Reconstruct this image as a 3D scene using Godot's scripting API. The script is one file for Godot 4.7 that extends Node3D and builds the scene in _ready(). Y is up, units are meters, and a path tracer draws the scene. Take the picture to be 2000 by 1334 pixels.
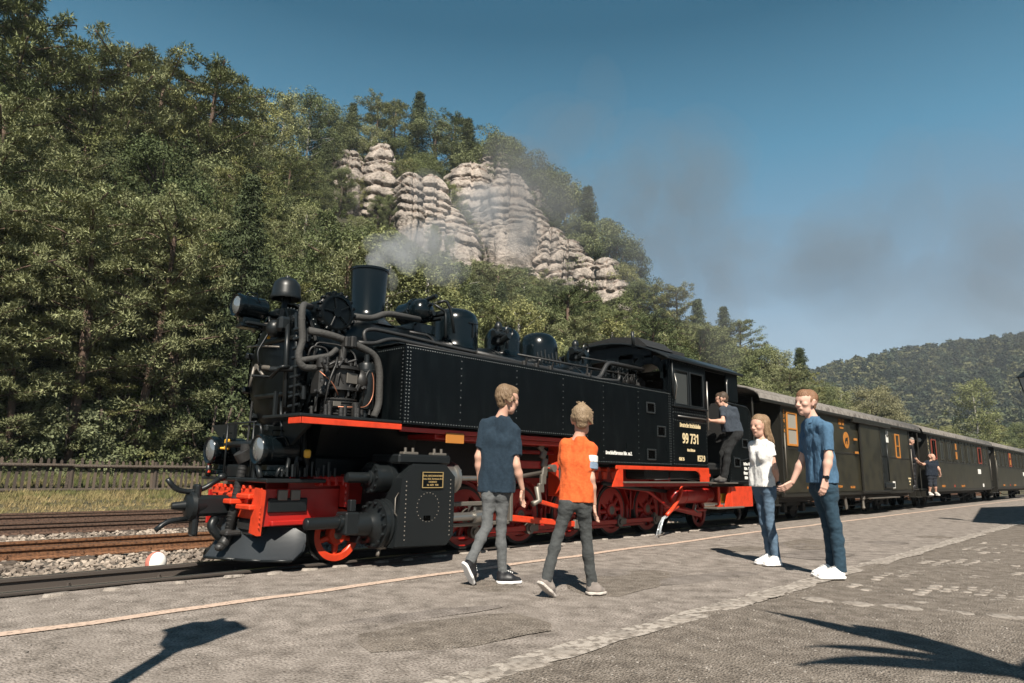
extends Node3D
# Narrow-gauge steam train at a forest station below sandstone rocks.
var rng := RandomNumberGenerator.new()
var M := {}
var used_names := {}
const ZC := -7.05   # centre line of the train's track

func lin(r: float, g: float, b: float) -> Color:
	return Color(r, g, b).linear_to_srgb()

func mat(c: Color, rough := 0.6, metal := 0.0, spec := 0.5) -> StandardMaterial3D:
	var m := StandardMaterial3D.new()
	m.albedo_color = c
	m.roughness = rough
	m.metallic = metal
	m.metallic_specular = spec
	return m

func noise(freq: float, oct := 4, seed_ := 1, kind := FastNoiseLite.TYPE_SIMPLEX_SMOOTH) -> FastNoiseLite:
	var n := FastNoiseLite.new()
	n.noise_type = kind
	n.frequency = freq
	n.fractal_octaves = oct
	n.seed = seed_
	return n

func ntex(size: int, freq: float, oct: int, seed_: int, stops: Array, as_normal := 0.0, kind := FastNoiseLite.TYPE_SIMPLEX_SMOOTH) -> NoiseTexture2D:
	var t := NoiseTexture2D.new()
	t.width = size
	t.height = size
	t.seamless = true
	t.seamless_blend_skirt = 0.15
	t.noise = noise(freq, oct, seed_, kind)
	t.normalize = true
	if as_normal > 0.0:
		t.as_normal_map = true
		t.bump_strength = as_normal
	elif stops.size():
		var g := Gradient.new()
		var o := PackedFloat32Array()
		var c := PackedColorArray()
		for s in stops:
			o.append(s[0])
			c.append(s[1])
		g.offsets = o
		g.colors = c
		t.color_ramp = g
	return t

func tri_map(m: StandardMaterial3D, scale_: float, world := true) -> StandardMaterial3D:
	m.uv1_triplanar = true
	m.uv1_world_triplanar = world
	m.uv1_scale = Vector3.ONE * scale_
	m.uv1_triplanar_sharpness = 4.0
	return m

class MB:
	var st: SurfaceTool
	var pieces := []   # [surface tool, low corner, high corner] of each loose solid
	var now: Array
	var g := 0
	var off := Vector3.ZERO
	func _init(o := Vector3.ZERO):
		off = o
		piece()
	func piece():
		if now.size() and now[1].x > now[2].x:
			return
		st = SurfaceTool.new()
		st.begin(Mesh.PRIMITIVE_TRIANGLES)
		now = [st, Vector3.ONE * 1e9, Vector3.ONE * -1e9]
		pieces.append(now)
	func color(c: Color):
		st.set_color(c)
	func flat():
		st.set_smooth_group(-1)
	func soft():
		g += 1
		st.set_smooth_group(g)
	func t(a: Vector3, b: Vector3, c: Vector3):
		now[1] = now[1].min(a).min(b).min(c)
		now[2] = now[2].max(a).max(b).max(c)
		st.add_vertex(a - off)
		st.add_vertex(b - off)
		st.add_vertex(c - off)
	func q(a: Vector3, b: Vector3, c: Vector3, d: Vector3):
		t(a, b, c)
		t(a, c, d)
	func box(c: Vector3, s: Vector3, bev := 0.0, bs := Basis()):
		var h := s * 0.5
		piece()
		flat()
		if bev <= 0.0:
			for ax in 3:
				for sg in [-1.0, 1.0]:
					var p := []
					for k in [[-1, -1], [1, -1], [1, 1], [-1, 1]]:
						var w := Vector3.ZERO
						w[ax] = h[ax] * sg
						w[(ax + 1) % 3] = h[(ax + 1) % 3] * k[0] * sg
						w[(ax + 2) % 3] = h[(ax + 2) % 3] * k[1]
						p.append(c + bs * w)
					q(p[0], p[3], p[2], p[1])
			return
		bev = minf(bev, minf(h.x, minf(h.y, h.z)) * 0.9)
		var cor := func(sx: float, sy: float, sz: float, ax: int) -> Vector3:
			var w := Vector3(sx * (h.x - bev), sy * (h.y - bev), sz * (h.z - bev))
			w[ax] += [sx, sy, sz][ax] * bev
			return c + bs * w
		for ax in 3:
			for sg in [-1.0, 1.0]:
				var p := []
				for k in [[-1, -1], [1, -1], [1, 1], [-1, 1]]:
					var s3 := [0.0, 0.0, 0.0]
					s3[ax] = sg
					s3[(ax + 1) % 3] = k[0] * sg
					s3[(ax + 2) % 3] = float(k[1])
					p.append(cor.call(s3[0], s3[1], s3[2], ax))
				q(p[0], p[3], p[2], p[1])
		for ax in 3:
			var a1 := (ax + 1) % 3
			var a2 := (ax + 2) % 3
			for u in [-1.0, 1.0]:
				for w in [-1.0, 1.0]:
					var s0 := [0.0, 0.0, 0.0]
					s0[a1] = u
					s0[a2] = w
					var s1 := s0.duplicate()
					s0[ax] = -1.0
					s1[ax] = 1.0
					var A: Vector3 = cor.call(s0[0], s0[1], s0[2], a1)
					var B: Vector3 = cor.call(s1[0], s1[1], s1[2], a1)
					var C: Vector3 = cor.call(s1[0], s1[1], s1[2], a2)
					var D: Vector3 = cor.call(s0[0], s0[1], s0[2], a2)
					if u * w > 0.0:
						q(A, D, C, B)
					else:
						q(A, B, C, D)
		for sx in [-1.0, 1.0]:
			for sy in [-1.0, 1.0]:
				for sz in [-1.0, 1.0]:
					var A: Vector3 = cor.call(sx, sy, sz, 0)
					var B: Vector3 = cor.call(sx, sy, sz, 1)
					var C: Vector3 = cor.call(sx, sy, sz, 2)
					if sx * sy * sz > 0.0:
						t(A, C, B)
					else:
						t(A, B, C)
	func frame(d: Vector3) -> Basis:
		var y := d.normalized()
		var x := y.cross(Vector3.UP if absf(y.y) < 0.9 else Vector3.RIGHT).normalized()
		return Basis(x, y, x.cross(y))
	func ring(p: Vector3, f: Basis, r: float, seg: int, r2 := -1.0) -> PackedVector3Array:
		var o := PackedVector3Array()
		for i in seg:
			var a := TAU * i / seg
			o.append(p + f.x * cos(a) * r + f.z * sin(a) * (r if r2 < 0.0 else r2))
		return o
	func band(A: PackedVector3Array, B: PackedVector3Array):
		var n := A.size()
		for i in n:
			var j := (i + 1) % n
			q(A[i], A[j], B[j], B[i])
	func cap(A: PackedVector3Array, flip := false):
		var m := Vector3.ZERO
		for p in A:
			m += p
		m /= A.size()
		for i in A.size():
			var j := (i + 1) % A.size()
			if flip:
				t(m, A[i], A[j])
			else:
				t(m, A[j], A[i])
	func cyl(a: Vector3, b: Vector3, ra: float, rb := -1.0, seg := 16, caps := true):
		if rb < 0.0:
			rb = ra
		piece()
		var f := frame(b - a)
		var A := ring(a, f, ra, seg)
		var B := ring(b, f, rb, seg)
		soft()
		band(A, B)
		if caps:
			flat()
			if ra > 0.0:
				cap(A)
			if rb > 0.0:
				cap(B, true)
	func tube(pts: Array, r: float, seg := 8, bend := 0.0, caps := true):
		piece()
		var P: Array = pts
		if bend > 0.0 and pts.size() > 2:
			P = [pts[0]]
			for i in range(1, pts.size() - 1):
				var a: Vector3 = pts[i - 1]
				var b: Vector3 = pts[i]
				var c: Vector3 = pts[i + 1]
				var l := minf(bend, minf(a.distance_to(b), b.distance_to(c)) * 0.48)
				var p0 := b + (a - b).normalized() * l
				var p2 := b + (c - b).normalized() * l
				for k in 5:
					var u := k / 4.0
					P.append(p0.lerp(b, u).lerp(b.lerp(p2, u), u))
			P.append(pts[-1])
		soft()
		var prev: PackedVector3Array
		var fr := frame(P[1] - P[0])
		for i in P.size():
			var d: Vector3 = (P[mini(i + 1, P.size() - 1)] - P[maxi(i - 1, 0)]).normalized()
			var x := (fr.x - d * fr.x.dot(d)).normalized()
			fr = Basis(x, d, x.cross(d))
			var R := ring(P[i], fr, r, seg)
			if i > 0:
				band(prev, R)
			elif caps:
				cap(R)
			prev = R
		if caps:
			cap(prev, true)
	# profile of (radius, height) turned about the axis bs.y at o
	func lathe(prof: Array, o: Vector3, bs := Basis(), seg := 24):
		piece()
		var prev: PackedVector3Array
		soft()
		for i in prof.size():
			var r := ring(o + bs.y * prof[i].y, bs, maxf(prof[i].x, 0.0001), seg)
			if i > 0:
				if i > 1:
					var d0: Vector2 = (prof[i - 1] - prof[i - 2]).normalized()
					var d1: Vector2 = (prof[i] - prof[i - 1]).normalized()
					if d0.dot(d1) < 0.8:
						soft()
				band(prev, r)
			prev = r
	func ball(c: Vector3, r: Vector3, seg := 12, rows := 8):
		piece()
		soft()
		var prev: PackedVector3Array
		for i in rows + 1:
			var a := PI * i / rows
			var R := PackedVector3Array()
			for k in seg:
				var b := TAU * k / seg
				R.append(c + Vector3(r.x * sin(a) * cos(b), -r.y * cos(a), r.z * sin(a) * sin(b)))
			if i > 0:
				band(prev, R)
			prev = R
	# polygon in the plane of bs.x, bs.y, drawn out along bs.z by depth from o
	func prism(poly: PackedVector2Array, depth: float, o := Vector3.ZERO, bs := Basis(), rounded := false):
		piece()
		var idx := Geometry2D.triangulate_polygon(poly)
		var F := PackedVector3Array()
		var B := PackedVector3Array()
		for p in poly:
			var w := o + bs.x * p.x + bs.y * p.y
			B.append(w)
			F.append(w + bs.z * depth)
		flat()
		for i in range(0, idx.size(), 3):
			t(F[idx[i]], F[idx[i + 1]], F[idx[i + 2]])
			t(B[idx[i]], B[idx[i + 2]], B[idx[i + 1]])
		if rounded:
			soft()
		band(B, F)
	func rivet(p: Vector3, n: Vector3, r: float):
		var f := frame(n)
		var A := ring(p, f, r, 6)
		var B := ring(p + n.normalized() * r * 0.45, f, r * 0.6, 6)
		soft()
		band(A, B)
		cap(B, true)
	func rivets(a: Vector3, b: Vector3, gap: float, n: Vector3, r := 0.011):
		var c := int(a.distance_to(b) / gap)
		for i in c + 1:
			rivet(a.lerp(b, float(i) / maxi(c, 1)), n, r)
	func bolts(c: Vector3, n: Vector3, rad: float, count: int, r: float, h: float, start := 0.0):
		var f := frame(n)
		for i in count:
			var a := TAU * i / count + start
			var p := c + f.x * cos(a) * rad + f.z * sin(a) * rad
			cyl(p, p + n.normalized() * h, r, r, 6)
	func part_of(list: Array) -> ArrayMesh:
		var whole := SurfaceTool.new()
		for p in list:
			if p[1].x <= p[2].x:
				p[0].generate_normals()
				whole.append_from(p[0].commit(), 0, Transform3D())
		whole.index()
		return whole.commit()
	func mesh() -> ArrayMesh:
		return part_of(pieces)
	# solids that touch or stand close together make one part; far-apart ones are parts of their own
	func groups() -> Array:
		var n := pieces.size()
		var root := range(n)
		for i in n:
			for j in i:
				var a = pieces[i]
				var b = pieces[j]
				var gap: Vector3 = (a[1] - b[2]).max(b[1] - a[2]).max(Vector3.ZERO)
				var sa: Vector3 = a[2] - a[1]
				var sb: Vector3 = b[2] - b[1]
				var size := maxf(maxf(sa[sa.max_axis_index()], sb[sb.max_axis_index()]), 0.0)
				if gap.length() <= maxf(0.02, 0.48 * size):
					var ri: int = root[i]
					var rj: int = root[j]
					if ri != rj:
						for k in n:
							if root[k] == ri:
								root[k] = rj
		var by := {}
		for i in n:
			if pieces[i][1].x <= pieces[i][2].x:
				if not by.has(root[i]):
					by[root[i]] = []
				by[root[i]].append(pieces[i])
		return by.values()

func named(n: String) -> String:
	var k: int = used_names.get(n, 0)
	used_names[n] = k + 1
	return n if k == 0 else "%s_%03d" % [n, k]

# a thing: Node3D at its base
func thing(called: String, label: String, category: String, at := Vector3.ZERO, group := "") -> Node3D:
	var o := Node3D.new()
	o.name = named(called)
	o.position = at
	add_child(o, true)
	tag(o, label, category, group)
	return o

func tag(o: Node, label: String, category: String, group := "") -> Node:
	if label:
		o.set_meta("label", label)
	if category:
		o.set_meta("category", category)
	if group:
		o.set_meta("group", group)
	return o

func structure(o: Node) -> Node:
	o.set_meta("kind", "structure")
	return o

func put(called: String, mesh_: Mesh, m: Material, parent: Node = null) -> MeshInstance3D:
	var o := MeshInstance3D.new()
	o.mesh = mesh_
	o.material_override = m
	if parent == null:
		o.name = named(called)
		add_child(o, true)
	else:
		var k := "n_" + called
		var c: int = parent.get_meta(k, 0)
		parent.set_meta(k, c + 1)
		o.name = called if c == 0 else "%s_%03d" % [called, c]
		parent.add_child(o, true)
	return o

func build(called: String, b: MB, m: Material, parent: Node = null) -> MeshInstance3D:
	if parent == null:
		return put(called, b.mesh(), m)
	var first: MeshInstance3D = null
	for list in b.groups():
		var o := put(called, b.part_of(list), m, parent)
		if first == null:
			first = o
	return first

func build_stuff(called: String, b: MB, m: Material, parent: Node) -> MeshInstance3D:
	var o := put(called, b.mesh(), m, parent)
	o.set_meta("kind", "stuff")
	return o

func stuff(o: Node) -> Node:
	o.set_meta("kind", "stuff")
	return o

func dup(o: Node3D, at: Vector3, turn := 0.0, sc := 1.0, label := "", base_name := "") -> Node3D:
	var r: Node3D = o.duplicate()
	r.name = named(base_name if base_name else str(o.name).rstrip("0123456789").trim_suffix("_"))
	add_child(r, true)
	r.position = at
	r.rotation.y = turn
	r.scale = Vector3.ONE * sc
	if label:
		r.set_meta("label", label)
	return r

func text_mesh(s: String, height: float, depth := 0.004, font := "Droid Sans", weight := 700) -> TextMesh:
	var t := TextMesh.new()
	var f := SystemFont.new()
	f.font_names = PackedStringArray([font])
	f.font_weight = weight
	t.font = f
	t.text = s
	t.font_size = 64
	t.pixel_size = height / 46.0
	t.depth = depth
	return t

func lettering(s: String, height: float, at: Vector3, m: Material, parent: Node, squash := 1.0, called := "lettering", yaw := 0.0, font := "Droid Sans") -> MeshInstance3D:
	var o := put(called, text_mesh(s, height, 0.006, font), m, parent)
	o.position = at
	o.rotation.y = yaw
	o.scale = Vector3(squash, 1, 1)
	return o

func _ready() -> void:
	rng.seed = 7
	# camera: 24 mm lens at 1 m above the platform, tilted up a little
	var yaw := deg_to_rad(43.5)
	var pitch := deg_to_rad(10.7)
	var roll := deg_to_rad(1.06)
	var fw := Vector3(cos(yaw) * cos(pitch), sin(pitch), -sin(yaw) * cos(pitch))
	var right := fw.cross(Vector3.UP).normalized()
	var up := right.cross(fw)
	var cam := Camera3D.new()
	cam.name = "camera"
	add_child(cam)
	cam.transform = Transform3D(Basis(right * cos(roll) + up * sin(roll), up * cos(roll) - right * sin(roll), -fw), Vector3(0, 1.0, 0))
	cam.fov = 53.16
	cam.near = 0.1
	cam.far = 4000.0
	cam.current = true
	# sky and sun
	var sky := PanoramaSkyMaterial.new()
	sky.panorama = sky_gradient()
	var env := Environment.new()
	env.background_mode = Environment.BG_SKY
	env.sky = Sky.new()
	env.sky.sky_material = sky
	env.tonemap_mode = Environment.TONE_MAPPER_LINEAR
	env.tonemap_exposure = 1.95
	env.sdfgi_enabled = true
	env.ssao_enabled = true
	env.ssil_enabled = true
	env.fog_enabled = true
	env.fog_density = 0.00022
	env.fog_light_color = lin(0.52, 0.60, 0.66)
	env.volumetric_fog_enabled = true
	env.volumetric_fog_density = 0.0
	var we := WorldEnvironment.new()
	we.name = "world_environment"
	we.environment = env
	add_child(we)
	var sun := DirectionalLight3D.new()
	sun.name = "sun"
	sun.light_color = Color(1.0, 0.965, 0.91)
	sun.light_energy = 1.5
	sun.light_angular_distance = 0.5
	sun.shadow_enabled = true
	add_child(sun)
	var el := deg_to_rad(47.0)
	sun.look_at_from_position(Vector3.ZERO, Vector3(0.675 * cos(el), -sin(el), -0.737 * cos(el)))
	materials()
	ground()
	tracks()
	loco()
	coaches()
	fence()
	hillside()
	far_hill()
	rocks()
	forest()
	people()
	extras()
	smoke()

# clear summer sky: pale near the horizon, deep blue overhead
func sky_gradient() -> ImageTexture:
	var knots := [[0.0, Vector3(0.24, 0.30, 0.35)], [0.186, Vector3(0.18, 0.249, 0.313)], [0.25, Vector3(0.13, 0.206, 0.28)], [0.427, Vector3(0.056, 0.150, 0.228)], [0.574, Vector3(0.018, 0.070, 0.118)], [1.0, Vector3(0.010, 0.045, 0.085)]]
	var im := Image.create(8, 512, false, Image.FORMAT_RGBF)
	for j in 512:
		var y := maxf(0.0, sin((0.5 - (j + 0.5) / 512.0) * PI))
		var c := Vector3.ZERO
		for k in knots.size() - 1:
			if y >= knots[k][0]:
				c = knots[k][1].lerp(knots[k + 1][1], (y - knots[k][0]) / (knots[k + 1][0] - knots[k][0]))
		for i in 8:
			im.set_pixel(i, j, Color(c.x, c.y, c.z))
	return ImageTexture.create_from_image(im)

func materials() -> void:
	# locomotive paints
	var b := mat(lin(0.0028, 0.0042, 0.0050), 0.36, 0.0, 0.30)
	b.roughness_texture = ntex(256, 0.02, 4, 3, [[0.0, Color(0.7, 0.7, 0.7)], [1.0, Color(1.25, 1.25, 1.25)]])
	tri_map(b, 0.6)
	b.albedo_color = lin(0.0056, 0.0082, 0.0096)
	b.albedo_texture = ntex(512, 0.018, 5, 6, [[0.0, Color(0.50, 0.52, 0.54)], [0.62, Color(0.66, 0.68, 0.69)], [0.85, Color(0.85, 0.84, 0.82)], [1.0, Color(1.0, 0.97, 0.93)]])
	b.uv1_scale = Vector3(0.9, 0.16, 0.9)
	M.black = b
	M.gloss = mat(lin(0.003, 0.0055, 0.007), 0.2, 0.0, 0.42)
	M.satin = mat(lin(0.0085, 0.0105, 0.0115), 0.38, 0.0, 0.42)
	M.matt = mat(lin(0.009, 0.009, 0.009), 0.75)
	M.grime = mat(lin(0.013, 0.012, 0.011), 0.5)
	M.pipe = mat(lin(0.021, 0.0205, 0.020), 0.5)
	M.lag = mat(lin(0.036, 0.035, 0.033), 0.8)
	for pair in [["lag", 0.5], ["pipe", 0.35], ["matt", 0.3]]:
		var m: StandardMaterial3D = M[pair[0]]
		m.normal_enabled = true
		m.normal_texture = ntex(128, 0.05, 3, 5, [], 4.0)
		m.normal_scale = pair[1]
		tri_map(m, 4.0)
	M.rivet = mat(lin(0.085, 0.095, 0.095), 0.3, 0.3)
	M.red = mat(lin(0.36, 0.014, 0.010), 0.38)
	M.red.albedo_texture = ntex(256, 0.02, 4, 31, [[0.0, Color(0.86, 0.84, 0.84)], [0.45, Color(0.97, 0.97, 0.97)], [1.0, Color(1, 1, 1)]])
	tri_map(M.red, 0.9)
	M.redlight = mat(lin(0.60, 0.048, 0.014), 0.4)
	M.redlight.albedo_texture = M.red.albedo_texture
	tri_map(M.redlight, 1.2)
	M.steel = mat(lin(0.30, 0.29, 0.27), 0.38, 0.85)
	M.worn = mat(lin(0.16, 0.145, 0.125), 0.5, 0.5)
	M.brass = mat(lin(0.55, 0.40, 0.18), 0.4, 0.6)
	M.cream = mat(lin(0.62, 0.50, 0.30), 0.6)
	M.white = mat(lin(0.75, 0.74, 0.70), 0.6)
	M.yellow = mat(lin(0.66, 0.36, 0.03), 0.5)
	M.orange = mat(lin(0.40, 0.155, 0.025), 0.6)
	M.copper = mat(lin(0.36, 0.15, 0.09), 0.45, 0.6)
	M.glass = mat(Color(0.75, 0.8, 0.8, 0.12), 0.03)
	M.glass.transparency = BaseMaterial3D.TRANSPARENCY_ALPHA
	M.lens = mat(lin(0.30, 0.32, 0.33), 0.08, 0.7)
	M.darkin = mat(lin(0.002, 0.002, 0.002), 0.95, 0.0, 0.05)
	# coaches: dark olive-brown paint
	M.coach = mat(lin(0.034, 0.031, 0.020), 0.4)
	M.coach.albedo_texture = ntex(512, 0.008, 5, 12, [[0.0, Color(0.55, 0.55, 0.56)], [0.5, Color(0.9, 0.9, 0.88)], [1.0, Color(1.0, 0.98, 0.94)]])
	tri_map(M.coach, 0.35)
	M.coachtrim = mat(lin(0.014, 0.013, 0.010), 0.45)
	M.roof = mat(lin(0.215, 0.20, 0.185), 0.85)
	M.roof.albedo_texture = ntex(512, 0.02, 5, 14, [[0.0, Color(0.45, 0.43, 0.42)], [0.5, Color(0.85, 0.84, 0.83)], [1.0, Color(1, 1, 1)]])
	tri_map(M.roof, 0.5)
	M.pane = mat(lin(0.05, 0.055, 0.055), 0.06)
	M.curtain = mat(lin(0.30, 0.28, 0.24), 0.35)
	# ground
	var asphalt := mat(Color.WHITE, 0.92, 0.0, 0.3)
	asphalt.albedo_texture = ntex(1024, 0.009, 6, 21, [[0.0, lin(0.15, 0.130, 0.114)], [0.35, lin(0.235, 0.205, 0.180)], [0.62, lin(0.285, 0.250, 0.222)], [1.0, lin(0.37, 0.325, 0.29)]])
	asphalt.detail_enabled = true
	asphalt.detail_blend_mode = BaseMaterial3D.BLEND_MODE_MUL
	asphalt.detail_albedo = ntex(1024, 0.11, 3, 22, [[0.0, Color(0.40, 0.39, 0.38)], [0.28, Color(0.78, 0.77, 0.76)], [0.5, Color(0.94, 0.94, 0.94)], [0.72, Color(1, 1, 1)], [1.0, Color(1, 1, 1)]])
	asphalt.normal_enabled = true
	asphalt.normal_texture = ntex(1024, 0.10, 3, 23, [], 7.0)
	asphalt.normal_scale = 0.65
	tri_map(asphalt, 0.42)
	M.asphalt = asphalt
	var gravel := asphalt.duplicate()
	gravel.albedo_texture = ntex(1024, 0.012, 6, 24, [[0.0, lin(0.15, 0.128, 0.108)], [0.5, lin(0.235, 0.203, 0.172)], [1.0, lin(0.33, 0.288, 0.25)]])
	gravel.detail_albedo = ntex(1024, 0.13, 3, 25, [[0.0, Color(0.42, 0.41, 0.40)], [0.35, Color(0.78, 0.77, 0.76)], [0.6, Color(1, 1, 1)], [1.0, Color(1, 1, 1)]])
	gravel.normal_texture = ntex(1024, 0.13, 3, 25, [], 9.0)
	gravel.normal_scale = 1.0
	M.gravel = gravel
	M.patch = asphalt.duplicate()
	M.patch.albedo_color = lin(0.78, 0.78, 0.79)
	M.tar = mat(lin(0.030, 0.029, 0.028), 0.85)
	M.tar.normal_enabled = true
	M.tar.normal_texture = asphalt.normal_texture
	tri_map(M.tar, 1.3)
	M.kerb = mat(lin(0.375, 0.335, 0.295), 0.9)
	M.kerb.albedo_texture = ntex(512, 0.03, 5, 28, [[0.0, Color(0.5, 0.48, 0.46)], [0.4, Color(0.85, 0.84, 0.83)], [1.0, Color(1, 1, 1)]])
	M.kerb.normal_enabled = true
	M.kerb.normal_texture = asphalt.normal_texture
	tri_map(M.kerb, 0.8)
	M.strip = mat(lin(0.40, 0.355, 0.31), 0.9)
	M.strip.albedo_texture = ntex(512, 0.035, 5, 27, [[0.0, Color(0.55, 0.54, 0.53)], [0.42, Color(0.78, 0.77, 0.76)], [0.58, Color(1, 1, 1)], [1.0, Color(1, 1, 1)]])
	M.strip.normal_enabled = true
	M.strip.normal_texture = asphalt.normal_texture
	tri_map(M.strip, 0.7)
	M.line = mat(lin(0.56, 0.42, 0.33), 0.85)
	M.line.albedo_texture = ntex(512, 0.05, 5, 29, [[0.0, Color(0.45, 0.45, 0.45)], [0.38, Color(0.9, 0.9, 0.9)], [1.0, Color(1, 1, 1)]])
	tri_map(M.line, 0.9)
	M.ballast = mat(lin(0.20, 0.175, 0.15), 0.95)
	M.ballast.albedo_texture = ntex(512, 0.09, 3, 30, [[0.0, Color(0.25, 0.25, 0.25)], [0.5, Color(0.75, 0.74, 0.72)], [1.0, Color(1, 1, 1)]], 0.0, FastNoiseLite.TYPE_CELLULAR)
	tri_map(M.ballast, 0.7)
	M.stone = mat(Color.WHITE, 0.95)
	M.stone.vertex_color_use_as_albedo = true
	M.rust = mat(lin(0.22, 0.10, 0.045), 0.8)
	M.rust.albedo_texture = ntex(256, 0.05, 4, 33, [[0.0, Color(0.4, 0.38, 0.38)], [0.5, Color(0.85, 0.85, 0.85)], [1.0, Color(1, 1, 1)]])
	tri_map(M.rust, 1.5)
	M.darkrust = M.rust.duplicate()
	M.darkrust.albedo_color = lin(0.13, 0.075, 0.05)
	M.railtop = mat(lin(0.17, 0.13, 0.10), 0.4, 0.6)
	M.darkrail = mat(lin(0.060, 0.048, 0.040), 0.7)
	M.shiny = mat(lin(0.55, 0.55, 0.55), 0.22, 0.9)
	M.wood = mat(lin(0.15, 0.115, 0.088), 0.9)
	M.wood.albedo_texture = ntex(256, 0.04, 4, 35, [[0.0, Color(0.4, 0.4, 0.4)], [1.0, Color(1, 1, 1)]])
	tri_map(M.wood, 2.0)
	M.soil = mat(lin(0.105, 0.088, 0.05), 0.95)
	M.soil.albedo_texture = ntex(512, 0.02, 5, 36, [[0.0, Color(0.3, 0.34, 0.25)], [0.5, Color(0.8, 0.8, 0.7)], [1.0, Color(1, 1, 1)]])
	tri_map(M.soil, 0.25)
	M.leaf = mat(Color.WHITE, 0.75, 0.0, 0.3)
	M.leaf.vertex_color_use_as_albedo = true
	M.leaf.backlight_enabled = true
	M.leaf.backlight = Color(0.36, 0.36, 0.30)
	M.leafdark = M.leaf.duplicate()
	M.leafdark.albedo_color = lin(0.50, 0.57, 0.50)
	M.leafgold = M.leaf.duplicate()
	M.leafgold.albedo_color = lin(1.0, 0.96, 0.80)
	M.leafmid = M.leaf.duplicate()
	M.leafmid.albedo_color = lin(0.78, 0.81, 0.70)
	M.bark = mat(lin(0.075, 0.055, 0.042), 0.95)
	M.barkred = mat(lin(0.095, 0.062, 0.045), 0.95)
	M.birchbark = mat(lin(0.42, 0.40, 0.36), 0.9)
	M.birchbark.albedo_texture = ntex(256, 0.06, 3, 40, [[0.0, Color(0.15, 0.15, 0.15)], [0.35, Color(0.5, 0.5, 0.5)], [0.5, Color(1, 1, 1)], [1.0, Color(1, 1, 1)]])
	tri_map(M.birchbark, 0.8)

func sheet(b: MB, x0: float, x1: float, z0: float, z1: float, y: float, step: float, bump := 0.0, n: FastNoiseLite = null) -> void:
	var nx := maxi(1, int((x1 - x0) / step))
	var nz := maxi(1, int((z1 - z0) / step))
	b.soft()
	var f := func(i: int, k: int) -> Vector3:
		var p := Vector3(lerpf(x0, x1, float(i) / nx), y, lerpf(z0, z1, float(k) / nz))
		if bump > 0.0:
			p.y += n.get_noise_2d(p.x, p.z) * bump
		return p
	for i in nx:
		for k in nz:
			b.q(f.call(i, k), f.call(i + 1, k), f.call(i + 1, k + 1), f.call(i, k + 1))

func blotch(b: MB, c: Vector3, rx: float, rz: float, turn: float, sides: int, top: float, drop := 0.02) -> void:
	# a flat stone with an uneven outline, its rim bevelled down
	var A := PackedVector3Array()
	var B := PackedVector3Array()
	for i in sides:
		var a := TAU * i / sides + rng.randf_range(-0.2, 0.2)
		var e := 1.0 / pow(pow(absf(cos(a)), 3.0) + pow(absf(sin(a)), 3.0), 0.3333) * rng.randf_range(0.86, 1.06)
		var p := Vector3(cos(a) * rx * e, 0, sin(a) * rz * e).rotated(Vector3.UP, turn)
		A.append(c + p + Vector3(0, top - drop, 0))
		B.append(c + p * 0.86 + Vector3(0, top + rng.randf_range(-0.002, 0.002), 0))
	b.soft()
	b.band(A, B)
	b.cap(B, true)

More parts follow.
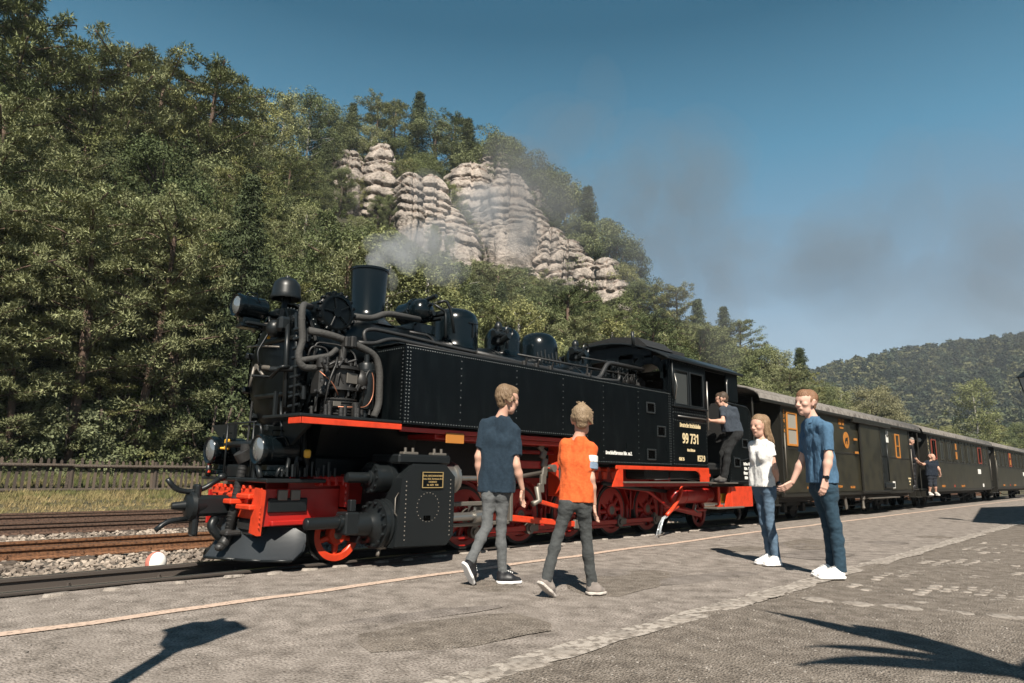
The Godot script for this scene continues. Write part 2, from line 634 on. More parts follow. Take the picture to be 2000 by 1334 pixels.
func ground() -> void:
	var b := MB.new()
	b.flat()
	b.q(Vector3(-3000, -0.6, -3000), Vector3(3000, -0.6, -3000), Vector3(3000, -0.6, 3000), Vector3(-3000, -0.6, 3000))
	structure(build("ground", b, M.soil))
	# platform: asphalt towards the train, coarser worn surface towards the station side
	var nn := noise(0.5, 3, 9)
	var plat := Node3D.new()
	plat.name = "platform"
	add_child(plat)
	plat.position = Vector3(8, 0, -4)
	structure(plat)
	tag(plat, "worn grey asphalt platform beside the train", "")
	var P := plat.position
	b = MB.new(P)
	sheet(b, -12, 16, -6.46, -2.62, 0.0, 0.25, 0.012, nn)
	sheet(b, 16, 150, -6.46, -2.62, 0.0, 2.0)
	b.flat()
	b.q(Vector3(-12, 0, -6.46), Vector3(150, 0, -6.46), Vector3(150, -0.2, -6.47), Vector3(-12, -0.2, -6.47))
	build("asphalt_surface", b, M.asphalt, plat)
	b = MB.new(P)
	sheet(b, -12, 24, -2.62, 9, 0.0, 0.25, 0.016, nn)
	sheet(b, 24, 150, -2.62, 9, 0.0, 4.0)
	build("gravel_surface", b, M.gravel, plat)
	# tarred strip at the platform's edge
	b = MB.new(P)
	b.soft()
	var zp := 0.0
	for i in 200:
		var x := -6.0 + i * 0.4
		var z := -6.38 + nn.get_noise_2d(x * 4.0, 3.0) * 0.05
		if i > 0:
			b.q(Vector3(x - 0.4, -0.012, -6.56), Vector3(x, -0.012, -6.56), Vector3(x, 0.016, z), Vector3(x - 0.4, 0.016, zp))
		zp = z
	build("tar_strip", b, M.tar, plat)
	# pale chips of stone along the edge
	for i in 34:
		var x := 0.4 + i * 0.42 + rng.randf_range(-0.12, 0.12)
		b = MB.new(P)
		blotch(b, Vector3(x, 0, -6.27 + rng.randf_range(-0.03, 0.04)), rng.randf_range(0.05, 0.13), rng.randf_range(0.025, 0.05), rng.randf_range(-0.3, 0.3), 8, 0.020)
		build("edge_stone", b, M.kerb, plat)
	# painted line
	b = MB.new(P)
	b.soft()
	var lp := [Vector2(-6, -4.82), Vector2(1, -5.06), Vector2(6, -5.27), Vector2(12, -5.42), Vector2(22, -5.5), Vector2(40, -5.58), Vector2(120, -5.8)]
	for k in lp.size() - 1:
		var n := int(lp[k].distance_to(lp[k + 1]) / 0.25)
		for i in n:
			var p: Vector2 = lp[k].lerp(lp[k + 1], float(i) / n)
			var p2: Vector2 = lp[k].lerp(lp[k + 1], float(i + 1) / n)
			var w1 := 0.055 + nn.get_noise_2d(p.x * 9.0, 8.0) * 0.012
			var w2 := 0.055 + nn.get_noise_2d(p2.x * 9.0, 8.0) * 0.012
			var y1 := nn.get_noise_2d(p.x, p.y) * 0.012 * float(p.x < 16.0) + 0.006
			var y2 := nn.get_noise_2d(p2.x, p2.y) * 0.012 * float(p2.x < 16.0) + 0.006
			b.q(Vector3(p.x, y1, p.y - w1), Vector3(p2.x, y2, p2.y - w2), Vector3(p2.x, y2, p2.y + w2), Vector3(p.x, y1, p.y + w1))
	build("painted_line", b, M.line, plat)
	# row of worn kerb stones flush with the asphalt
	var x := 1.6
	while x < 40.0:
		var l := rng.randf_range(0.16, 0.34)
		var worn := 0.0065 if rng.randf() < 0.8 else 0.004
		b = MB.new(P)
		blotch(b, Vector3(x + l * 0.5, 0, -2.57 - 0.006 * x + rng.randf_range(-0.02, 0.02)), l * 0.52, rng.randf_range(0.075, 0.115), rng.randf_range(-0.07, 0.07), 9, worn, 0.006)
		build("kerb_stone", b, M.kerb, plat)
		x += l + rng.randf_range(0.0, 0.03)
	# patches where the asphalt was mended
	for i in 14:
		b = MB.new(P)
		var pz := rng.randf_range(-4.7, -2.95)
		blotch(b, Vector3(rng.randf_range(1.5, 15.0), 0, pz), rng.randf_range(0.25, 0.9), rng.randf_range(0.12, 0.4), rng.randf_range(-0.3, 0.3), 15, 0.0055, 0.004)
		build("asphalt_patch", b, [M.patch, M.gravel][i % 2], plat)
	# worn pale strip between and beside the kerb stones
	b = MB.new(P)
	b.soft()
	for i in 150:
		var xa := 1.4 + i * 0.25
		var q := []
		for xx in [xa, xa + 0.25]:
			var zc: float = -2.57 - 0.006 * xx
			q.append(Vector3(xx, 0.005, zc - 0.10 + nn.get_noise_2d(xx * 6.0, 1.0) * 0.07))
			q.append(Vector3(xx, 0.005, zc + 0.10 + nn.get_noise_2d(xx * 6.0, 9.0) * 0.07))
		b.q(q[0], q[2], q[3], q[1])
	build("worn_strip", b, M.strip, plat)
	# cross row and the cobbles that show through
	var z := -2.35
	while z < 0.6:
		var l := rng.randf_range(0.2, 0.34)
		b = MB.new(P)
		blotch(b, Vector3(6.04 + (z + 2.4) * 0.28 + rng.randf_range(-0.04, 0.04), 0, z + l * 0.5), rng.randf_range(0.075, 0.11), l * 0.5, -0.2, 9, 0.007, 0.008)
		build("kerb_stone", b, M.kerb, plat)
		z += l + rng.randf_range(0.0, 0.05)
	var cn := noise(0.55, 2, 44)
	var count := 0
	for ix in 46:
		for iz in 22:
			if count >= 290:
				break
			var cx := 6.5 + ix * 0.17 + (iz % 2) * 0.08 + rng.randf_range(-0.02, 0.02)
			var cz := -2.25 + iz * 0.135 + rng.randf_range(-0.015, 0.015)
			if cz < -2.3 + (cx - 6.5) * 0.0 or cn.get_noise_2d(cx * 1.6, cz * 2.4) < 0.10 + absf(rng.randfn(0.0, 0.1)):
				continue
			b = MB.new(P)
			blotch(b, Vector3(cx, 0, cz), rng.randf_range(0.050, 0.080), rng.randf_range(0.042, 0.062), rng.randf_range(-0.3, 0.3), 8, rng.randf_range(0.004, 0.008), 0.009)
			build("cobblestone", b, M.kerb, plat)
			count += 1
	# loose grit on the near ground
	var grit := MultiMesh.new()
	grit.transform_format = MultiMesh.TRANSFORM_3D
	grit.use_colors = true
	grit.mesh = pebble(3)
	grit.instance_count = 6000
	for i in 6000:
		var gx := 1.0 + pow(rng.randf(), 1.3) * 14.0
		var gz := rng.randf_range(-2.5, 1.0) if rng.randf() < 0.75 else rng.randf_range(-6.2, -2.5)
		var s := rng.randf_range(0.004, 0.010)
		grit.set_instance_transform(i, Transform3D(Basis.from_euler(Vector3(rng.randf() * 6.0, rng.randf() * 6.0, 0)).scaled(Vector3(s, s * 0.7, s)), Vector3(gx, nn.get_noise_2d(gx, gz) * 0.014 + s * 0.2, gz)))
		var v := rng.randf_range(0.08, 0.30)
		grit.set_instance_color(i, Color(v, v * 0.9, v * 0.8))
	var gi := MultiMeshInstance3D.new()
	gi.name = "grit"
	gi.multimesh = grit
	gi.material_override = M.stone
	add_child(gi)
	stuff(gi)
	tag(gi, "loose stone grit scattered over the worn platform", "grit")
	# ballast bed, dry verge and grass bank
	b = MB.new()
	sheet(b, -20, 60, -17.2, -6.46, -0.17, 0.7, 0.03, nn)
	structure(build("ballast_bed", b, M.ballast))
	b = MB.new()
	b.soft()
	for i in 60:
		for k in 8:
			var f := func(ii: int, kk: int) -> Vector3:
				var xx := -30.0 + ii * 2.2
				var zz := -16.6 - kk * 1.1
				return Vector3(xx, -0.16 + smoothstep(0, 7, kk) * 0.26 + nn.get_noise_2d(xx, zz) * 0.06, zz)
			b.q(f.call(i, k), f.call(i + 1, k), f.call(i + 1, k + 1), f.call(i, k + 1))
	structure(build("grass_verge", b, M.soil))
	var gm := MultiMesh.new()
	gm.transform_format = MultiMesh.TRANSFORM_3D
	gm.use_colors = true
	gm.mesh = grass_tuft()
	gm.instance_count = 15000
	for i in 15000:
		var gx := rng.randf_range(-4, 22)
		var u := rng.randf()
		var gz := -16.5 - u * 10.5
		var k := (-16.6 - gz) / 1.1
		var s := rng.randf_range(0.5, 1.1) * lerpf(0.5, 0.8, smoothstep(0.2, 0.6, u)) * (1.5 if u > 0.77 else 0.55 if u > 0.68 else 1.0)
		gm.set_instance_transform(i, Transform3D(Basis(Vector3.UP, rng.randf() * TAU).scaled(Vector3(s, s * rng.randf_range(0.7, 1.2), s)), Vector3(gx, hill_h(gx, gz) + 0.02 if gz < -24.4 else -0.17 + smoothstep(0, 7, k) * 0.26, gz)))
		var dry := clampf(1.15 - u * 1.2 + nn.get_noise_2d(gx, gz * 2.0) * 0.9, 0.0, 1.0)
		var c := Color(0.10, 0.115, 0.04).lerp(Color(0.34, 0.26, 0.13), dry)
		gm.set_instance_color(i, c * rng.randf_range(0.7, 1.25))
	gi = MultiMeshInstance3D.new()
	gi.name = "grass"
	gi.multimesh = gm
	gi.material_override = M.leaf
	add_child(gi)
	stuff(gi)
	tag(gi, "dry grass between the tracks and the fence", "grass")

func pebble(seed_: int) -> ArrayMesh:
	var r := RandomNumberGenerator.new()
	r.seed = seed_
	var b := MB.new()
	var P := []
	for v in [Vector3(0, 1, 0), Vector3(0.9, 0.2, 0.3), Vector3(0.2, 0.1, 1), Vector3(-0.9, 0.1, 0.4), Vector3(-0.5, 0.2, -0.9), Vector3(0.6, 0.1, -0.8), Vector3(0, -0.8, 0)]:
		P.append(v * r.randf_range(0.75, 1.25))
	b.flat()
	for i in 5:
		var j := (i + 1) % 5
		b.t(P[0], P[1 + j], P[1 + i])
		b.t(P[6], P[1 + i], P[1 + j])
	return b.mesh()

func grass_tuft() -> ArrayMesh:
	var r := RandomNumberGenerator.new()
	r.seed = 4
	var b := MB.new()
	b.flat()
	for i in 12:
		var a := r.randf() * TAU
		var p := Vector3(cos(a), 0, sin(a)) * r.randf() * 0.07
		var d := Vector3(cos(a + 1.0) * 0.1, r.randf_range(0.12, 0.26), sin(a + 1.0) * 0.1)
		var w := Vector3(-sin(a), 0, cos(a)) * 0.012
		b.t(p - w, p + w, p + d)
	return b.mesh()

func rail_shape(side_y := 0.0) -> PackedVector2Array:
	return PackedVector2Array([Vector2(-0.055, -0.14), Vector2(0.055, -0.14), Vector2(0.055, -0.125), Vector2(0.012, -0.108), Vector2(0.010, -0.045), Vector2(0.031, -0.032), Vector2(0.031, -0.004), Vector2(0.026, 0.0), Vector2(-0.026, 0.0), Vector2(-0.031, -0.004), Vector2(-0.031, -0.032), Vector2(-0.010, -0.045), Vector2(-0.012, -0.108), Vector2(-0.055, -0.125)])

func tracks() -> void:
	var defs := [[ZC, "dark-railed track under the train beside the platform", M.darkrail, 110.0], [-10.35, "rusty orange track, first one behind the train's track", M.rust, 60.0], [-13.65, "rusty track in the middle of the yard behind the train", M.darkrust, 60.0], [-16.1, "farthest rusty track, along the dry grass verge", M.darkrust, 60.0]]
	for d in defs:
		var t := thing("railway_track", d[1], "railway track", Vector3(8, 0, d[0]))
		var bs := Basis(Vector3(0, 0, 1), Vector3.UP, Vector3(-1, 0, 0))
		for s in [-0.405, 0.405]:
			var b := MB.new()
			b.prism(rail_shape(), d[3] + 16.0, Vector3(d[3], 0, s), bs)
			build("rail", b, d[2], t)
			b = MB.new()
			b.flat()
			b.q(Vector3(-16, 0.002, s - 0.022), Vector3(d[3], 0.002, s - 0.022), Vector3(d[3], 0.002, s + 0.022), Vector3(-16, 0.002, s + 0.022))
			build("rail_tread", b, M.shiny if d[0] == ZC else M.railtop, t)
		var one := MB.new()
		one.box(Vector3(0, -0.19, 0), Vector3(0.22, 0.12, 1.5), 0.012)
		var sm := one.mesh()
		var fb := MB.new()
		for s in [-0.405, 0.405]:
			for e in [-0.075, 0.075]:
				fb.box(Vector3(0, -0.125, s + e), Vector3(0.11, 0.018, 0.06), 0.004)
				fb.cyl(Vector3(0.02, -0.12, s + e * 1.05), Vector3(0.02, -0.075, s + e * 1.05), 0.016, -1.0, 6)
				fb.cyl(Vector3(0.02, -0.108, s + e * 1.05), Vector3(0.02, -0.092, s + e * 1.05), 0.026, -1.0, 6)
		var fm := fb.mesh()
		for i in 34:
			var x := -11.5 + i * 0.78
			var o := put("sleeper", sm, M.wood, t)
			o.position = Vector3(x, 0, 0)
			var c := put("rail_clip", fm, d[2], o)
			stuff(c)
	var r := [pebble(11), pebble(12), pebble(13)]
	var bn := noise(0.25, 2, 5)
	for k in 3:
		var mm := MultiMesh.new()
		mm.transform_format = MultiMesh.TRANSFORM_3D
		mm.use_colors = true
		mm.mesh = r[k]
		mm.instance_count = 9000
		for i in 9000:
			var x := -1.5 + pow(rng.randf(), 1.25) * 17.0
			var z := -6.6 - pow(rng.randf(), 1.2) * 10.2
			var s := rng.randf_range(0.022, 0.052)
			var y := -0.165 + rng.randf_range(-0.01, 0.025)
			var pale := clampf(0.5 + bn.get_noise_2d(x * 2.0, z * 3.0) + rng.randfn(0.0, 0.25), 0.0, 1.2)
			if z > -9.2:
				pale *= 0.9
			var c := Color(0.10, 0.08, 0.065).lerp(Color(0.32, 0.265, 0.215), pale)
			if absf(fposmod(-z - 7.05, 3.25) - 0.0) < 0.35:
				y -= 0.01
			mm.set_instance_transform(i, Transform3D(Basis.from_euler(Vector3(rng.randf() * 6.0, rng.randf() * 6.0, rng.randf() * 6.0)).scaled(Vector3(s, s * 0.72, s)), Vector3(x, y, z)))
			mm.set_instance_color(i, c)
		var o := MultiMeshInstance3D.new()
		o.name = named("ballast_stones")
		o.multimesh = mm
		o.material_override = M.stone
		add_child(o)
		stuff(o)
		tag(o, "broken stone ballast between the rails", "ballast", "ballast stones of the yard")

func fence() -> void:
	var t := thing("picket_fence", "weathered dark wooden picket fence along the foot of the wooded slope", "fence", Vector3(10, 0.06, -24.2))
	var bs := Basis()
	var pk := []
	for k in 3:
		var b := MB.new()
		var h := 1.0 + k * 0.03
		b.prism(PackedVector2Array([Vector2(-0.04, 0), Vector2(0.04, 0), Vector2(0.037, h - 0.05), Vector2(0.0, h), Vector2(-0.037, h - 0.04)]), 0.02)
		pk.append(b.mesh())
	var post := MB.new()
	post.cyl(Vector3(0, -0.2, 0), Vector3(0, 1.0, 0), 0.065, 0.06, 10)
	var pm := post.mesh()
	var dark := mat(lin(0.060, 0.046, 0.036), 0.95)
	var tones := [M.wood, dark, mat(lin(0.105, 0.078, 0.058), 0.9)]
	var rb := MB.new()
	rb.cyl(Vector3(0, 0, 0), Vector3(2.4, 0, 0), 0.055, 0.05, 8)
	var rm := rb.mesh()
	for i in 16:
		var x := -11.0 + i * 2.4
		var p := put("post", pm, dark, t)
		p.position = Vector3(x, 0, -0.03)
		for y in [0.12, 0.84]:
			var r := put("fence_rail", rm, M.wood if y > 0.5 else dark, t)
			r.position = Vector3(x, y + rng.randf_range(-0.015, 0.015), 0.06)
	var x := -11.0
	while x < 27.0:
		var o := put("picket", pk[rng.randi() % 3], tones[rng.randi() % 3], t)
		o.position = Vector3(x, 0.02 + rng.randf_range(-0.02, 0.02), -0.02)
		o.rotation = Vector3(rng.randf_range(-0.02, 0.02), 0, rng.randf_range(-0.05, 0.05))
		x += rng.randf_range(0.17, 0.20)

const LO := Vector3(8, 0, 0)
var XB := Basis(Vector3(0, 1, 0), Vector3(1, 0, 0), Vector3(0, 0, 1))   # lathe axis along x
var ZB := Basis(Vector3(1, 0, 0), Vector3(0, 0, 1), Vector3(0, -1, 0))  # lathe axis along z

func wheel(parent: Node3D, x: float, z: float, r: float, side: float, spokes: int, red: Material, crank := 0.0, phase := 0.0) -> void:
	var c := Vector3(x, r, z)
	var bs := ZB if side > 0 else Basis(Vector3(1, 0, 0), Vector3(0, 0, -1), Vector3(0, 1, 0))
	var b := MB.new(LO)
	# hub, rim ring and spokes
	var rim := 0.95 if r < 0.3 else 0.88
	b.lathe([Vector2(r * 0.70, -0.03), Vector2(r * 0.70, 0.018), Vector2(r * 0.73, 0.028), Vector2(r * rim, 0.028), Vector2(r * rim, -0.03)], c, bs, 36)
	var hub := 1.25 if r < 0.3 else 1.0
	b.lathe([Vector2(r * 0.30 * hub, -0.04), Vector2(r * 0.29 * hub, 0.035), Vector2(r * 0.26 * hub, 0.048), Vector2(r * 0.16, 0.048)], c, bs, 24)
	for i in spokes:
		var a := TAU * i / spokes + phase
		var d := Vector3(cos(a), sin(a), 0)
		var n := Vector3(-sin(a), cos(a), 0)
		var w0 := r * 0.11
		var w1 := r * 0.075
		var A := PackedVector3Array()
		var B := PackedVector3Array()
		for k in [[-1, -1], [1, -1], [1, 1], [-1, 1]]:
			A.append(c + d * r * 0.24 + n * w0 * k[0] + Vector3(0, 0, side * (-0.005 + 0.026 * k[1])))
			B.append(c + d * r * 0.74 + n * w1 * k[0] + Vector3(0, 0, side * (-0.008 + 0.017 * k[1])))
		b.soft()
		b.band(A, B)
	if crank > 0.0:   # counterweight opposite the crank
		var p := PackedVector2Array()
		for i in 13:
			var a := phase + PI - 0.75 + 1.5 * i / 12.0
			p.append(Vector2(cos(a), sin(a)) * r * 0.75)
		for i in 5:
			var a := phase + PI + 0.6 - 1.2 * i / 4.0
			p.append(Vector2(cos(a), sin(a)) * r * 0.42)
		b.prism(p, 0.03, c + Vector3(0, 0, side * 0.0 - (0.015 if side < 0 else 0.0)), Basis())
	var w := build("wheel", b, red, parent)
	b = MB.new(LO)
	b.lathe([Vector2(r * 0.84, -0.10), Vector2(r * 1.06, -0.10), Vector2(r * 1.06, -0.075), Vector2(r * 1.0, -0.06), Vector2(r * 0.99, 0.012), Vector2(r * 0.97, 0.022), Vector2(r * rim, 0.022), Vector2(r * 0.84, -0.10)], c, bs, 44)
	build("tyre", b, M.grime if r > 0.3 else M.satin, w)
	b = MB.new(LO)
	b.lathe([Vector2(r * 0.17, 0.02), Vector2(r * 0.17, 0.05), Vector2(r * 0.13, 0.056), Vector2(r * 0.06, 0.056), Vector2(r * 0.05, 0.05), Vector2(0, 0.05)], c, bs, 20)
	build("axle_end", b, M.worn, w)

func lamp_drum(parent: Node3D, called: String, front: Vector3, r: float, l: float, label := "") -> void:
	var b := MB.new(LO)
	b.lathe([Vector2(r * 0.80, -0.006), Vector2(r * 0.98, -0.018), Vector2(r * 1.05, 0.0), Vector2(r * 1.05, 0.035), Vector2(r, 0.045), Vector2(r, l - 0.04), Vector2(r * 0.9, l), Vector2(0, l + 0.01)], front, XB, 28)
	b.lathe([Vector2(r * 1.02, 0.075), Vector2(r * 1.02, 0.09), Vector2(r, 0.09)], front, XB, 28)
	for s in [-1.0, 1.0]:
		b.tube([front + Vector3(l * 0.3, r * 1.02 * 0.8, s * r * 0.65), front + Vector3(l * 0.55, r * 0.9, s * r * 0.80), front + Vector3(l * 0.62, r * 0.3, s * r * 1.1)], 0.008, 6)
	b.tube([front + Vector3(l * 0.35, r * 0.95, 0), front + Vector3(l * 0.35, r * 1.35, 0), front + Vector3(l * 0.7, r * 1.35, 0), front + Vector3(l * 0.7, r * 0.95, 0)], 0.007, 6, 0.04)
	# bracket
	b.box(front + Vector3(l * 0.5, -r - 0.03, 0), Vector3(l * 0.6, 0.07, r * 1.0), 0.01)
	b.box(front + Vector3(l * 0.5, -r - 0.09, 0), Vector3(l * 0.75, 0.05, r * 1.3), 0.012)
	var o := build(called, b, M.gloss, parent)
	if label:
		o.set_meta("label", label)
	b = MB.new(LO)
	b.lathe([Vector2(0, -0.03), Vector2(r * 0.4, -0.024), Vector2(r * 0.82, -0.004), Vector2(r * 0.9, 0.01)], front, XB, 28)
	build("lamp_lens", b, M.lens, o)

func hand_hole(parent: Node3D, x: float, y: float, z: float) -> void:
	var b := MB.new(LO)
	var w := 0.115
	var h := 0.075
	for s in [-1.0, 1.0]:
		b.box(Vector3(x + s * w, y, z + 0.008), Vector3(0.028, h * 2 + 0.02, 0.02), 0.006)
		b.box(Vector3(x, y + s * h, z + 0.008), Vector3(w * 2 - 0.028, 0.026, 0.019), 0.006)
	var o := build("foothold_frame", b, M.satin, parent)
	b = MB.new(LO)
	b.box(Vector3(x, y, z - 0.002), Vector3(w * 2 - 0.02, h * 2 - 0.02, 0.012))
	build("foothold_recess", b, M.darkin, o)
	b = MB.new(LO)
	for s in [-1.0, 1.0]:
		b.rivets(Vector3(x - w, y + s * h, z + 0.018), Vector3(x + w, y + s * h, z + 0.018), 0.03, Vector3(0, 0, 1), 0.006)
		b.rivets(Vector3(x + s * w, y - h, z + 0.018), Vector3(x + s * w, y + h, z + 0.018), 0.03, Vector3(0, 0, 1), 0.006)
	build_stuff("rivets", b, M.rivet, o)

func dome(t: Node3D, called: String, x: float, r: float, base: float, top: float, flat_ := 0.5) -> Node3D:
	var b := MB.new(LO)
	var pr := [Vector2(r * 1.12, base), Vector2(r * 1.03, base + 0.05), Vector2(r, base + 0.12)]
	var sh := (top - base) * flat_
	for i in 9:
		var a := PI * 0.5 * i / 8.0
		pr.append(Vector2(r * pow(cos(a), 0.55), top - sh + sh * sin(a)) if i < 8 else Vector2(0, top))
	b.lathe(pr, Vector3(x, 0, 0), Basis(), 36)
	return build(called, b, M.gloss, t)

func loco() -> void:
	var t := thing("steam_locomotive", "black tank steam locomotive with red frame and wheels standing at the platform", "locomotive", Vector3(8, 0, ZC))
	var b: MB
	var o: Node3D
	# ---- running gear -------------------------------------------------
	b = MB.new(LO)
	for s in [-1.0, 1.0]:
		b.box(Vector3(8.1, 0.62, s * 0.27), Vector3(9.2, 0.62, 0.035), 0.006)
	b.box(Vector3(8.1, 0.85, 0), Vector3(9.0, 0.05, 0.52))
	for x in [3.9, 5.2, 6.7, 7.75, 8.8, 9.9, 11.4, 12.3]:
		b.box(Vector3(x, 0.6, 0), Vector3(0.04, 0.5, 0.5))
	build("frame", b, M.red, t)
	for s in [1.0, -1.0]:
		wheel(t, 4.25, 0.45 * s, 0.288, s, 5, M.redlight if s > 0 else M.red, 0.0, -PI / 2)
		var k := 0
		for x in [6.12, 7.17, 8.25, 9.34, 10.40]:
			wheel(t, x, 0.43 * s, 0.40, s, 10, M.red, 0.2, -1.15)
			k += 1
		wheel(t, 12.22, 0.43 * s, 0.275, s, 5, M.red, 0.0, 0.4)
	for x in [4.25, 6.12, 7.17, 8.25, 9.34, 10.40, 12.22]:
		b = MB.new(LO)
		var yy := 0.275 if x < 5.0 or x > 12.0 else 0.4
		b.cyl(Vector3(x, yy, -0.4), Vector3(x, yy, 0.4), 0.06, -1, 12)
		build("axle", b, M.grime, t)
	# black underside mass between the frames and the tanks: ash pan, firebox
	b = MB.new(LO)
	b.box(Vector3(9.5, 0.75, 0), Vector3(1.6, 0.7, 0.48), 0.03)
	b.box(Vector3(7.4, 1.15, 0), Vector3(5.6, 0.5, 0.9), 0.03)
	b.box(Vector3(10.6, 1.05, 0), Vector3(2.6, 0.3, 2.3), 0.03)
	b.box(Vector3(12.1, 0.9, 0), Vector3(1.3, 0.24, 2.3), 0.03)
	build("underframe", b, M.matt, t)
	# ---- rods ----------------------------------------------------------
	for s in [1.0, -1.0]:
		var ca := Vector2(cos(-1.15), sin(-1.15)) * 0.19
		var z1: float = s * 0.555
		b = MB.new(LO)
		var dx := [6.12, 7.17, 8.25, 9.34, 10.40]
		for i in 4:
			var a := Vector3(dx[i] + ca.x, 0.4 + ca.y, z1)
			var c := Vector3(dx[i + 1] + ca.x, 0.4 + ca.y, z1)
			b.box((a + c) * 0.5, Vector3(a.distance_to(c) - 0.14, 0.075, 0.035), 0.008)
		o = build("coupling_rod", b, M.red, t)
		b = MB.new(LO)
		for i in 5:
			var a := Vector3(dx[i] + ca.x, 0.4 + ca.y, z1)
			b.cyl(a - Vector3(0, 0, 0.03), a + Vector3(0, 0, 0.035), 0.082, -1, 18)
			b.cyl(a + Vector3(0, 0, 0.035), a + Vector3(0, 0, 0.06), 0.045, -1, 12)
			b.box(a + Vector3(0.0, 0.085, 0), Vector3(0.05, 0.05, 0.04), 0.008)
			b.box(a + Vector3(0.13, 0, 0), Vector3(0.12, 0.10, 0.045), 0.01)
		build("rod_bearing", b, M.worn, o)
		# connecting rod from the crosshead to the third axle
		var xh := Vector3(5.98, 0.46, s * 0.66)
		var pin := Vector3(8.25 + ca.x, 0.4 + ca.y, s * 0.66)
		b = MB.new(LO)
		var dr := (pin - xh).normalized()
		var cb := Basis(dr, Vector3(0, 0, 1).cross(dr), Vector3(0, 0, 1))
		b.box((xh + pin) * 0.5, Vector3(xh.distance_to(pin) - 0.16, 0.085, 0.04), 0.01, cb)
		o = build("connecting_rod", b, M.redlight, t)
		b = MB.new(LO)
		b.cyl(pin - Vector3(0, 0, 0.04), pin + Vector3(0, 0, 0.05), 0.095, -1, 18)
		b.box(pin - dr * 0.12, Vector3(0.2, 0.13, 0.055), 0.012, cb)
		b.cyl(xh - Vector3(0, 0, 0.04), xh + Vector3(0, 0, 0.05), 0.07, -1, 14)
		build("rod_end", b, M.worn, o)
		# slide bar, crosshead, piston rod
		b = MB.new(LO)
		b.box(Vector3(5.95, 0.60, s * 0.92), Vector3(1.0, 0.05, 0.07), 0.008)
		b.box(Vector3(5.95, 0.36, s * 0.92), Vector3(1.0, 0.045, 0.06), 0.008)
		b.box(Vector3(6.45, 0.62, s * 0.9), Vector3(0.05, 0.5, 0.16), 0.008)
		build("slide_bar", b, M.worn, t)
		b = MB.new(LO)
		b.box(Vector3(5.98, 0.48, s * 0.84), Vector3(0.22, 0.20, 0.14), 0.02)
		b.box(Vector3(5.98, 0.50, s * 0.97), Vector3(0.065, 0.55, 0.04), 0.01)
		for y in [0.3, 0.42, 0.56, 0.7]:
			b.cyl(Vector3(5.98, y, s * 0.96), Vector3(5.98, y, s * 1.01), 0.022, -1, 8)
		b.cyl(Vector3(5.2, 0.46, s * 0.95), Vector3(5.95, 0.46, s * 0.95), 0.045, -1, 14)
		build("crosshead", b, M.steel, t)
		# valve gear: bracket, expansion link, radius rod, eccentric rod
		b = MB.new(LO)
		b.box(Vector3(7.50, 1.02, s * 0.90), Vector3(0.05, 0.72, 0.40), 0.01)
		b.prism(PackedVector2Array([Vector2(7.50, 1.22), Vector2(7.14, 1.10), Vector2(7.06, 1.04), Vector2(7.14, 0.98), Vector2(7.50, 0.78), Vector2(7.50, 0.86), Vector2(7.22, 1.03), Vector2(7.50, 1.14)]), 0.03, Vector3(0, 0, s * 1.05))
		b.prism(PackedVector2Array([Vector2(7.42, 0.66), Vector2(7.62, 0.66), Vector2(7.66, 1.4), Vector2(7.52, 1.4), Vector2(7.5, 0.8)]), 0.03, Vector3(0, 0, s * 1.09))
		for y in [0.7, 0.85, 1.0, 1.15, 1.3]:
			b.cyl(Vector3(7.58, y, s * 1.08), Vector3(7.58, y, s * 1.14), 0.016, -1, 6)
		build("valve_gear_bracket", b, M.redlight, t)
		b = MB.new(LO)
		b.cyl(Vector3(7.12, 1.04, s * 1.0), Vector3(7.12, 1.04, s * 1.12), 0.05, -1, 14)
		for i in 6:
			var u := i / 5.0
			b.box(Vector3(6.98 + sin(u * PI) * 0.07, 0.78 + u * 0.55, s * 1.0), Vector3(0.10, 0.13, 0.05), 0.012, Basis(Vector3(0, 0, 1), lerpf(0.35, -0.35, u) - 0.25))
		b.tube([Vector3(5.85, 0.93, s * 0.98), Vector3(6.4, 0.90, s * 0.98), Vector3(7.0, 0.98, s * 0.98)], 0.028, 6)
		b.box(Vector3(6.2, 0.86, s * 0.97), Vector3(0.35, 0.10, 0.06), 0.015)
		b.tube([Vector3(6.88, 0.80, s * 1.02), Vector3(6.93, 0.62, s * 1.02), Vector3(6.8, 0.58, s * 1.02)], 0.04, 8)
		build("expansion_link", b, M.worn, t)
		b = MB.new(LO)
		b.box(Vector3(7.48, 0.50, s * 1.0), Vector3(1.15, 0.055, 0.035), 0.008, Basis(Vector3(0, 0, 1), -0.20))
		b.box(Vector3(7.35, 0.42, s * 1.06), Vector3(0.06, 0.52, 0.03), 0.006, Basis(Vector3(0, 0, 1), 0.12))
		build("eccentric_rod", b, M.redlight, t)
		# red fenders / brake gear round the drivers
		for x in dx:
			b = MB.new(LO)
			for i in 9:
				var a := 0.15 + (PI - 0.5) * i / 8.0
				var a2 := 0.15 + (PI - 0.5) * (i + 1) / 8.0
				var p := Vector3(x + cos(a) * 0.475, 0.4 + sin(a) * 0.475, s * 0.44)
				var p2 := Vector3(x + cos(a2) * 0.475, 0.4 + sin(a2) * 0.475, s * 0.44)
				b.box((p + p2) * 0.5, Vector3(p.distance_to(p2) * 1.1, 0.022, 0.09), 0.0, Basis(Vector3(0, 0, 1), (a + a2) * 0.5 + PI / 2))
			b.tube([Vector3(x + 0.47, 0.95, s * 0.5), Vector3(x + 0.5, 0.6, s * 0.5), Vector3(x + 0.47, 0.25, s * 0.5)], 0.016, 6)
			b.box(Vector3(x + 0.455, 0.36, s * 0.44), Vector3(0.05, 0.24, 0.07), 0.01)
			build("brake_hanger", b, M.red, t)
		b = MB.new(LO)
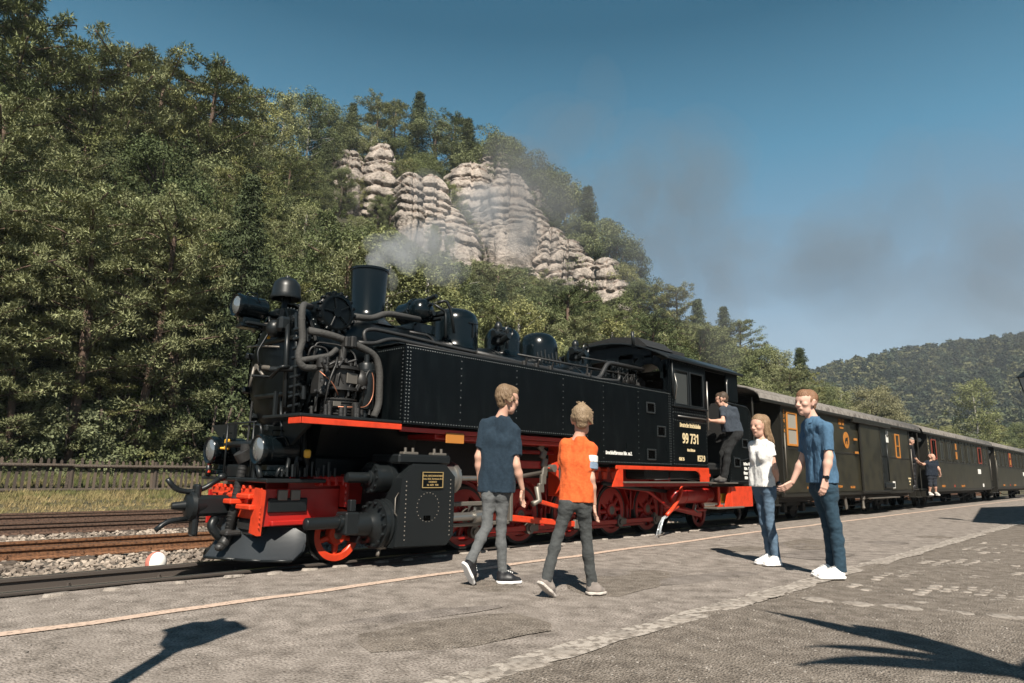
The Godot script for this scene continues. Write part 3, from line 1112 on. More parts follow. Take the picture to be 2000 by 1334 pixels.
		b.tube([Vector3(8.6, 0.88, s * 0.8), Vector3(8.75, 0.80, s * 0.85), Vector3(9.8, 0.72, s * 0.85), Vector3(10.25, 0.46, s * 0.95), Vector3(11.0, 0.37, s * 0.95), Vector3(11.55, 0.37, s * 0.95)], 0.026, 8, 0.12)
		b.prism(PackedVector2Array([Vector2(10.2, 0.44), Vector2(11.5, 0.24), Vector2(11.55, 0.30), Vector2(11.0, 0.42)]), 0.03, Vector3(0, 0, s * 0.86))
		b.box(Vector3(8.0, 0.16, s * 0.5), Vector3(4.4, 0.035, 0.02), 0.0)
		build("brake_rod", b, M.red, t)
	# ---- cylinders ----------------------------------------------------
	for s in [1.0, -1.0]:
		b = MB.new(LO)
		b.prism(PackedVector2Array([Vector2(4.40, 0.22), Vector2(5.10, 0.20), Vector2(5.19, 0.30), Vector2(5.19, 0.92), Vector2(5.05, 1.05), Vector2(4.60, 1.05), Vector2(4.46, 0.90), Vector2(4.44, 0.62)]), 0.02, Vector3(0, 0, s * 1.28 - 0.01))
		b.prism(PackedVector2Array([Vector2(4.42, 0.2), Vector2(5.1, 0.19), Vector2(5.17, 0.3), Vector2(5.17, 0.9), Vector2(5.04, 1.04), Vector2(4.6, 1.04), Vector2(4.48, 0.9), Vector2(4.46, 0.62)]), 0.88, Vector3(0, 0, 0.39 if s > 0 else -1.27))
		b.box(Vector3(4.80, 1.10, s * 1.0), Vector3(0.72, 0.10, 0.5), 0.02)
		o = build("cylinder_block", b, M.satin, t)
		b = MB.new(LO)
		for x in [4.62, 5.02]:
			for dx2 in [-0.05, 0.05]:
				b.cyl(Vector3(x + dx2, 1.13, s * 1.18), Vector3(x + dx2, 1.22, s * 1.18), 0.016, -1, 8)
			b.box(Vector3(x, 1.16, s * 1.18), Vector3(0.2, 0.03, 0.08), 0.006)
		for i in 14:
			b.rivet(Vector3(4.52, 0.28 + i * 0.045, s * 1.292), Vector3(0, 0, s), 0.009)
			b.rivet(Vector3(5.13, 0.30 + i * 0.045, s * 1.292), Vector3(0, 0, s), 0.009)
		for i in 22:
			var a := TAU * i / 22
			b.rivet(Vector3(4.82 + cos(a) * 0.15, 0.6 + sin(a) * 0.15, s * 1.292), Vector3(0, 0, s), 0.007)
		build_stuff("bolts", b, M.worn, o)
		b = MB.new(LO)
		b.box(Vector3(4.81, 0.49, s * 1.291), Vector3(0.09, 0.05, 0.006))
		build("inspection_slot", b, M.darkin, o)
		# front covers, tail rods
		b = MB.new(LO)
		b.lathe([Vector2(0, -0.10), Vector2(0.05, -0.10), Vector2(0.10, -0.05), Vector2(0.15, 0.0), Vector2(0.22, 0.02), Vector2(0.25, 0.02), Vector2(0.25, 0.06), Vector2(0.235, 0.06), Vector2(0.235, 0.09), Vector2(0.255, 0.10), Vector2(0.255, 0.16)], Vector3(4.31, 0.43, s * 1.0), XB, 32)
		b.bolts(Vector3(4.325, 0.43, s * 1.0), Vector3(-1, 0, 0), 0.215, 14, 0.018, 0.035)
		b.cyl(Vector3(4.05, 0.43, s * 1.0), Vector3(4.24, 0.43, s * 1.0), 0.10, 0.12, 18)
		b.box(Vector3(4.02, 0.45, s * 1.0), Vector3(0.16, 0.22, 0.2), 0.015)
		b.box(Vector3(4.06, 0.62, s * 1.0), Vector3(0.07, 0.12, 0.07), 0.01)
		build("cylinder_cover", b, M.satin, o)
		b = MB.new(LO)
		b.cyl(Vector3(3.56, 0.46, s * 1.0), Vector3(4.0, 0.46, s * 1.0), 0.058, -1, 18)
		b.cyl(Vector3(3.90, 0.46, s * 1.0), Vector3(3.96, 0.46, s * 1.0), 0.075, -1, 18)
		b.ball(Vector3(3.56, 0.46, s * 1.0), Vector3(0.02, 0.056, 0.056))
		build("tail_rod_cover", b, M.satin, o)
		b = MB.new(LO)
		b.lathe([Vector2(0, -0.02), Vector2(0.10, 0.0), Vector2(0.16, 0.0), Vector2(0.16, 0.05), Vector2(0.145, 0.05), Vector2(0.145, 0.2), Vector2(0.175, 0.21), Vector2(0.175, 0.25)], Vector3(4.27, 0.90, s * 0.98), XB, 28)
		b.bolts(Vector3(4.28, 0.90, s * 0.98), Vector3(-1, 0, 0), 0.135, 10, 0.016, 0.03)
		b.lathe([Vector2(0, 0), Vector2(0.05, 0.01), Vector2(0.055, 0.03), Vector2(0.055, 0.26), Vector2(0.08, 0.27), Vector2(0.08, 0.30)], Vector3(3.98, 0.90, s * 0.98), XB, 20)
		build("valve_chest_cover", b, M.satin, o)
		b = MB.new(LO)
		b.lathe([Vector2(0.16, 0.0), Vector2(0.16, 0.20), Vector2(0.18, 0.21), Vector2(0.18, 0.25), Vector2(0.09, 0.27), Vector2(0.07, 0.33), Vector2(0, 0.34)], Vector3(5.17, 0.90, s * 0.98), XB, 28)
		b.bolts(Vector3(5.42, 0.90, s * 0.98), Vector3(1, 0, 0), 0.15, 10, 0.014, 0.03)
		b.cyl(Vector3(5.45, 0.90, s * 0.98), Vector3(5.9, 0.90, s * 0.98), 0.03, -1, 12)
		b.lathe([Vector2(0.25, 0.0), Vector2(0.25, 0.05), Vector2(0.12, 0.08), Vector2(0.08, 0.16), Vector2(0.05, 0.2)], Vector3(5.17, 0.45, s * 0.97), XB, 28)
		b.cyl(Vector3(5.3, 0.45, s * 0.97), Vector3(5.86, 0.45, s * 0.97), 0.042, -1, 14)
		b.cyl(Vector3(5.78, 0.45, s * 0.97), Vector3(5.9, 0.45, s * 0.97), 0.075, -1, 14)
		build("piston_rod", b, M.steel, o)
		b = MB.new(LO)
		b.box(Vector3(4.40, 0.24, s * 1.05), Vector3(0.10, 0.12, 0.12), 0.015)
		b.tube([Vector3(4.4, 0.2, s * 1.05), Vector3(4.35, 0.12, s * 1.08)], 0.02, 6)
		b.tube([Vector3(4.46, 0.75, s * 1.24), Vector3(4.40, 0.70, s * 1.27), Vector3(4.40, 0.55, s * 1.27), Vector3(4.50, 0.47, s * 1.26), Vector3(4.46, 0.25, s * 1.2)], 0.007, 5)
		build("drain_cock", b, M.worn, o)
	# maker's plate on the near cylinder
	b = MB.new(LO)
	b.box(Vector3(4.86, 0.885, 1.298), Vector3(0.30, 0.175, 0.012), 0.004)
	o = build("builder_plate", b, M.black, t)
	b = MB.new(LO)
	for s in [-1.0, 1.0]:
		b.box(Vector3(4.86, 0.885 + s * 0.080, 1.306), Vector3(0.29, 0.008, 0.008))
		b.box(Vector3(4.86 + s * 0.141, 0.885, 1.3065), Vector3(0.008, 0.152, 0.007))
	build("plate_border", b, M.brass, o)
	var yy2 := 0.05
	for ln in ["SÄCHS. MASCHINENFABRIK", "vorm. Rich. Hartmann A.G.", "CHEMNITZ", "No  4678   1928"]:
		lettering(ln, 0.018, Vector3(-3.14, 0.878 + yy2, 1.304), M.brass, o, 0.9)
		yy2 -= 0.032
	# ---- smokebox, boiler ------------------------------------------------
	b = MB.new(LO)
	b.lathe([Vector2(0.74, -0.02), Vector2(0.76, 0.0), Vector2(0.76, 0.06), Vector2(0.74, 0.07), Vector2(0.74, 1.85)], Vector3(3.70, 2.05, 0), XB, 48)
	b.prism(PackedVector2Array([Vector2(-0.6, 1.45), Vector2(0.6, 1.45), Vector2(0.48, 1.0), Vector2(-0.48, 1.0)]), 1.3, Vector3(3.9, 0, 0), Basis(Vector3(0, 0, 1), Vector3.UP, Vector3(1, 0, 0)))
	b.box(Vector3(4.5, 0.95, 0), Vector3(1.3, 0.35, 1.1), 0.04)
	o = build("smokebox", b, M.black, t)
	b = MB.new(LO)
	for i in 60:
		var a := TAU * i / 60
		b.rivet(Vector3(3.685, 2.05 + sin(a) * 0.70, cos(a) * 0.70), Vector3(-1, 0, 0), 0.012)
		b.rivet(Vector3(3.73, 2.05 + sin(a) * 0.76, cos(a) * 0.76), Vector3(0, sin(a), cos(a)), 0.011)
		b.rivet(Vector3(5.45, 2.05 + sin(a) * 0.74, cos(a) * 0.74), Vector3(0, sin(a), cos(a)), 0.011)
	build_stuff("rivets", b, M.rivet, o)
	b = MB.new(LO)
	b.lathe([Vector2(0.0, -0.085), Vector2(0.2, -0.08), Vector2(0.42, -0.055), Vector2(0.58, -0.015), Vector2(0.62, 0.01), Vector2(0.62, 0.04), Vector2(0.70, 0.045)], Vector3(3.64, 2.05, 0), XB, 44)
	var door := build("smokebox_door", b, M.black, t)
	b = MB.new(LO)
	for y in [1.75, 2.35]:
		b.tube([Vector3(3.60, y, 0.66), Vector3(3.575, y, 0.45), Vector3(3.555, y, -0.25)], 0.025, 6)
		b.cyl(Vector3(3.61, y - 0.07, 0.68), Vector3(3.61, y + 0.07, 0.68), 0.03, -1, 10)
	for i in 10:
		var a := TAU * i / 10 + 0.3
		b.box(Vector3(3.62, 2.05 + sin(a) * 0.645, cos(a) * 0.645), Vector3(0.09, 0.07, 0.07), 0.012, Basis(Vector3(1, 0, 0), -a))
	build("door_hinge", b, M.satin, door)
	b = MB.new(LO)
	b.cyl(Vector3(3.40, 2.05, 0), Vector3(3.57, 2.05, 0), 0.035, -1, 12)
	for i in 2:
		var a := 0.5 + i * 1.2
		b.tube([Vector3(3.42 - i * 0.03, 2.05, 0), Vector3(3.40 - i * 0.03, 2.05 - sin(a) * 0.22, cos(a) * 0.22)], 0.016, 6)
	b.tube([Vector3(3.5, 2.5, -0.35), Vector3(3.44, 2.53, 0.0), Vector3(3.5, 2.50, 0.35)], 0.014, 6)
	b.tube([Vector3(3.55, 2.35, -0.55), Vector3(3.5, 2.32, -0.2), Vector3(3.50, 2.25, 0.3)], 0.012, 6)
	build("door_handle", b, M.worn, door)
	b = MB.new(LO)
	b.lathe([Vector2(0.67, 0.0), Vector2(0.67, 4.5)], Vector3(5.5, 2.05, 0), XB, 40)
	o = build("boiler", b, M.black, t)
	b = MB.new(LO)
	for x in [5.6, 6.75, 7.65, 8.55, 9.5]:
		b.lathe([Vector2(0.67, 0.0), Vector2(0.682, 0.002), Vector2(0.682, 0.058), Vector2(0.67, 0.06)], Vector3(x, 2.05, 0), XB, 40)
	build("boiler_band", b, M.satin, o)
	# chimney
	b = MB.new(LO)
	b.lathe([Vector2(0.40, 2.70), Vector2(0.31, 2.76), Vector2(0.235, 2.82), Vector2(0.210, 2.90), Vector2(0.232, 3.42), Vector2(0.246, 3.425), Vector2(0.248, 3.452), Vector2(0.236, 3.458), Vector2(0.215, 3.455), Vector2(0.185, 2.9)], Vector3(4.79, 0, 0), Basis(), 40)
	build("chimney", b, M.gloss, t)
	# domes and sandboxes
	o = dome(t, "steam_dome", 6.26, 0.325, 2.62, 3.21, 0.35)
	b = MB.new(LO)
	b.box(Vector3(6.3, 2.98, 0.33), Vector3(0.16, 0.012, 0.02))
	b.box(Vector3(6.3, 2.88, 0.33), Vector3(0.012, 0.2, 0.02))
	build("dome_step", b, M.satin, o)
	o = dome(t, "sand_dome", 7.22, 0.275, 2.62, 3.11, 0.45)
	o = dome(t, "sand_dome", 8.04, 0.31, 2.62, 3.15, 0.5)
	o = dome(t, "sand_dome", 9.05, 0.225, 2.62, 3.05, 0.5)
	b = MB.new(LO)
	for x in [6.78, 8.55]:
		b.box(Vector3(x, 2.86, 0.34), Vector3(0.16, 0.22, 0.16), 0.02)
		b.ball(Vector3(x, 3.0, 0.34), Vector3(0.06, 0.09, 0.06))
		b.cyl(Vector3(x - 0.16, 2.88, 0.40), Vector3(x + 0.18, 2.9, 0.40), 0.05, -1, 10)
		b.cyl(Vector3(x, 2.8, 0.4), Vector3(x, 2.85, 0.56), 0.045, -1, 10)
		b.cyl(Vector3(x + 0.1, 2.7, 0.42), Vector3(x + 0.1, 2.98, 0.44), 0.022, -1, 8)
		b.lathe([Vector2(0.07, 0), Vector2(0.08, 0.012), Vector2(0.07, 0.024)], Vector3(x + 0.02, 2.93, 0.53), ZB, 14)
		b.bolts(Vector3(x, 2.88, 0.43), Vector3(0, 0, 1), 0.075, 6, 0.012, 0.03)
	for i in 7:
		var x := 7.45 + i * 0.085
		b.cyl(Vector3(x, 2.58, 0.52), Vector3(x, 2.72 + (i % 3) * 0.03, 0.50), 0.016, -1, 7)
		b.cyl(Vector3(x, 2.64, 0.515), Vector3(x, 2.67, 0.515), 0.028, -1, 6)
	for i in 8:
		var x := 9.3 + i * 0.07
		b.cyl(Vector3(x, 2.55, 0.4 + (i % 2) * 0.1), Vector3(x, 2.85 - (i % 3) * 0.05, 0.42 + (i % 2) * 0.08), 0.014, -1, 7)
		b.box(Vector3(x, 2.78 - (i % 3) * 0.06, 0.5), Vector3(0.05, 0.07, 0.05), 0.008)
	build("sander_valve", b, M.satin, t)
	# turbo generator on the boiler
	b = MB.new(LO)
	b.lathe([Vector2(0.0, -0.02), Vector2(0.08, 0.0), Vector2(0.14, 0.04), Vector2(0.165, 0.11), Vector2(0.165, 0.20), Vector2(0.185, 0.21), Vector2(0.185, 0.25), Vector2(0.15, 0.26), Vector2(0.15, 0.5)], Vector3(5.48, 3.02, 0.34), Basis(Vector3(1, 0, 0), Vector3(0, 0, -1), Vector3(0, 1, 0)), 28)
	b.bolts(Vector3(5.48, 3.02, 0.14), Vector3(0, 0, 1), 0.172, 12, 0.010, 0.02)
	b.box(Vector3(5.45, 2.76, 0.1), Vector3(0.34, 0.14, 0.5), 0.02)
	o = build("generator", b, M.gloss, t)
	b = MB.new(LO)
	for i in 9:
		var a := rng.randf() * TAU
		b.cyl(Vector3(5.60 + cos(a) * 0.10, 3.06 + sin(a) * 0.14, 0.16), Vector3(5.63 + cos(a) * 0.12, 3.08 + sin(a) * 0.16, 0.40), rng.randf_range(0.018, 0.035), -1, 8)
	b.tube([Vector3(5.62, 3.14, 0.36), Vector3(5.72, 3.18, 0.42), Vector3(5.78, 3.04, 0.46), Vector3(5.82, 2.75, 0.48)], 0.02, 7, 0.05)
	b.tube([Vector3(5.55, 3.1, 0.38), Vector3(5.7, 3.02, 0.44), Vector3(5.66, 2.66, 0.5)], 0.018, 7, 0.05)
	build("generator_fittings", b, M.satin, o)
	# feed-water heater drum lying across the smokebox
	b = MB.new(LO)
	b.cyl(Vector3(3.96, 2.66, -0.64), Vector3(3.96, 2.66, 0.60), 0.185, -1, 36)
	b.lathe([Vector2(0.185, -0.06), Vector2(0.222, -0.055), Vector2(0.222, 0.0), Vector2(0.196, 0.02), Vector2(0.170, 0.022), Vector2(0.170, 0.0), Vector2(0.0, 0.0)], Vector3(3.96, 2.66, 0.645), ZB, 40)
	for i in 5:
		var a := TAU * i / 5 + 0.55
		b.box(Vector3(3.96 + cos(a) * 0.096, 2.66 + sin(a) * 0.096, 0.652), Vector3(0.155, 0.024, 0.02), 0.006, Basis(Vector3(0, 0, 1), a))
	b.cyl(Vector3(3.96, 2.66, 0.64), Vector3(3.96, 2.66, 0.67), 0.05, -1, 16)
	for i in 18:
		var a := TAU * i / 18
		b.box(Vector3(3.96 + cos(a) * 0.219, 2.66 + sin(a) * 0.219, 0.63), Vector3(0.042, 0.038, 0.07), 0.008, Basis(Vector3(0, 0, 1), a))
	b.box(Vector3(3.96, 2.42, 0.3), Vector3(0.4, 0.12, 0.6), 0.03)
	build("preheater_drum", b, M.black, t)
	# bell
	b = MB.new(LO)
	b.lathe([Vector2(0.150, 2.865), Vector2(0.165, 2.86), Vector2(0.171, 2.875), Vector2(0.160, 2.92), Vector2(0.154, 2.99), Vector2(0.138, 3.05), Vector2(0.09, 3.095), Vector2(0.03, 3.11), Vector2(0.02, 3.135), Vector2(0, 3.14)], Vector3(3.69, 0, 0.0), Basis(), 32)
	b.lathe([Vector2(0.150, 2.865), Vector2(0.138, 2.93), Vector2(0.09, 3.05), Vector2(0.0, 3.07)], Vector3(3.69, 0, 0), Basis(), 24)
	o = build("bell", b, M.satin, t)
	b = MB.new(LO)
	b.cyl(Vector3(3.70, 2.7, 0), Vector3(3.70, 2.90, 0), 0.06, 0.045, 12)
	b.box(Vector3(3.72, 2.66, 0), Vector3(0.3, 0.14, 0.3), 0.03)
	b.cyl(Vector3(3.40, 2.64, 0.05), Vector3(3.66, 2.64, 0.05), 0.035, -1, 10)
	b.tube([Vector3(3.60, 2.70, 0.2), Vector3(3.62, 2.48, 0.3), Vector3(3.55, 2.40, 0.36), Vector3(3.5, 2.46, 0.36), Vector3(3.53, 2.54, 0.34)], 0.013, 6, 0.05)
	build("bell_bracket", b, M.black, o)
	# lamps
	lamp_drum(t, "headlamp", Vector3(3.13, 2.69, 0.0), 0.122, 0.32, "upper headlamp in front of the bell")
	lamp_drum(t, "headlamp", Vector3(3.24, 1.16, 0.55), 0.145, 0.38, "lower headlamp towards the platform")
	lamp_drum(t, "headlamp", Vector3(3.24, 1.16, -0.55), 0.145, 0.38, "lower headlamp on the far side")
	b = MB.new(LO)
	b.box(Vector3(3.38, 2.50, 0), Vector3(0.34, 0.03, 0.26), 0.006)
	b.tube([Vector3(3.5, 2.49, 0), Vector3(3.68, 2.35, 0)], 0.025, 6)
	b.tube([Vector3(3.45, 2.6, 0.12), Vector3(3.47, 2.45, 0.13), Vector3(3.35, 2.2, 0.12), Vector3(3.37, 2.05, 0.15)], 0.012, 6, 0.05)
	build("lamp_bracket", b, M.satin, t)
	b = MB.new(LO)
	b.box(Vector3(3.51, 2.42, 0.04), Vector3(0.03, 0.09, 0.05), 0.0, Basis(Vector3(0, 0, 1), -0.4))
	build("yellow_tag", b, M.yellow, t)
	# ---- front end -------------------------------------------------------
	b = MB.new(LO)
	b.box(Vector3(3.30, 0.745, 0), Vector3(0.06, 0.075, 0.98), 0.008)
	b.box(Vector3(3.30, 0.53, 0), Vector3(0.05, 0.09, 0.98), 0.008)
	for zz in [-0.44, -0.2, 0.05, 0.3, 0.46]:
		b.box(Vector3(3.30, 0.64, zz), Vector3(0.04, 0.16, 0.07), 0.006)
	b.prism(PackedVector2Array([Vector2(0.50, 0.36), Vector2(0.66, 0.34), Vector2(0.70, 0.77), Vector2(0.55, 0.79)]), 0.045, Vector3(3.285, 0, 0), Basis(Vector3(0, 0, 1), Vector3.UP, Vector3(-1, 0, 0)))
	b.box(Vector3(3.26, 0.70, 0.12), Vector3(0.07, 0.05, 0.7), 0.012)
	b.box(Vector3(3.22, 0.60, -0.22), Vector3(0.14, 0.12, 0.26), 0.015)
	b.box(Vector3(3.24, 0.60, 0.42), Vector3(0.10, 0.05, 0.3), 0.01)
	for i in 7:
		b.box(Vector3(3.27, 0.79, -0.42 + i * 0.14), Vector3(0.05, 0.04, 0.04), 0.008)
	o = build("buffer_beam", b, M.redlight, t)
	b = MB.new(LO)
	for i in 9:
		b.rivet(Vector3(3.247, 0.42 + i * 0.045, 0.68), Vector3(-1, 0, 0), 0.012)
		b.rivet(Vector3(3.273, 0.76, -0.45 + i * 0.11), Vector3(-1, 0, 0), 0.014)
	build_stuff("rivets", b, M.redlight, o)
	b = MB.new(LO)
	b.box(Vector3(3.72, 0.60, 0.62), Vector3(0.85, 0.36, 0.03), 0.006)
	b.box(Vector3(4.1, 0.75, 0.55), Vector3(1.0, 0.28, 0.05), 0.01)
	b.box(Vector3(3.72, 0.56, -0.62), Vector3(0.85, 0.36, 0.03), 0.006)
	b.box(Vector3(3.75, 0.45, 0.66), Vector3(0.75, 0.05, 0.06), 0.01)
	b.box(Vector3(3.98, 0.88, 0.66), Vector3(0.42, 0.06, 0.14), 0.01)
	b.box(Vector3(4.16, 0.76, 0.70), Vector3(0.05, 0.34, 0.12), 0.01)
	for i in 4:
		b.box(Vector3(3.86 + i * 0.09, 0.85, 0.68), Vector3(0.035, 0.08, 0.12), 0.008)
	for i in 5:
		b.cyl(Vector3(4.14, 0.64 + i * 0.07, 0.75), Vector3(4.14, 0.64 + i * 0.07, 0.78), 0.018, -1, 6)
	build("side_frame_plate", b, M.red, t)
	b = MB.new(LO)
	b.box(Vector3(3.48, 0.72, 0.655), Vector3(0.10, 0.10, 0.04), 0.006)
	b.box(Vector3(3.62, 0.72, 0.655), Vector3(0.10, 0.10, 0.04), 0.006)
	build("data_plate", b, M.worn, t)
	b = MB.new(LO)
	b.box(Vector3(3.55, 0.62, 0.648), Vector3(0.42, 0.14, 0.03), 0.01)
	b.box(Vector3(3.55, 0.86, 0.3), Vector3(0.65, 0.04, 1.0), 0.008)
	b.box(Vector3(3.60, 0.94, 0.0), Vector3(0.5, 0.14, 0.8), 0.02)
	b.box(Vector3(3.32, 0.86, 0), Vector3(0.12, 0.03, 1.5), 0.006)
	b.box(Vector3(3.72, 1.0, -0.45), Vector3(0.5, 0.5, 0.3), 0.04)
	b.tube([Vector3(3.33, 1.22, -0.36), Vector3(3.33, 1.22, 0.36)], 0.035, 10, 0.08)
	b.tube([Vector3(3.25, 0.88, 0.62), Vector3(3.25, 1.0, 0.56)], 0.03, 6)
	b.tube([Vector3(3.25, 0.88, -0.58), Vector3(3.25, 1.0, -0.56)], 0.03, 6)
	b.box(Vector3(3.30, 0.98, 0.40), Vector3(0.05, 0.22, 0.05), 0.01)
	b.tube([Vector3(3.6, 1.2, 0.30), Vector3(3.6, 1.36, 0.30), Vector3(3.7, 1.36, 0.30), Vector3(3.7, 1.2, 0.30)], 0.016, 6, 0.05)
	b.tube([Vector3(3.36, 0.90, 0.72), Vector3(3.40, 1.0, 0.72), Vector3(3.46, 0.9, 0.72), Vector3(3.5, 1.08, 0.70)], 0.02, 6, 0.05)
	b.prism(PackedVector2Array([Vector2(3.45, 0.88), Vector2(3.60, 0.88), Vector2(3.52, 1.04), Vector2(3.42, 1.04)]), 0.04, Vector3(0, 0, 0.52))
	b.tube([Vector3(3.62, 1.5, 0.62), Vector3(3.60, 1.05, 0.66), Vector3(3.62, 0.88, 0.68)], 0.022, 7)
	b.tube([Vector3(3.7, 1.5, 0.55), Vector3(3.72, 1.1, 0.6), Vector3(3.8, 0.95, 0.6)], 0.03, 7)
	for i in 14:
		b.cyl(Vector3(3.42 + i * 0.045, 0.90, 0.72 + (i % 3) * 0.02), Vector3(3.42 + i * 0.045, 0.96 + (i % 4) * 0.03, 0.72 + (i % 3) * 0.02), 0.014, -1, 6)
	build("front_gear", b, M.satin, t)
	b = MB.new(LO)
	b.box(Vector3(3.70, 1.13, 0.69), Vector3(0.075, 0.085, 0.04), 0.015)
	b.box(Vector3(3.32, 1.22, -0.33), Vector3(0.04, 0.12, 0.07), 0.01)
	b.tube([Vector3(3.27, 1.25, -0.50), Vector3(3.28, 1.18, -0.45), Vector3(3.31, 1.18, -0.36)], 0.015, 6, 0.04)
	b.box(Vector3(3.54, 1.42, 0.52), Vector3(0.03, 0.12, 0.02), 0.0)
	build("yellow_fitting", b, M.yellow, t)
	b = MB.new(LO)
	b.box(Vector3(3.25, 0.97, -0.56), Vector3(0.035, 0.12, 0.035), 0.01)
	b.box(Vector3(3.24, 0.645, 0.15), Vector3(0.20, 0.05, 0.22), 0.01)
	build("orange_clip", b, M.redlight, t)
	# vacuum brake hose hanging at the front
	b = MB.new(LO)
	b.tube([Vector3(3.31, 1.14, 0.16), Vector3(3.26, 0.80, 0.16), Vector3(3.20, 0.36, 0.17)], 0.044, 16, 0.1)
	b.cyl(Vector3(3.31, 1.08, 0.16), Vector3(3.31, 1.22, 0.16), 0.062, -1, 14)
	b.cyl(Vector3(3.31, 1.2, 0.16), Vector3(3.33, 1.66, 0.15), 0.012, -1, 8)
	for i in 18:
		var u := i / 17.0
		b.cyl(Vector3(3.288 - u * 0.086, 1.0 - u * 0.60, 0.162), Vector3(3.2865 - u * 0.086, 0.99 - u * 0.60, 0.162), 0.0475, -1, 16)
	o = build("brake_hose", b, M.matt, t)
	b = MB.new(LO)
	b.tube([Vector3(3.20, 0.36, 0.17), Vector3(3.17, 0.28, 0.19), Vector3(3.12, 0.23, 0.21)], 0.048, 10, 0.05)
	b.ball(Vector3(3.10, 0.21, 0.21), Vector3(0.05, 0.04, 0.05))
	b.box(Vector3(3.2, 0.34, 0.2), Vector3(0.16, 0.05, 0.16), 0.015)
	b.cyl(Vector3(3.25, 1.14, 0.17), Vector3(3.30, 1.06, 0.17), 0.08, -1, 14)
	build("hose_coupling", b, M.pipe, o)
	# coupler
	b = MB.new(LO)
	b.box(Vector3(3.05, 0.60, 0), Vector3(0.36, 0.20, 0.20), 0.03)
	b.cyl(Vector3(2.88, 0.60, 0), Vector3(3.0, 0.60, 0), 0.12, 0.10, 18)
	b.lathe([Vector2(0.0, -0.05), Vector2(0.08, -0.045), Vector2(0.135, -0.02), Vector2(0.145, 0.02), Vector2(0.10, 0.04)], Vector3(2.86, 0.60, 0), XB, 24)
	b.box(Vector3(2.90, 0.56, 0.03), Vector3(0.06, 0.50, 0.12), 0.02)
	b.tube([Vector3(3.1, 0.48, 0.05), Vector3(3.05, 0.40, 0.07), Vector3(3.14, 0.30, 0.08), Vector3(3.2, 0.26, 0.08)], 0.045, 8, 0.05)
	o = build("centre_coupler", b, M.satin, t)
	b = MB.new(LO)
	b.tube([Vector3(2.62, 0.86, 0.0), Vector3(2.70, 0.76, 0.0), Vector3(2.84, 0.73, 0.0), Vector3(2.96, 0.76, 0.02), Vector3(3.12, 0.87, 0.05)], 0.026, 8, 0.06)
	b.tube([Vector3(2.56, 0.38, 0.0), Vector3(2.66, 0.46, 0.0), Vector3(2.88, 0.48, 0.0)], 0.026, 8, 0.06)
	b.ball(Vector3(3.13, 0.88, 0.05), Vector3(0.05, 0.04, 0.04))
	build("coupling_link", b, M.satin, o)
	b = MB.new(LO)
	b.cyl(Vector3(2.70, 0.60, -0.04), Vector3(2.82, 0.60, -0.02), 0.035, 0.05, 10)
	build("draw_hook", b, M.satin, o)
	# snow plough: two wings meeting in front
	var pm := mat(lin(0.018, 0.022, 0.026), 0.45)
	for s in [1.0, -1.0]:
		b = MB.new(LO)
		b.soft()
		var bot := [Vector3(3.05, 0.10, 0.0), Vector3(3.20, 0.10, 0.35), Vector3(3.33, 0.10, 0.62), Vector3(3.52, 0.11, 0.86), Vector3(3.60, 0.20, 0.90)]
		var top := [Vector3(3.22, 0.50, 0.0), Vector3(3.36, 0.46, 0.28), Vector3(3.50, 0.42, 0.50), Vector3(3.62, 0.40, 0.66), Vector3(3.70, 0.34, 0.74)]
		var R := 6
		for th in 2:
			var sh := Vector3(0.02 * th, 0, 0)
			for i in 4:
				for k in R:
					var f := func(ii: int, kk: int) -> Vector3:
						var u := float(kk) / R
						var p: Vector3 = bot[ii].lerp(top[ii], u)
						p.x += sin(u * PI) * 0.03 * (1.0 if ii < 4 else 0.3)
						p.z *= s
						return p + sh
					b.q(f.call(i, k), f.call(i + 1, k), f.call(i + 1, k + 1), f.call(i, k + 1))
		o = build("plough_blade", b, pm, t)
		b = MB.new(LO)
		for i in 3:
			var p: Vector3 = bot[i]
			var q2: Vector3 = bot[i + 1]
			b.tube([Vector3(p.x, p.y, p.z * s), Vector3(q2.x, q2.y, q2.z * s)], 0.014, 6)
			p = top[i]
			q2 = top[i + 1]
			b.tube([Vector3(p.x, p.y, p.z * s), Vector3(q2.x, q2.y, q2.z * s)], 0.013, 6)
		b.box(Vector3(3.40, 0.30, s * 0.33), Vector3(0.05, 0.34, 0.10), 0.01, Basis(Vector3(0, 0, 1), -0.4))
		build("plough_edge", b, M.satin, o)
	b = MB.new(LO)
	b.box(Vector3(3.34, 0.42, 0.30), Vector3(0.12, 0.12, 0.34), 0.02)
	b.box(Vector3(3.34, 0.42, -0.30), Vector3(0.12, 0.12, 0.34), 0.02)
	b.box(Vector3(3.6, 0.36, 0.0), Vector3(0.6, 0.10, 0.9), 0.02)
	build("plough_bracket", b, M.matt, t)
	# running boards with red edge
	for s in [1.0, -1.0]:
		b = MB.new(LO)
		if s > 0:
			b.box(Vector3(3.83, 1.475, s * 0.93), Vector3(1.17, 0.03, 0.74), 0.006)
			b.box(Vector3(3.72, 1.475, s * 0.48), Vector3(0.5, 0.03, 0.3), 0.006)
		else:
			b.box(Vector3(4.2, 1.475, s * 0.9), Vector3(0.44, 0.03, 0.6), 0.006)
		b.prism(PackedVector2Array([Vector2(0.5, 1.46), Vector2(1.1, 1.46), Vector2(0.5, 1.1)]), 0.04, Vector3(3.5, 0, 0) if s > 0 else Vector3(3.5, 0, 0), Basis(Vector3(0, 0, s), Vector3.UP, Vector3(s, 0, 0)))
		o = build("running_board", b, M.satin, t)
		if s < 0:
			continue
		b = MB.new(LO)
		b.box(Vector3(3.84, 1.425, s * 1.295), Vector3(1.15, 0.058, 0.012), 0.003)
		b.box(Vector3(3.258, 1.425, s * 1.18), Vector3(0.012, 0.058, 0.22), 0.003)
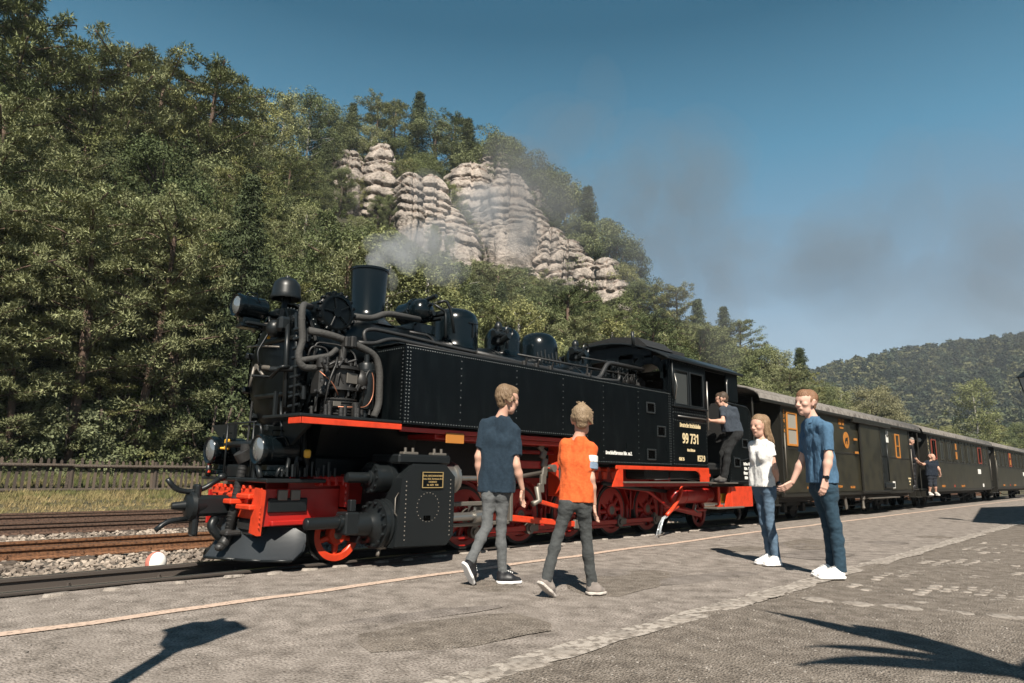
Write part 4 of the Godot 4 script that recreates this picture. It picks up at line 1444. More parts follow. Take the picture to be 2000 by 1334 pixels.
		build("red_edge", b, M.redlight, o)
	# ---- compressor, reservoirs on the near running board ------------------
	b = MB.new(LO)
	b.cyl(Vector3(3.93, 1.80, 0.85), Vector3(3.93, 2.00, 0.85), 0.15, -1, 24)
	b.cyl(Vector3(3.93, 2.0, 0.85), Vector3(3.93, 2.03, 0.85), 0.20, -1, 24)
	b.cyl(Vector3(3.93, 1.78, 0.85), Vector3(3.93, 1.81, 0.85), 0.19, -1, 24)
	b.bolts(Vector3(3.93, 2.03, 0.85), Vector3(0, 1, 0), 0.175, 10, 0.014, 0.03)
	b.ball(Vector3(3.93, 2.06, 0.85), Vector3(0.13, 0.06, 0.13))
	b.cyl(Vector3(3.93, 2.1, 0.85), Vector3(3.93, 2.22, 0.85), 0.045, 0.035, 12)
	b.cyl(Vector3(3.93, 1.52, 0.85), Vector3(3.93, 1.70, 0.85), 0.165, -1, 24)
	for i in 6:
		b.cyl(Vector3(3.93, 1.53 + i * 0.03, 0.85), Vector3(3.93, 1.542 + i * 0.03, 0.85), 0.185, -1, 24)
	b.cyl(Vector3(3.93, 1.68, 0.85), Vector3(3.93, 1.80, 0.85), 0.07, -1, 12)
	b.box(Vector3(3.72, 1.85, 0.82), Vector3(0.14, 0.28, 0.2), 0.03)
	b.cyl(Vector3(3.70, 2.0, 0.85), Vector3(3.70, 2.1, 0.85), 0.06, -1, 12)
	b.ball(Vector3(4.12, 1.90, 0.9), Vector3(0.09, 0.13, 0.12))
	b.box(Vector3(3.78, 1.62, 0.98), Vector3(0.14, 0.08, 0.06), 0.012)
	b.cyl(Vector3(4.02, 1.5, 1.02), Vector3(4.02, 1.66, 1.02), 0.05, -1, 12)
	b.bolts(Vector3(3.93, 1.72, 0.85), Vector3(0, 1, 0), 0.16, 8, 0.016, 0.06)
	o = build("air_compressor", b, M.grime, t)
	b = MB.new(LO)
	b.box(Vector3(3.97, 1.91, 1.003), Vector3(0.14, 0.11, 0.012), 0.003, Basis(Vector3.UP, 0.12))
	b.box(Vector3(3.80, 1.63, 1.02), Vector3(0.09, 0.05, 0.01), 0.003)
	build("compressor_plate", b, M.worn, o)
	b = MB.new(LO)
	for i in 22:
		var a := rng.randf() * TAU
		var p := Vector3(3.92 + cos(a) * rng.randf_range(0.15, 0.34), rng.randf_range(1.52, 1.62), 0.9 + sin(a) * rng.randf_range(0.1, 0.25))
		b.cyl(p - Vector3(0, 0.06, 0), p + Vector3(0, rng.randf_range(0.02, 0.10), 0), rng.randf_range(0.012, 0.03), -1, 7)
	for i in 12:
		var p := Vector3(rng.randf_range(3.6, 4.2), rng.randf_range(1.70, 2.15), rng.randf_range(0.92, 1.05))
		b.cyl(p, p + Vector3(rng.randf_range(-0.1, 0.1), rng.randf_range(-0.1, 0.1), 0.03), 0.014, -1, 6)
		b.cyl(p, p + Vector3(0, 0.03, 0), 0.024, -1, 6)
	build("compressor_fittings", b, M.pipe, o)
	b = MB.new(LO)
	b.tube([Vector3(3.62, 1.95, 0.95), Vector3(3.75, 1.84, 1.0), Vector3(3.82, 1.72, 1.0)], 0.006, 6, 0.06)
	b.tube([Vector3(4.20, 2.05, 0.98), Vector3(4.24, 1.95, 1.0), Vector3(4.25, 1.75, 1.0), Vector3(4.16, 1.62, 1.02), Vector3(3.8, 1.60, 1.04)], 0.006, 6, 0.08)
	build("copper_pipe", b, M.copper, o)
	b = MB.new(LO)
	for k in 6:
		var x := 3.58 + k * 0.11
		b.tube([Vector3(x, 1.55, 0.95), Vector3(x + 0.02, 1.75 + (k % 3) * 0.12, 1.0), Vector3(x + 0.10, 1.80 + (k % 2) * 0.25, 0.98), Vector3(x + 0.14, 2.12, 0.92)], 0.010, 6, 0.08)
	b.tube([Vector3(3.56, 2.1, 0.8), Vector3(3.58, 2.22, 0.82), Vector3(3.75, 2.22, 0.84), Vector3(3.78, 2.08, 0.86)], 0.010, 6, 0.06)
	b.tube([Vector3(3.62, 2.0, 0.8), Vector3(3.64, 2.27, 0.8), Vector3(3.9, 2.27, 0.84), Vector3(4.05, 2.2, 0.9), Vector3(4.06, 2.0, 0.95)], 0.010, 6, 0.06)
	build("small_pipe", b, M.pipe, o)
	b = MB.new(LO)
	b.lathe([Vector2(0, 0), Vector2(0.085, 0.01), Vector2(0.095, 0.04), Vector2(0.095, 0.47), Vector2(0.085, 0.50), Vector2(0.03, 0.52), Vector2(0.03, 0.60), Vector2(0, 0.6)], Vector3(4.21, 1.60, 0.9), Basis(), 20)
	b.cyl(Vector3(4.21, 1.5, 0.9), Vector3(4.21, 1.6, 0.9), 0.05, -1, 12)
	b.lathe([Vector2(0.095, 0), Vector2(0.10, 0.005), Vector2(0.10, 0.03), Vector2(0.095, 0.035)], Vector3(4.21, 2.0, 0.9), Basis(), 20)
	build("oil_reservoir", b, M.satin, t)
	# dark body behind the compressor: steam pipe housing
	b = MB.new(LO)
	b.prism(PackedVector2Array([Vector2(3.9, 1.49), Vector2(4.4, 1.49), Vector2(4.4, 2.42), Vector2(4.15, 2.42)]), 0.28, Vector3(0, 0, 0.45))
	build("steam_pipe_housing", b, M.black, t)
	# ---- pipework ----------------------------------------------------------
	var pipes := [
		[[Vector3(3.72, 2.70, 0.5), Vector3(3.50, 2.66, 0.72), Vector3(3.49, 2.45, 0.75), Vector3(3.52, 2.26, 0.76), Vector3(3.46, 2.12, 0.78), Vector3(3.50, 1.98, 0.8), Vector3(3.70, 2.00, 0.82)], 0.036],
		[[Vector3(3.49, 2.06, 0.80), Vector3(3.61, 2.09, 0.82), Vector3(3.79, 2.14, 0.84), Vector3(3.86, 2.22, 0.86)], 0.030],
		[[Vector3(3.56, 2.38, 0.78), Vector3(3.80, 2.36, 0.84), Vector3(4.10, 2.29, 0.87), Vector3(4.32, 2.21, 0.9), Vector3(4.37, 2.05, 0.92), Vector3(4.37, 1.66, 0.94), Vector3(4.28, 1.53, 0.98)], 0.039],
		[[Vector3(4.20, 2.69, 0.50), Vector3(4.55, 2.72, 0.46), Vector3(4.75, 2.83, 0.45), Vector3(5.30, 2.85, 0.40)], 0.038],
	]
	for p in pipes:
		b = MB.new(LO)
		b.tube(p[0], p[1], 14, 0.16)
		build("lagged_pipe", b, M.lag, t)
	b = MB.new(LO)
	b.box(Vector3(4.02, 2.31, 0.87), Vector3(0.07, 0.13, 0.13), 0.015)
	b.box(Vector3(3.95, 2.30, 0.87), Vector3(0.07, 0.12, 0.12), 0.015)
	b.cyl(Vector3(3.93, 2.1, 0.86), Vector3(3.95, 2.32, 0.87), 0.035, -1, 10)
	build("pipe_flange", b, M.grime, t)
	pipes = [
		[[Vector3(4.30, 2.30, 0.74), Vector3(4.26, 2.50, 0.72), Vector3(4.40, 2.54, 0.72), Vector3(4.91, 2.53, 0.72), Vector3(5.73, 2.49, 0.74), Vector3(6.68, 2.47, 0.76)], 0.022],
		[[Vector3(4.12, 2.33, 0.85), Vector3(4.32, 2.34, 0.85), Vector3(4.54, 2.44, 0.85), Vector3(5.28, 2.42, 0.85), Vector3(6.1, 2.41, 0.85), Vector3(6.9, 2.40, 0.87)], 0.024],
		[[Vector3(5.93, 2.47, 0.80), Vector3(6.54, 2.43, 0.84), Vector3(7.51, 2.41, 0.86), Vector3(8.48, 2.40, 0.86), Vector3(8.74, 2.70, 0.84), Vector3(9.75, 2.70, 0.84)], 0.036],
		[[Vector3(5.0, 2.62, 0.6), Vector3(5.33, 2.62, 0.6), Vector3(5.42, 2.44, 0.66)], 0.016],
		[[Vector3(8.17, 2.37, 0.95), Vector3(8.87, 2.41, 0.95), Vector3(8.91, 2.5, 0.95)], 0.026],
		[[Vector3(9.0, 2.36, 1.0), Vector3(9.8, 2.36, 1.0)], 0.016],
		[[Vector3(6.9, 2.60, 0.62), Vector3(9.9, 2.62, 0.62)], 0.015],
		[[Vector3(8.4, 2.76, 0.58), Vector3(9.9, 2.80, 0.58)], 0.012],
	]
	for p in pipes:
		b = MB.new(LO)
		b.tube(p[0], p[1], 10, 0.12)
		build("pipe", b, M.pipe, t)
	b = MB.new(LO)
	for x in [6.75, 7.0, 7.3, 8.2, 9.2]:
		b.box(Vector3(x, 2.41, 0.86), Vector3(0.07, 0.11, 0.10), 0.015)
		b.cyl(Vector3(x, 2.41, 0.9), Vector3(x, 2.50, 0.93), 0.014, -1, 7)
	for x in [8.5, 9.35]:
		b.cyl(Vector3(x, 2.3, 0.62), Vector3(x, 2.66, 0.62), 0.018, -1, 8)
	for i in 7:
		b.tube([Vector3(8.95 + i * 0.06, 2.34, 0.98), Vector3(8.96 + i * 0.06, 2.46 + (i % 3) * 0.05, 0.99), Vector3(9.0 + i * 0.06, 2.5 + (i % 2) * 0.05, 1.0)], 0.007, 5)
	build("pipe_valve", b, M.grime, t)
	# pipes and handrails on the smokebox front
	b = MB.new(LO)
	b.tube([Vector3(3.60, 2.62, 0.42), Vector3(3.52, 2.30, 0.62), Vector3(3.52, 1.5, 0.68)], 0.018, 7, 0.1)
	b.tube([Vector3(3.58, 2.58, 0.30), Vector3(3.48, 2.28, 0.50), Vector3(3.48, 1.6, 0.56)], 0.026, 7, 0.1)
	b.tube([Vector3(3.46, 2.0, 0.62), Vector3(3.38, 2.0, 0.62), Vector3(3.38, 1.9, 0.40)], 0.02, 7, 0.04)
	b.cyl(Vector3(3.35, 1.98, 0.45), Vector3(3.5, 1.98, 0.64), 0.03, -1, 9)
	b.cyl(Vector3(3.25, 1.92, 0.25), Vector3(3.42, 1.92, 0.3), 0.014, -1, 7)
	b.tube([Vector3(3.58, 1.72, 0.3), Vector3(3.5, 1.55, 0.45), Vector3(3.5, 1.30, 0.52), Vector3(3.52, 1.1, 0.5)], 0.016, 7, 0.08)
	b.box(Vector3(3.52, 2.50, 0.32), Vector3(0.14, 0.16, 0.12), 0.03)
	b.ball(Vector3(3.50, 2.47, 0.16), Vector3(0.09, 0.10, 0.09))
	b.box(Vector3(3.48, 1.62, 0.36), Vector3(0.04, 0.30, 0.04), 0.006)
	b.tube([Vector3(3.42, 1.42, -0.2), Vector3(3.42, 1.42, 0.2), Vector3(3.42, 1.3, 0.24)], 0.018, 7, 0.04)
	b.cyl(Vector3(3.34, 1.24, 0.12), Vector3(3.62, 1.24, 0.16), 0.035, -1, 10)
	for i in 10:
		var y := 1.5 + i * 0.1
		b.cyl(Vector3(3.50, y, 0.60), Vector3(3.55, y + 0.02, 0.72), 0.02, -1, 7)
	build("front_piping", b, M.satin, t)
	b = MB.new(LO)
	for s in [1.0, -1.0]:
		b.tube([Vector3(3.30, 0.86, s * 0.30), Vector3(3.30, 1.45, s * 0.30)], 0.011, 6)
	b.tube([Vector3(3.30, 1.44, -0.34), Vector3(3.30, 1.44, 0.34)], 0.011, 6)
	build("front_handrail", b, M.satin, t)
	b = MB.new(LO)   # front footplate under the smokebox
	b.box(Vector3(3.75, 1.08, 0.0), Vector3(0.7, 0.06, 1.0), 0.01)
	b.prism(PackedVector2Array([Vector2(-0.45, 1.1), Vector2(0.45, 1.1), Vector2(0.35, 1.42), Vector2(-0.35, 1.42)]), 0.5, Vector3(3.6, 0, 0), Basis(Vector3(0, 0, 1), Vector3.UP, Vector3(1, 0, 0)))
	build("front_footplate", b, M.black, t)
	# ---- side tanks ----------------------------------------------------------
	for s in [1.0, -1.0]:
		var zf: float = 0.62 if s > 0 else -1.3
		b = MB.new(LO)
		b.prism(PackedVector2Array([Vector2(4.42, 1.46), Vector2(7.62, 1.46), Vector2(7.72, 1.12), Vector2(9.84, 1.12), Vector2(9.84, 2.30), Vector2(4.42, 2.30)]), 0.68, Vector3(0, 0, zf))
		o = build("side_tank", b, M.black, t)
		b = MB.new(LO)
		var z: float = s * 1.301
		var n := Vector3(0, 0, s)
		for x in [4.45, 4.49]:
			b.rivets(Vector3(x, 1.48, z), Vector3(x, 2.27, z), 0.036, n, 0.0085)
		for x in [5.23, 6.16, 7.07, 7.98, 8.88]:
			b.rivets(Vector3(x, 1.55 if x < 7.5 else 1.20, z), Vector3(x, 2.22, z), 0.083, n, 0.0085)
		for x in [9.78, 9.82]:
			b.rivets(Vector3(x, 1.15, z), Vector3(x, 2.27, z), 0.04, n, 0.0085)
		b.rivets(Vector3(4.45, 2.275, z), Vector3(9.82, 2.275, z), 0.034, n, 0.0085)
		b.rivets(Vector3(4.45, 1.485, z), Vector3(7.6, 1.485, z), 0.04, n, 0.0085)
		b.rivets(Vector3(7.76, 1.145, z), Vector3(9.82, 1.145, z), 0.04, n, 0.0085)
		b.rivets(Vector3(4.419, 1.48, s * 1.26), Vector3(4.419, 2.27, s * 1.26), 0.04, Vector3(-1, 0, 0), 0.0085)
		b.rivets(Vector3(4.419, 2.27, s * 0.7), Vector3(4.419, 2.27, s * 1.26), 0.04, Vector3(-1, 0, 0), 0.0085)
		build_stuff("rivets", b, M.rivet, o)
		b = MB.new(LO)
		for x in [4.445, 9.82]:
			b.tube([Vector3(4.42, 2.305, s * 1.29), Vector3(9.84, 2.305, s * 1.29)], 0.012, 6)
		b.box(Vector3(7.1, 2.33, s * 0.95), Vector3(5.4, 0.012, 0.5))
		build("tank_top_rim", b, M.satin, o)
		b = MB.new(LO)
		b.box(Vector3(6.0, 1.41, s * 1.22), Vector3(3.1, 0.05, 0.03), 0.004)
		b.box(Vector3(6.3, 1.36, s * 0.9), Vector3(2.6, 0.06, 0.5), 0.01)
		b.box(Vector3(6.6, 1.08, s * 0.95), Vector3(1.2, 0.10, 0.06), 0.01)
		b.box(Vector3(6.9, 1.25, s * 0.78), Vector3(1.5, 0.05, 0.06), 0.01)
		build("tank_bearer", b, M.red, t)
	for x in [9.22]:
		hand_hole(t, x, 2.0, 1.3)
		hand_hole(t, x, 1.28, 1.3)
	hand_hole(t, 9.52, 1.65, 1.3)
	lettering("Druckluftbremse Hbr. m.Z.", 0.05, Vector3(8.36 - 8.0, 1.275, 1.302), M.white, t, 0.75)
	b = MB.new(LO)
	b.box(Vector3(5.215, 1.345, 1.24), Vector3(0.27, 0.115, 0.015), 0.003)
	o = build("yellow_plate", b, M.orange, t)
	b = MB.new(LO)
	for i in 4:
		b.cyl(Vector3(7.9 + i * 0.22, 1.0, 1.05), Vector3(7.9 + i * 0.22, 0.9, 1.05), 0.05, 0.035, 10)
		b.cyl(Vector3(7.9 + i * 0.22, 1.04, 1.0), Vector3(7.9 + i * 0.22, 1.04, 1.12), 0.035, -1, 10)
	build("lubricator", b, M.redlight, t)
	# ---- cab -----------------------------------------------------------------
	for s in [1.0, -1.0]:
		var z0: float = s * 1.3 - (0.03 if s > 0 else 0.0)
		b = MB.new(LO)
		var zc2: float = s * 1.285
		b.box(Vector3(10.445, 1.63, zc2), Vector3(1.19, 1.02, 0.03), 0.003)      # below the windows
		b.box(Vector3(10.445, 2.79, zc2), Vector3(1.19, 0.16, 0.03), 0.003)      # above
		b.box(Vector3(9.895, 2.425, zc2), Vector3(0.09, 0.57, 0.03), 0.003)
		b.box(Vector3(10.98, 2.425, zc2), Vector3(0.12, 0.57, 0.03), 0.003)
		b.box(Vector3(10.45, 2.425, zc2), Vector3(0.05, 0.57, 0.03), 0.003)
		b.box(Vector3(12.06, 2.60, zc2), Vector3(0.48, 0.54, 0.03), 0.003)       # behind the doorway
		b.box(Vector3(11.43, 2.84, zc2), Vector3(0.78, 0.07, 0.03), 0.003)
		o = build("cab_side", b, M.black, t)
		b = MB.new(LO)
		for wx in [10.18, 10.70]:
			for e in [-1.0, 1.0]:
				b.box(Vector3(wx + e * 0.225, 2.41, s * 1.308), Vector3(0.035, 0.60, 0.02), 0.006)
				b.box(Vector3(wx, 2.41 + e * 0.285, s * 1.308), Vector3(0.42, 0.03, 0.019), 0.006)
		b.box(Vector3(10.445, 2.09, s * 1.32), Vector3(1.15, 0.03, 0.05), 0.006)
		build("window_frame", b, M.satin, o)
		b = MB.new(LO)
		b.flat()
		b.q(Vector3(9.97, 2.14, s * 1.29), Vector3(10.40, 2.14, s * 1.29), Vector3(10.40, 2.69, s * 1.29), Vector3(9.97, 2.69, s * 1.29))
		build("window_pane", b, M.pane, o)
		b = MB.new(LO)
		b.tube([Vector3(9.93, 2.20, s * 1.33), Vector3(9.95, 2.42, s * 1.36), Vector3(9.93, 2.62, s * 1.33)], 0.011, 6)
		b.tube([Vector3(11.03, 1.75, s * 1.33), Vector3(11.03, 2.60, s * 1.33)], 0.013, 7)
		b.tube([Vector3(11.79, 1.2, s * 1.33), Vector3(11.79, 2.66, s * 1.33), Vector3(11.86, 2.72, s * 1.31)], 0.013, 7, 0.04)
		b.tube([Vector3(10.0, 1.93, s * 1.335), Vector3(10.95, 1.93, s * 1.335)], 0.012, 7)
		build("grab_rail", b, M.steel, o)
		b = MB.new(LO)
		var zz: float = s * 1.301
		var n := Vector3(0, 0, s)
		for y in [1.86, 1.99, 2.04]:
			b.rivets(Vector3(9.92, y, zz), Vector3(11.0, y, zz), 0.055, n, 0.009)
		b.rivets(Vector3(9.90, 2.83, zz), Vector3(11.0, 2.83, zz), 0.085, n, 0.008)
		b.rivets(Vector3(11.01, 1.16, zz), Vector3(11.01, 2.05, zz), 0.06, n, 0.008)
		b.rivets(Vector3(9.90, 1.16, zz), Vector3(9.90, 2.75, zz), 0.05, n, 0.008)
		b.rivets(Vector3(9.92, 1.15, zz), Vector3(10.98, 1.15, zz), 0.05, n, 0.008)
		build_stuff("rivets", b, M.rivet, o)
		# bunker
		b = MB.new(LO)
		b.prism(PackedVector2Array([Vector2(11.82, 0.84), Vector2(12.78, 0.84), Vector2(12.78, 2.16), Vector2(12.68, 2.27), Vector2(11.82, 2.30)]), 0.03, Vector3(0, 0, z0))
		b.box(Vector3(12.77, 1.55, s * 0.64), Vector3(0.03, 1.4, 1.25), 0.003)
		o = build("coal_bunker", b, M.black, t)
		b = MB.new(LO)
		b.tube([Vector3(11.84, 2.30, zz), Vector3(12.64, 2.28, zz), Vector3(12.78, 2.18, zz), Vector3(12.78, 1.0, zz)], 0.014, 7, 0.12)
		b.tube([Vector3(12.0, 1.32, s * 1.31), Vector3(12.3, 1.26, s * 1.32), Vector3(12.7, 1.32, s * 1.31)], 0.008, 6, 0.1)
		build("bunker_rim", b, M.satin, o)
		b = MB.new(LO)
		b.rivets(Vector3(12.72, 0.88, zz), Vector3(12.72, 2.1, zz), 0.055, n, 0.008)
		b.rivets(Vector3(11.86, 0.88, zz), Vector3(12.74, 0.88, zz), 0.05, n, 0.008)
		b.rivets(Vector3(11.90, 0.9, zz), Vector3(11.90, 1.7, zz), 0.05, n, 0.008)
		build_stuff("rivets", b, M.rivet, o)
	hand_hole(t, 12.50, 1.58, 1.3)
	hand_hole(t, 12.14, 1.22, 1.3)
	# cab front and rear walls, floor, roof
	b = MB.new(LO)
	var arch := PackedVector2Array([Vector2(-1.27, 2.0), Vector2(1.27, 2.0), Vector2(1.27, 2.86)])
	for i in 9:
		var z := 1.2 - 2.4 * i / 8.0
		arch.append(Vector2(z, 2.88 + 0.33 * (1.0 - pow(z / 1.3, 2.0))))
	arch.append(Vector2(-1.27, 2.86))
	var cross := Basis(Vector3(0, 0, 1), Vector3.UP, Vector3(-1, 0, 0))
	# front wall built as a rim round two spectacle openings
	for s in [1.0, -1.0]:
		b.box(Vector3(9.85, 2.46, s * 1.22), Vector3(0.03, 0.8, 0.1), 0.003)
		b.box(Vector3(9.85, 2.46, s * 0.45), Vector3(0.03, 1.1, 0.30), 0.003)
		b.box(Vector3(9.85, 2.28, s * 0.88), Vector3(0.03, 0.1, 0.58), 0.003)
		for i in 7:
			var a := PI * i / 6.0
			b.box(Vector3(9.85, 2.62 + sin(a) * 0.26, s * 0.88 + cos(a) * 0.31), Vector3(0.03, 0.16, 0.15), 0.003, Basis(Vector3(1, 0, 0), -a))
	b.box(Vector3(9.85, 3.0, 0), Vector3(0.03, 0.16, 1.9), 0.003)
	b.box(Vector3(9.85, 3.1, 0), Vector3(0.032, 0.12, 1.4), 0.003)
	build("cab_front", b, M.black, t)
	b = MB.new(LO)
	b.box(Vector3(12.29, 2.55, 0), Vector3(0.03, 0.7, 2.5), 0.003)
	b.box(Vector3(12.29, 2.98, 0), Vector3(0.031, 0.2, 1.9), 0.003)
	b.box(Vector3(11.05, 1.10, 0), Vector3(2.4, 0.04, 2.5), 0.003)
	b.box(Vector3(11.83, 1.6, 0), Vector3(0.03, 1.4, 2.5), 0.003)
	b.box(Vector3(10.1, 1.9, 0), Vector3(0.35, 1.5, 1.2), 0.08)
	build("cab_interior", b, M.matt, t)
	b = MB.new(LO)
	b.cyl(Vector3(10.3, 2.0, 0.2), Vector3(10.36, 2.0, 0.2), 0.12, -1, 16)
	for i in 5:
		b.cyl(Vector3(10.28, 2.3 + (i % 2) * 0.12, -0.3 + i * 0.16), Vector3(10.34, 2.3 + (i % 2) * 0.12, -0.3 + i * 0.16), 0.05, -1, 14)
		b.tube([Vector3(10.3, 1.9, -0.3 + i * 0.15), Vector3(10.42, 2.05 + i * 0.04, -0.25 + i * 0.15)], 0.014, 6)
	build("cab_gauges", b, M.brass, t)
	b = MB.new(LO)
	b.soft()
	var prev: Array = []
	for i in 13:
		var z := -1.36 + 2.72 * i / 12.0
		var y := 2.87 + 0.36 * (1.0 - pow(absf(z) / 1.36, 2.2))
		var row := [Vector3(9.70, y, z), Vector3(12.42, y, z)]
		if i > 0:
			b.q(prev[0], prev[1], row[1], row[0])
			b.q(prev[0] - Vector3(0, 0.035, 0), row[0] - Vector3(0, 0.035, 0), row[1] - Vector3(0, 0.035, 0), prev[1] - Vector3(0, 0.035, 0))
			b.q(prev[0], row[0], row[0] - Vector3(0, 0.035, 0), prev[0] - Vector3(0, 0.035, 0))
			b.q(prev[1], prev[1] - Vector3(0, 0.035, 0), row[1] - Vector3(0, 0.035, 0), row[1])
		prev = row
	for s in [1.0, -1.0]:
		b.box(Vector3(11.06, 2.862, s * 1.355), Vector3(2.72, 0.045, 0.03), 0.006)
	o = build("cab_roof", b, M.satin, t)
	b = MB.new(LO)
	b.prism(PackedVector2Array([Vector2(-0.75, 3.16), Vector2(0.75, 3.16), Vector2(0.55, 3.34), Vector2(0, 3.40), Vector2(-0.55, 3.34)]), 0.9, Vector3(10.95, 0, 0), cross)
	b.prism(PackedVector2Array([Vector2(-0.35, 3.2), Vector2(0.35, 3.2), Vector2(0.3, 3.36), Vector2(-0.3, 3.36)]), 0.5, Vector3(12.1, 0, 0), cross)
	build("roof_vent", b, M.matt, o)
	b = MB.new(LO)
	b.tube([Vector3(9.70, 3.1, 0.7), Vector3(9.66, 3.36, 0.7)], 0.03, 8)
	b.tube([Vector3(9.88, 2.25, 1.32), Vector3(9.88, 2.84, 1.32)], 0.016, 7)
	build("whistle_pipe", b, M.satin, o)
	# coal heaped in the bunker
	b = MB.new(LO)
	for i in 90:
		var p := Vector3(rng.randf_range(11.95, 12.68), 2.1 + rng.randf() * 0.14, rng.randf_range(-1.1, 1.15))
		var r := rng.randf_range(0.05, 0.10)
		b.box(p, Vector3(r, r, r) * 1.5, r * 0.4, Basis.from_euler(Vector3(rng.randf() * 3, rng.randf() * 3, 0)))
	build_stuff("coal", b, M.gloss, t)
	# number plates and lettering
	b = MB.new(LO)
	b.box(Vector3(10.44, 1.57, 1.303), Vector3(0.56, 0.25, 0.012), 0.004)
	o = build("number_plate", b, M.black, t)
	lettering("99 731", 0.165, Vector3(2.44, 1.572, 1.311), M.cream, o, 0.80)
	b = MB.new(LO)
	b.box(Vector3(10.44, 1.79, 1.303), Vector3(0.54, 0.10, 0.012), 0.004)
	o = build("railway_plate", b, M.black, t)
	lettering("Deutsche Reichsbahn", 0.07, Vector3(2.44, 1.79, 1.311), M.cream, o, 0.66, "lettering", 0.0, "Droid Serif")
	lettering("Bw Zittau", 0.045, Vector3(2.46, 1.385, 1.303), M.cream, t, 0.9)
	lettering("Gbf 75", 0.05, Vector3(2.14, 1.235, 1.303), M.cream, t, 0.8)
	lettering("K57.9", 0.10, Vector3(2.80, 1.255, 1.303), M.cream, t, 0.75)
	var yl := 1.20
	for ln in ["Br.Gew.  42.4 t", "R.Bre.   12.6 t", "Wasser   5.8 m³", "Kohle    2.5 t"]:
		lettering(ln, 0.055, Vector3(4.58, yl, 1.303), M.white, t, 0.62)
		yl -= 0.085
	# ---- under the cab ---------------------------------------------------------
	for s in [1.0, -1.0]:
		b = MB.new(LO)
		var z: float = s * 1.285
		b.box(Vector3(9.68, 1.075, z), Vector3(2.78, 0.055, 0.025), 0.004)
		b.prism(PackedVector2Array([Vector2(8.20, 0.80), Vector2(8.46, 0.80), Vector2(8.46, 1.05), Vector2(8.52, 1.05), Vector2(8.36, 1.06)]), 0.022, Vector3(0, 0, z - 0.011))
		b.prism(PackedVector2Array([Vector2(10.78, 0.86), Vector2(11.07, 0.86), Vector2(11.07, 1.048), Vector2(10.62, 1.048), Vector2(10.72, 1.02), Vector2(10.77, 0.96)]), 0.022, Vector3(0, 0, z - 0.011))
		b.box(Vector3(11.10, 0.98, z), Vector3(0.05, 0.05, 0.02), 0.004)
		for x in [11.58, 12.02]:
			b.box(Vector3(x, 0.60, s * 1.2), Vector3(0.07, 0.36, 0.03), 0.006)
			b.box(Vector3(x, 0.45, s * 1.2), Vector3(0.16, 0.04, 0.08), 0.006)
		build("footboard_hanger", b, M.redlight, t)
		b = MB.new(LO)
		b.box(Vector3(9.75, 0.86, s * 1.27), Vector3(2.6, 0.022, 0.16), 0.004)
		b.box(Vector3(11.55, 0.85, s * 1.27), Vector3(0.9, 0.025, 0.22), 0.004)
		b.box(Vector3(11.75, 0.42, s * 1.22), Vector3(1.05, 0.03, 0.26), 0.006)
		build("footboard", b, M.worn, t)
		b = MB.new(LO)
		b.box(Vector3(9.75, 0.825, s * 1.25), Vector3(2.6, 0.05, 0.08), 0.004)
		b.box(Vector3(9.4, 0.95, s * 0.75), Vector3(1.9, 0.2, 0.05), 0.01)
		b.box(Vector3(10.0, 0.95, s * 0.95), Vector3(0.06, 0.2, 0.4), 0.01)
		build("footboard_beam", b, M.red, t)
		b = MB.new(LO)
		b.lathe([Vector2(0, -0.05), Vector2(0.08, -0.03), Vector2(0.125, 0.02), Vector2(0.13, 0.06), Vector2(0.13, 1.25), Vector2(0.10, 1.30), Vector2(0, 1.32)], Vector3(10.35, 0.63, s * 0.98), XB, 28)
		for x in [10.65, 11.35]:
			b.lathe([Vector2(0.13, 0), Vector2(0.136, 0.002), Vector2(0.136, 0.035), Vector2(0.13, 0.037)], Vector3(x, 0.63, s * 0.98), XB, 28)
		o = build("air_reservoir", b, M.red, t)
		b = MB.new(LO)
		b.box(Vector3(12.35, 0.60, s * 1.26), Vector3(0.86, 0.37, 0.05), 0.008)
		b.prism(PackedVector2Array([Vector2(11.70, 0.42), Vector2(11.95, 0.42), Vector2(11.95, 0.78), Vector2(11.86, 0.78)]), 0.03, Vector3(0, 0, s * 1.25 - 0.015))
		for e in [[12.0, 0.72], [12.7, 0.72], [12.0, 0.48], [12.7, 0.48]]:
			b.rivet(Vector3(e[0], e[1], s * 1.286), Vector3(0, 0, s), 0.014)
		build("rear_frame_panel", b, M.redlight, t)
		b = MB.new(LO)
		b.tube([Vector3(10.45, 0.80, s * 1.1), Vector3(10.40, 0.66, s * 1.12), Vector3(10.15, 0.45, s * 1.12), Vector3(9.93, 0.34, s * 1.12)], 0.032, 10, 0.1)
		b.tube([Vector3(10.35, 0.46, s * 1.1), Vector3(9.95, 0.36, s * 1.12)], 0.018, 8)
		build("drain_pipe", b, M.redlight, t)
		b = MB.new(LO)
		b.tube([Vector3(10.9, 0.47, s * 1.12), Vector3(10.8, 0.40, s * 1.15), Vector3(10.95, 0.36, s * 1.12)], 0.014, 6)
		b.tube([Vector3(12.5, 0.44, s * 1.1), Vector3(12.6, 0.30, s * 1.1), Vector3(12.5, 0.18, s * 1.1)], 0.03, 8, 0.06)
		b.tube([Vector3(9.3, 0.90, s * 1.30), Vector3(10.1, 0.92, s * 1.32), Vector3(10.6, 0.88, s * 1.30)], 0.008, 6)
		b.tube([Vector3(8.5, 0.84, s * 0.9), Vector3(9.4, 0.76, s * 0.9), Vector3(10.4, 0.70, s * 0.85)], 0.03, 8)
		build("steam_heating_pipe", b, M.grime, t)
	b = MB.new(LO)
	b.box(Vector3(11.88, 0.58, 1.13), Vector3(0.22, 0.16, 0.05), 0.01)
	build("yellow_box", b, M.yellow, t)
	b = MB.new(LO)
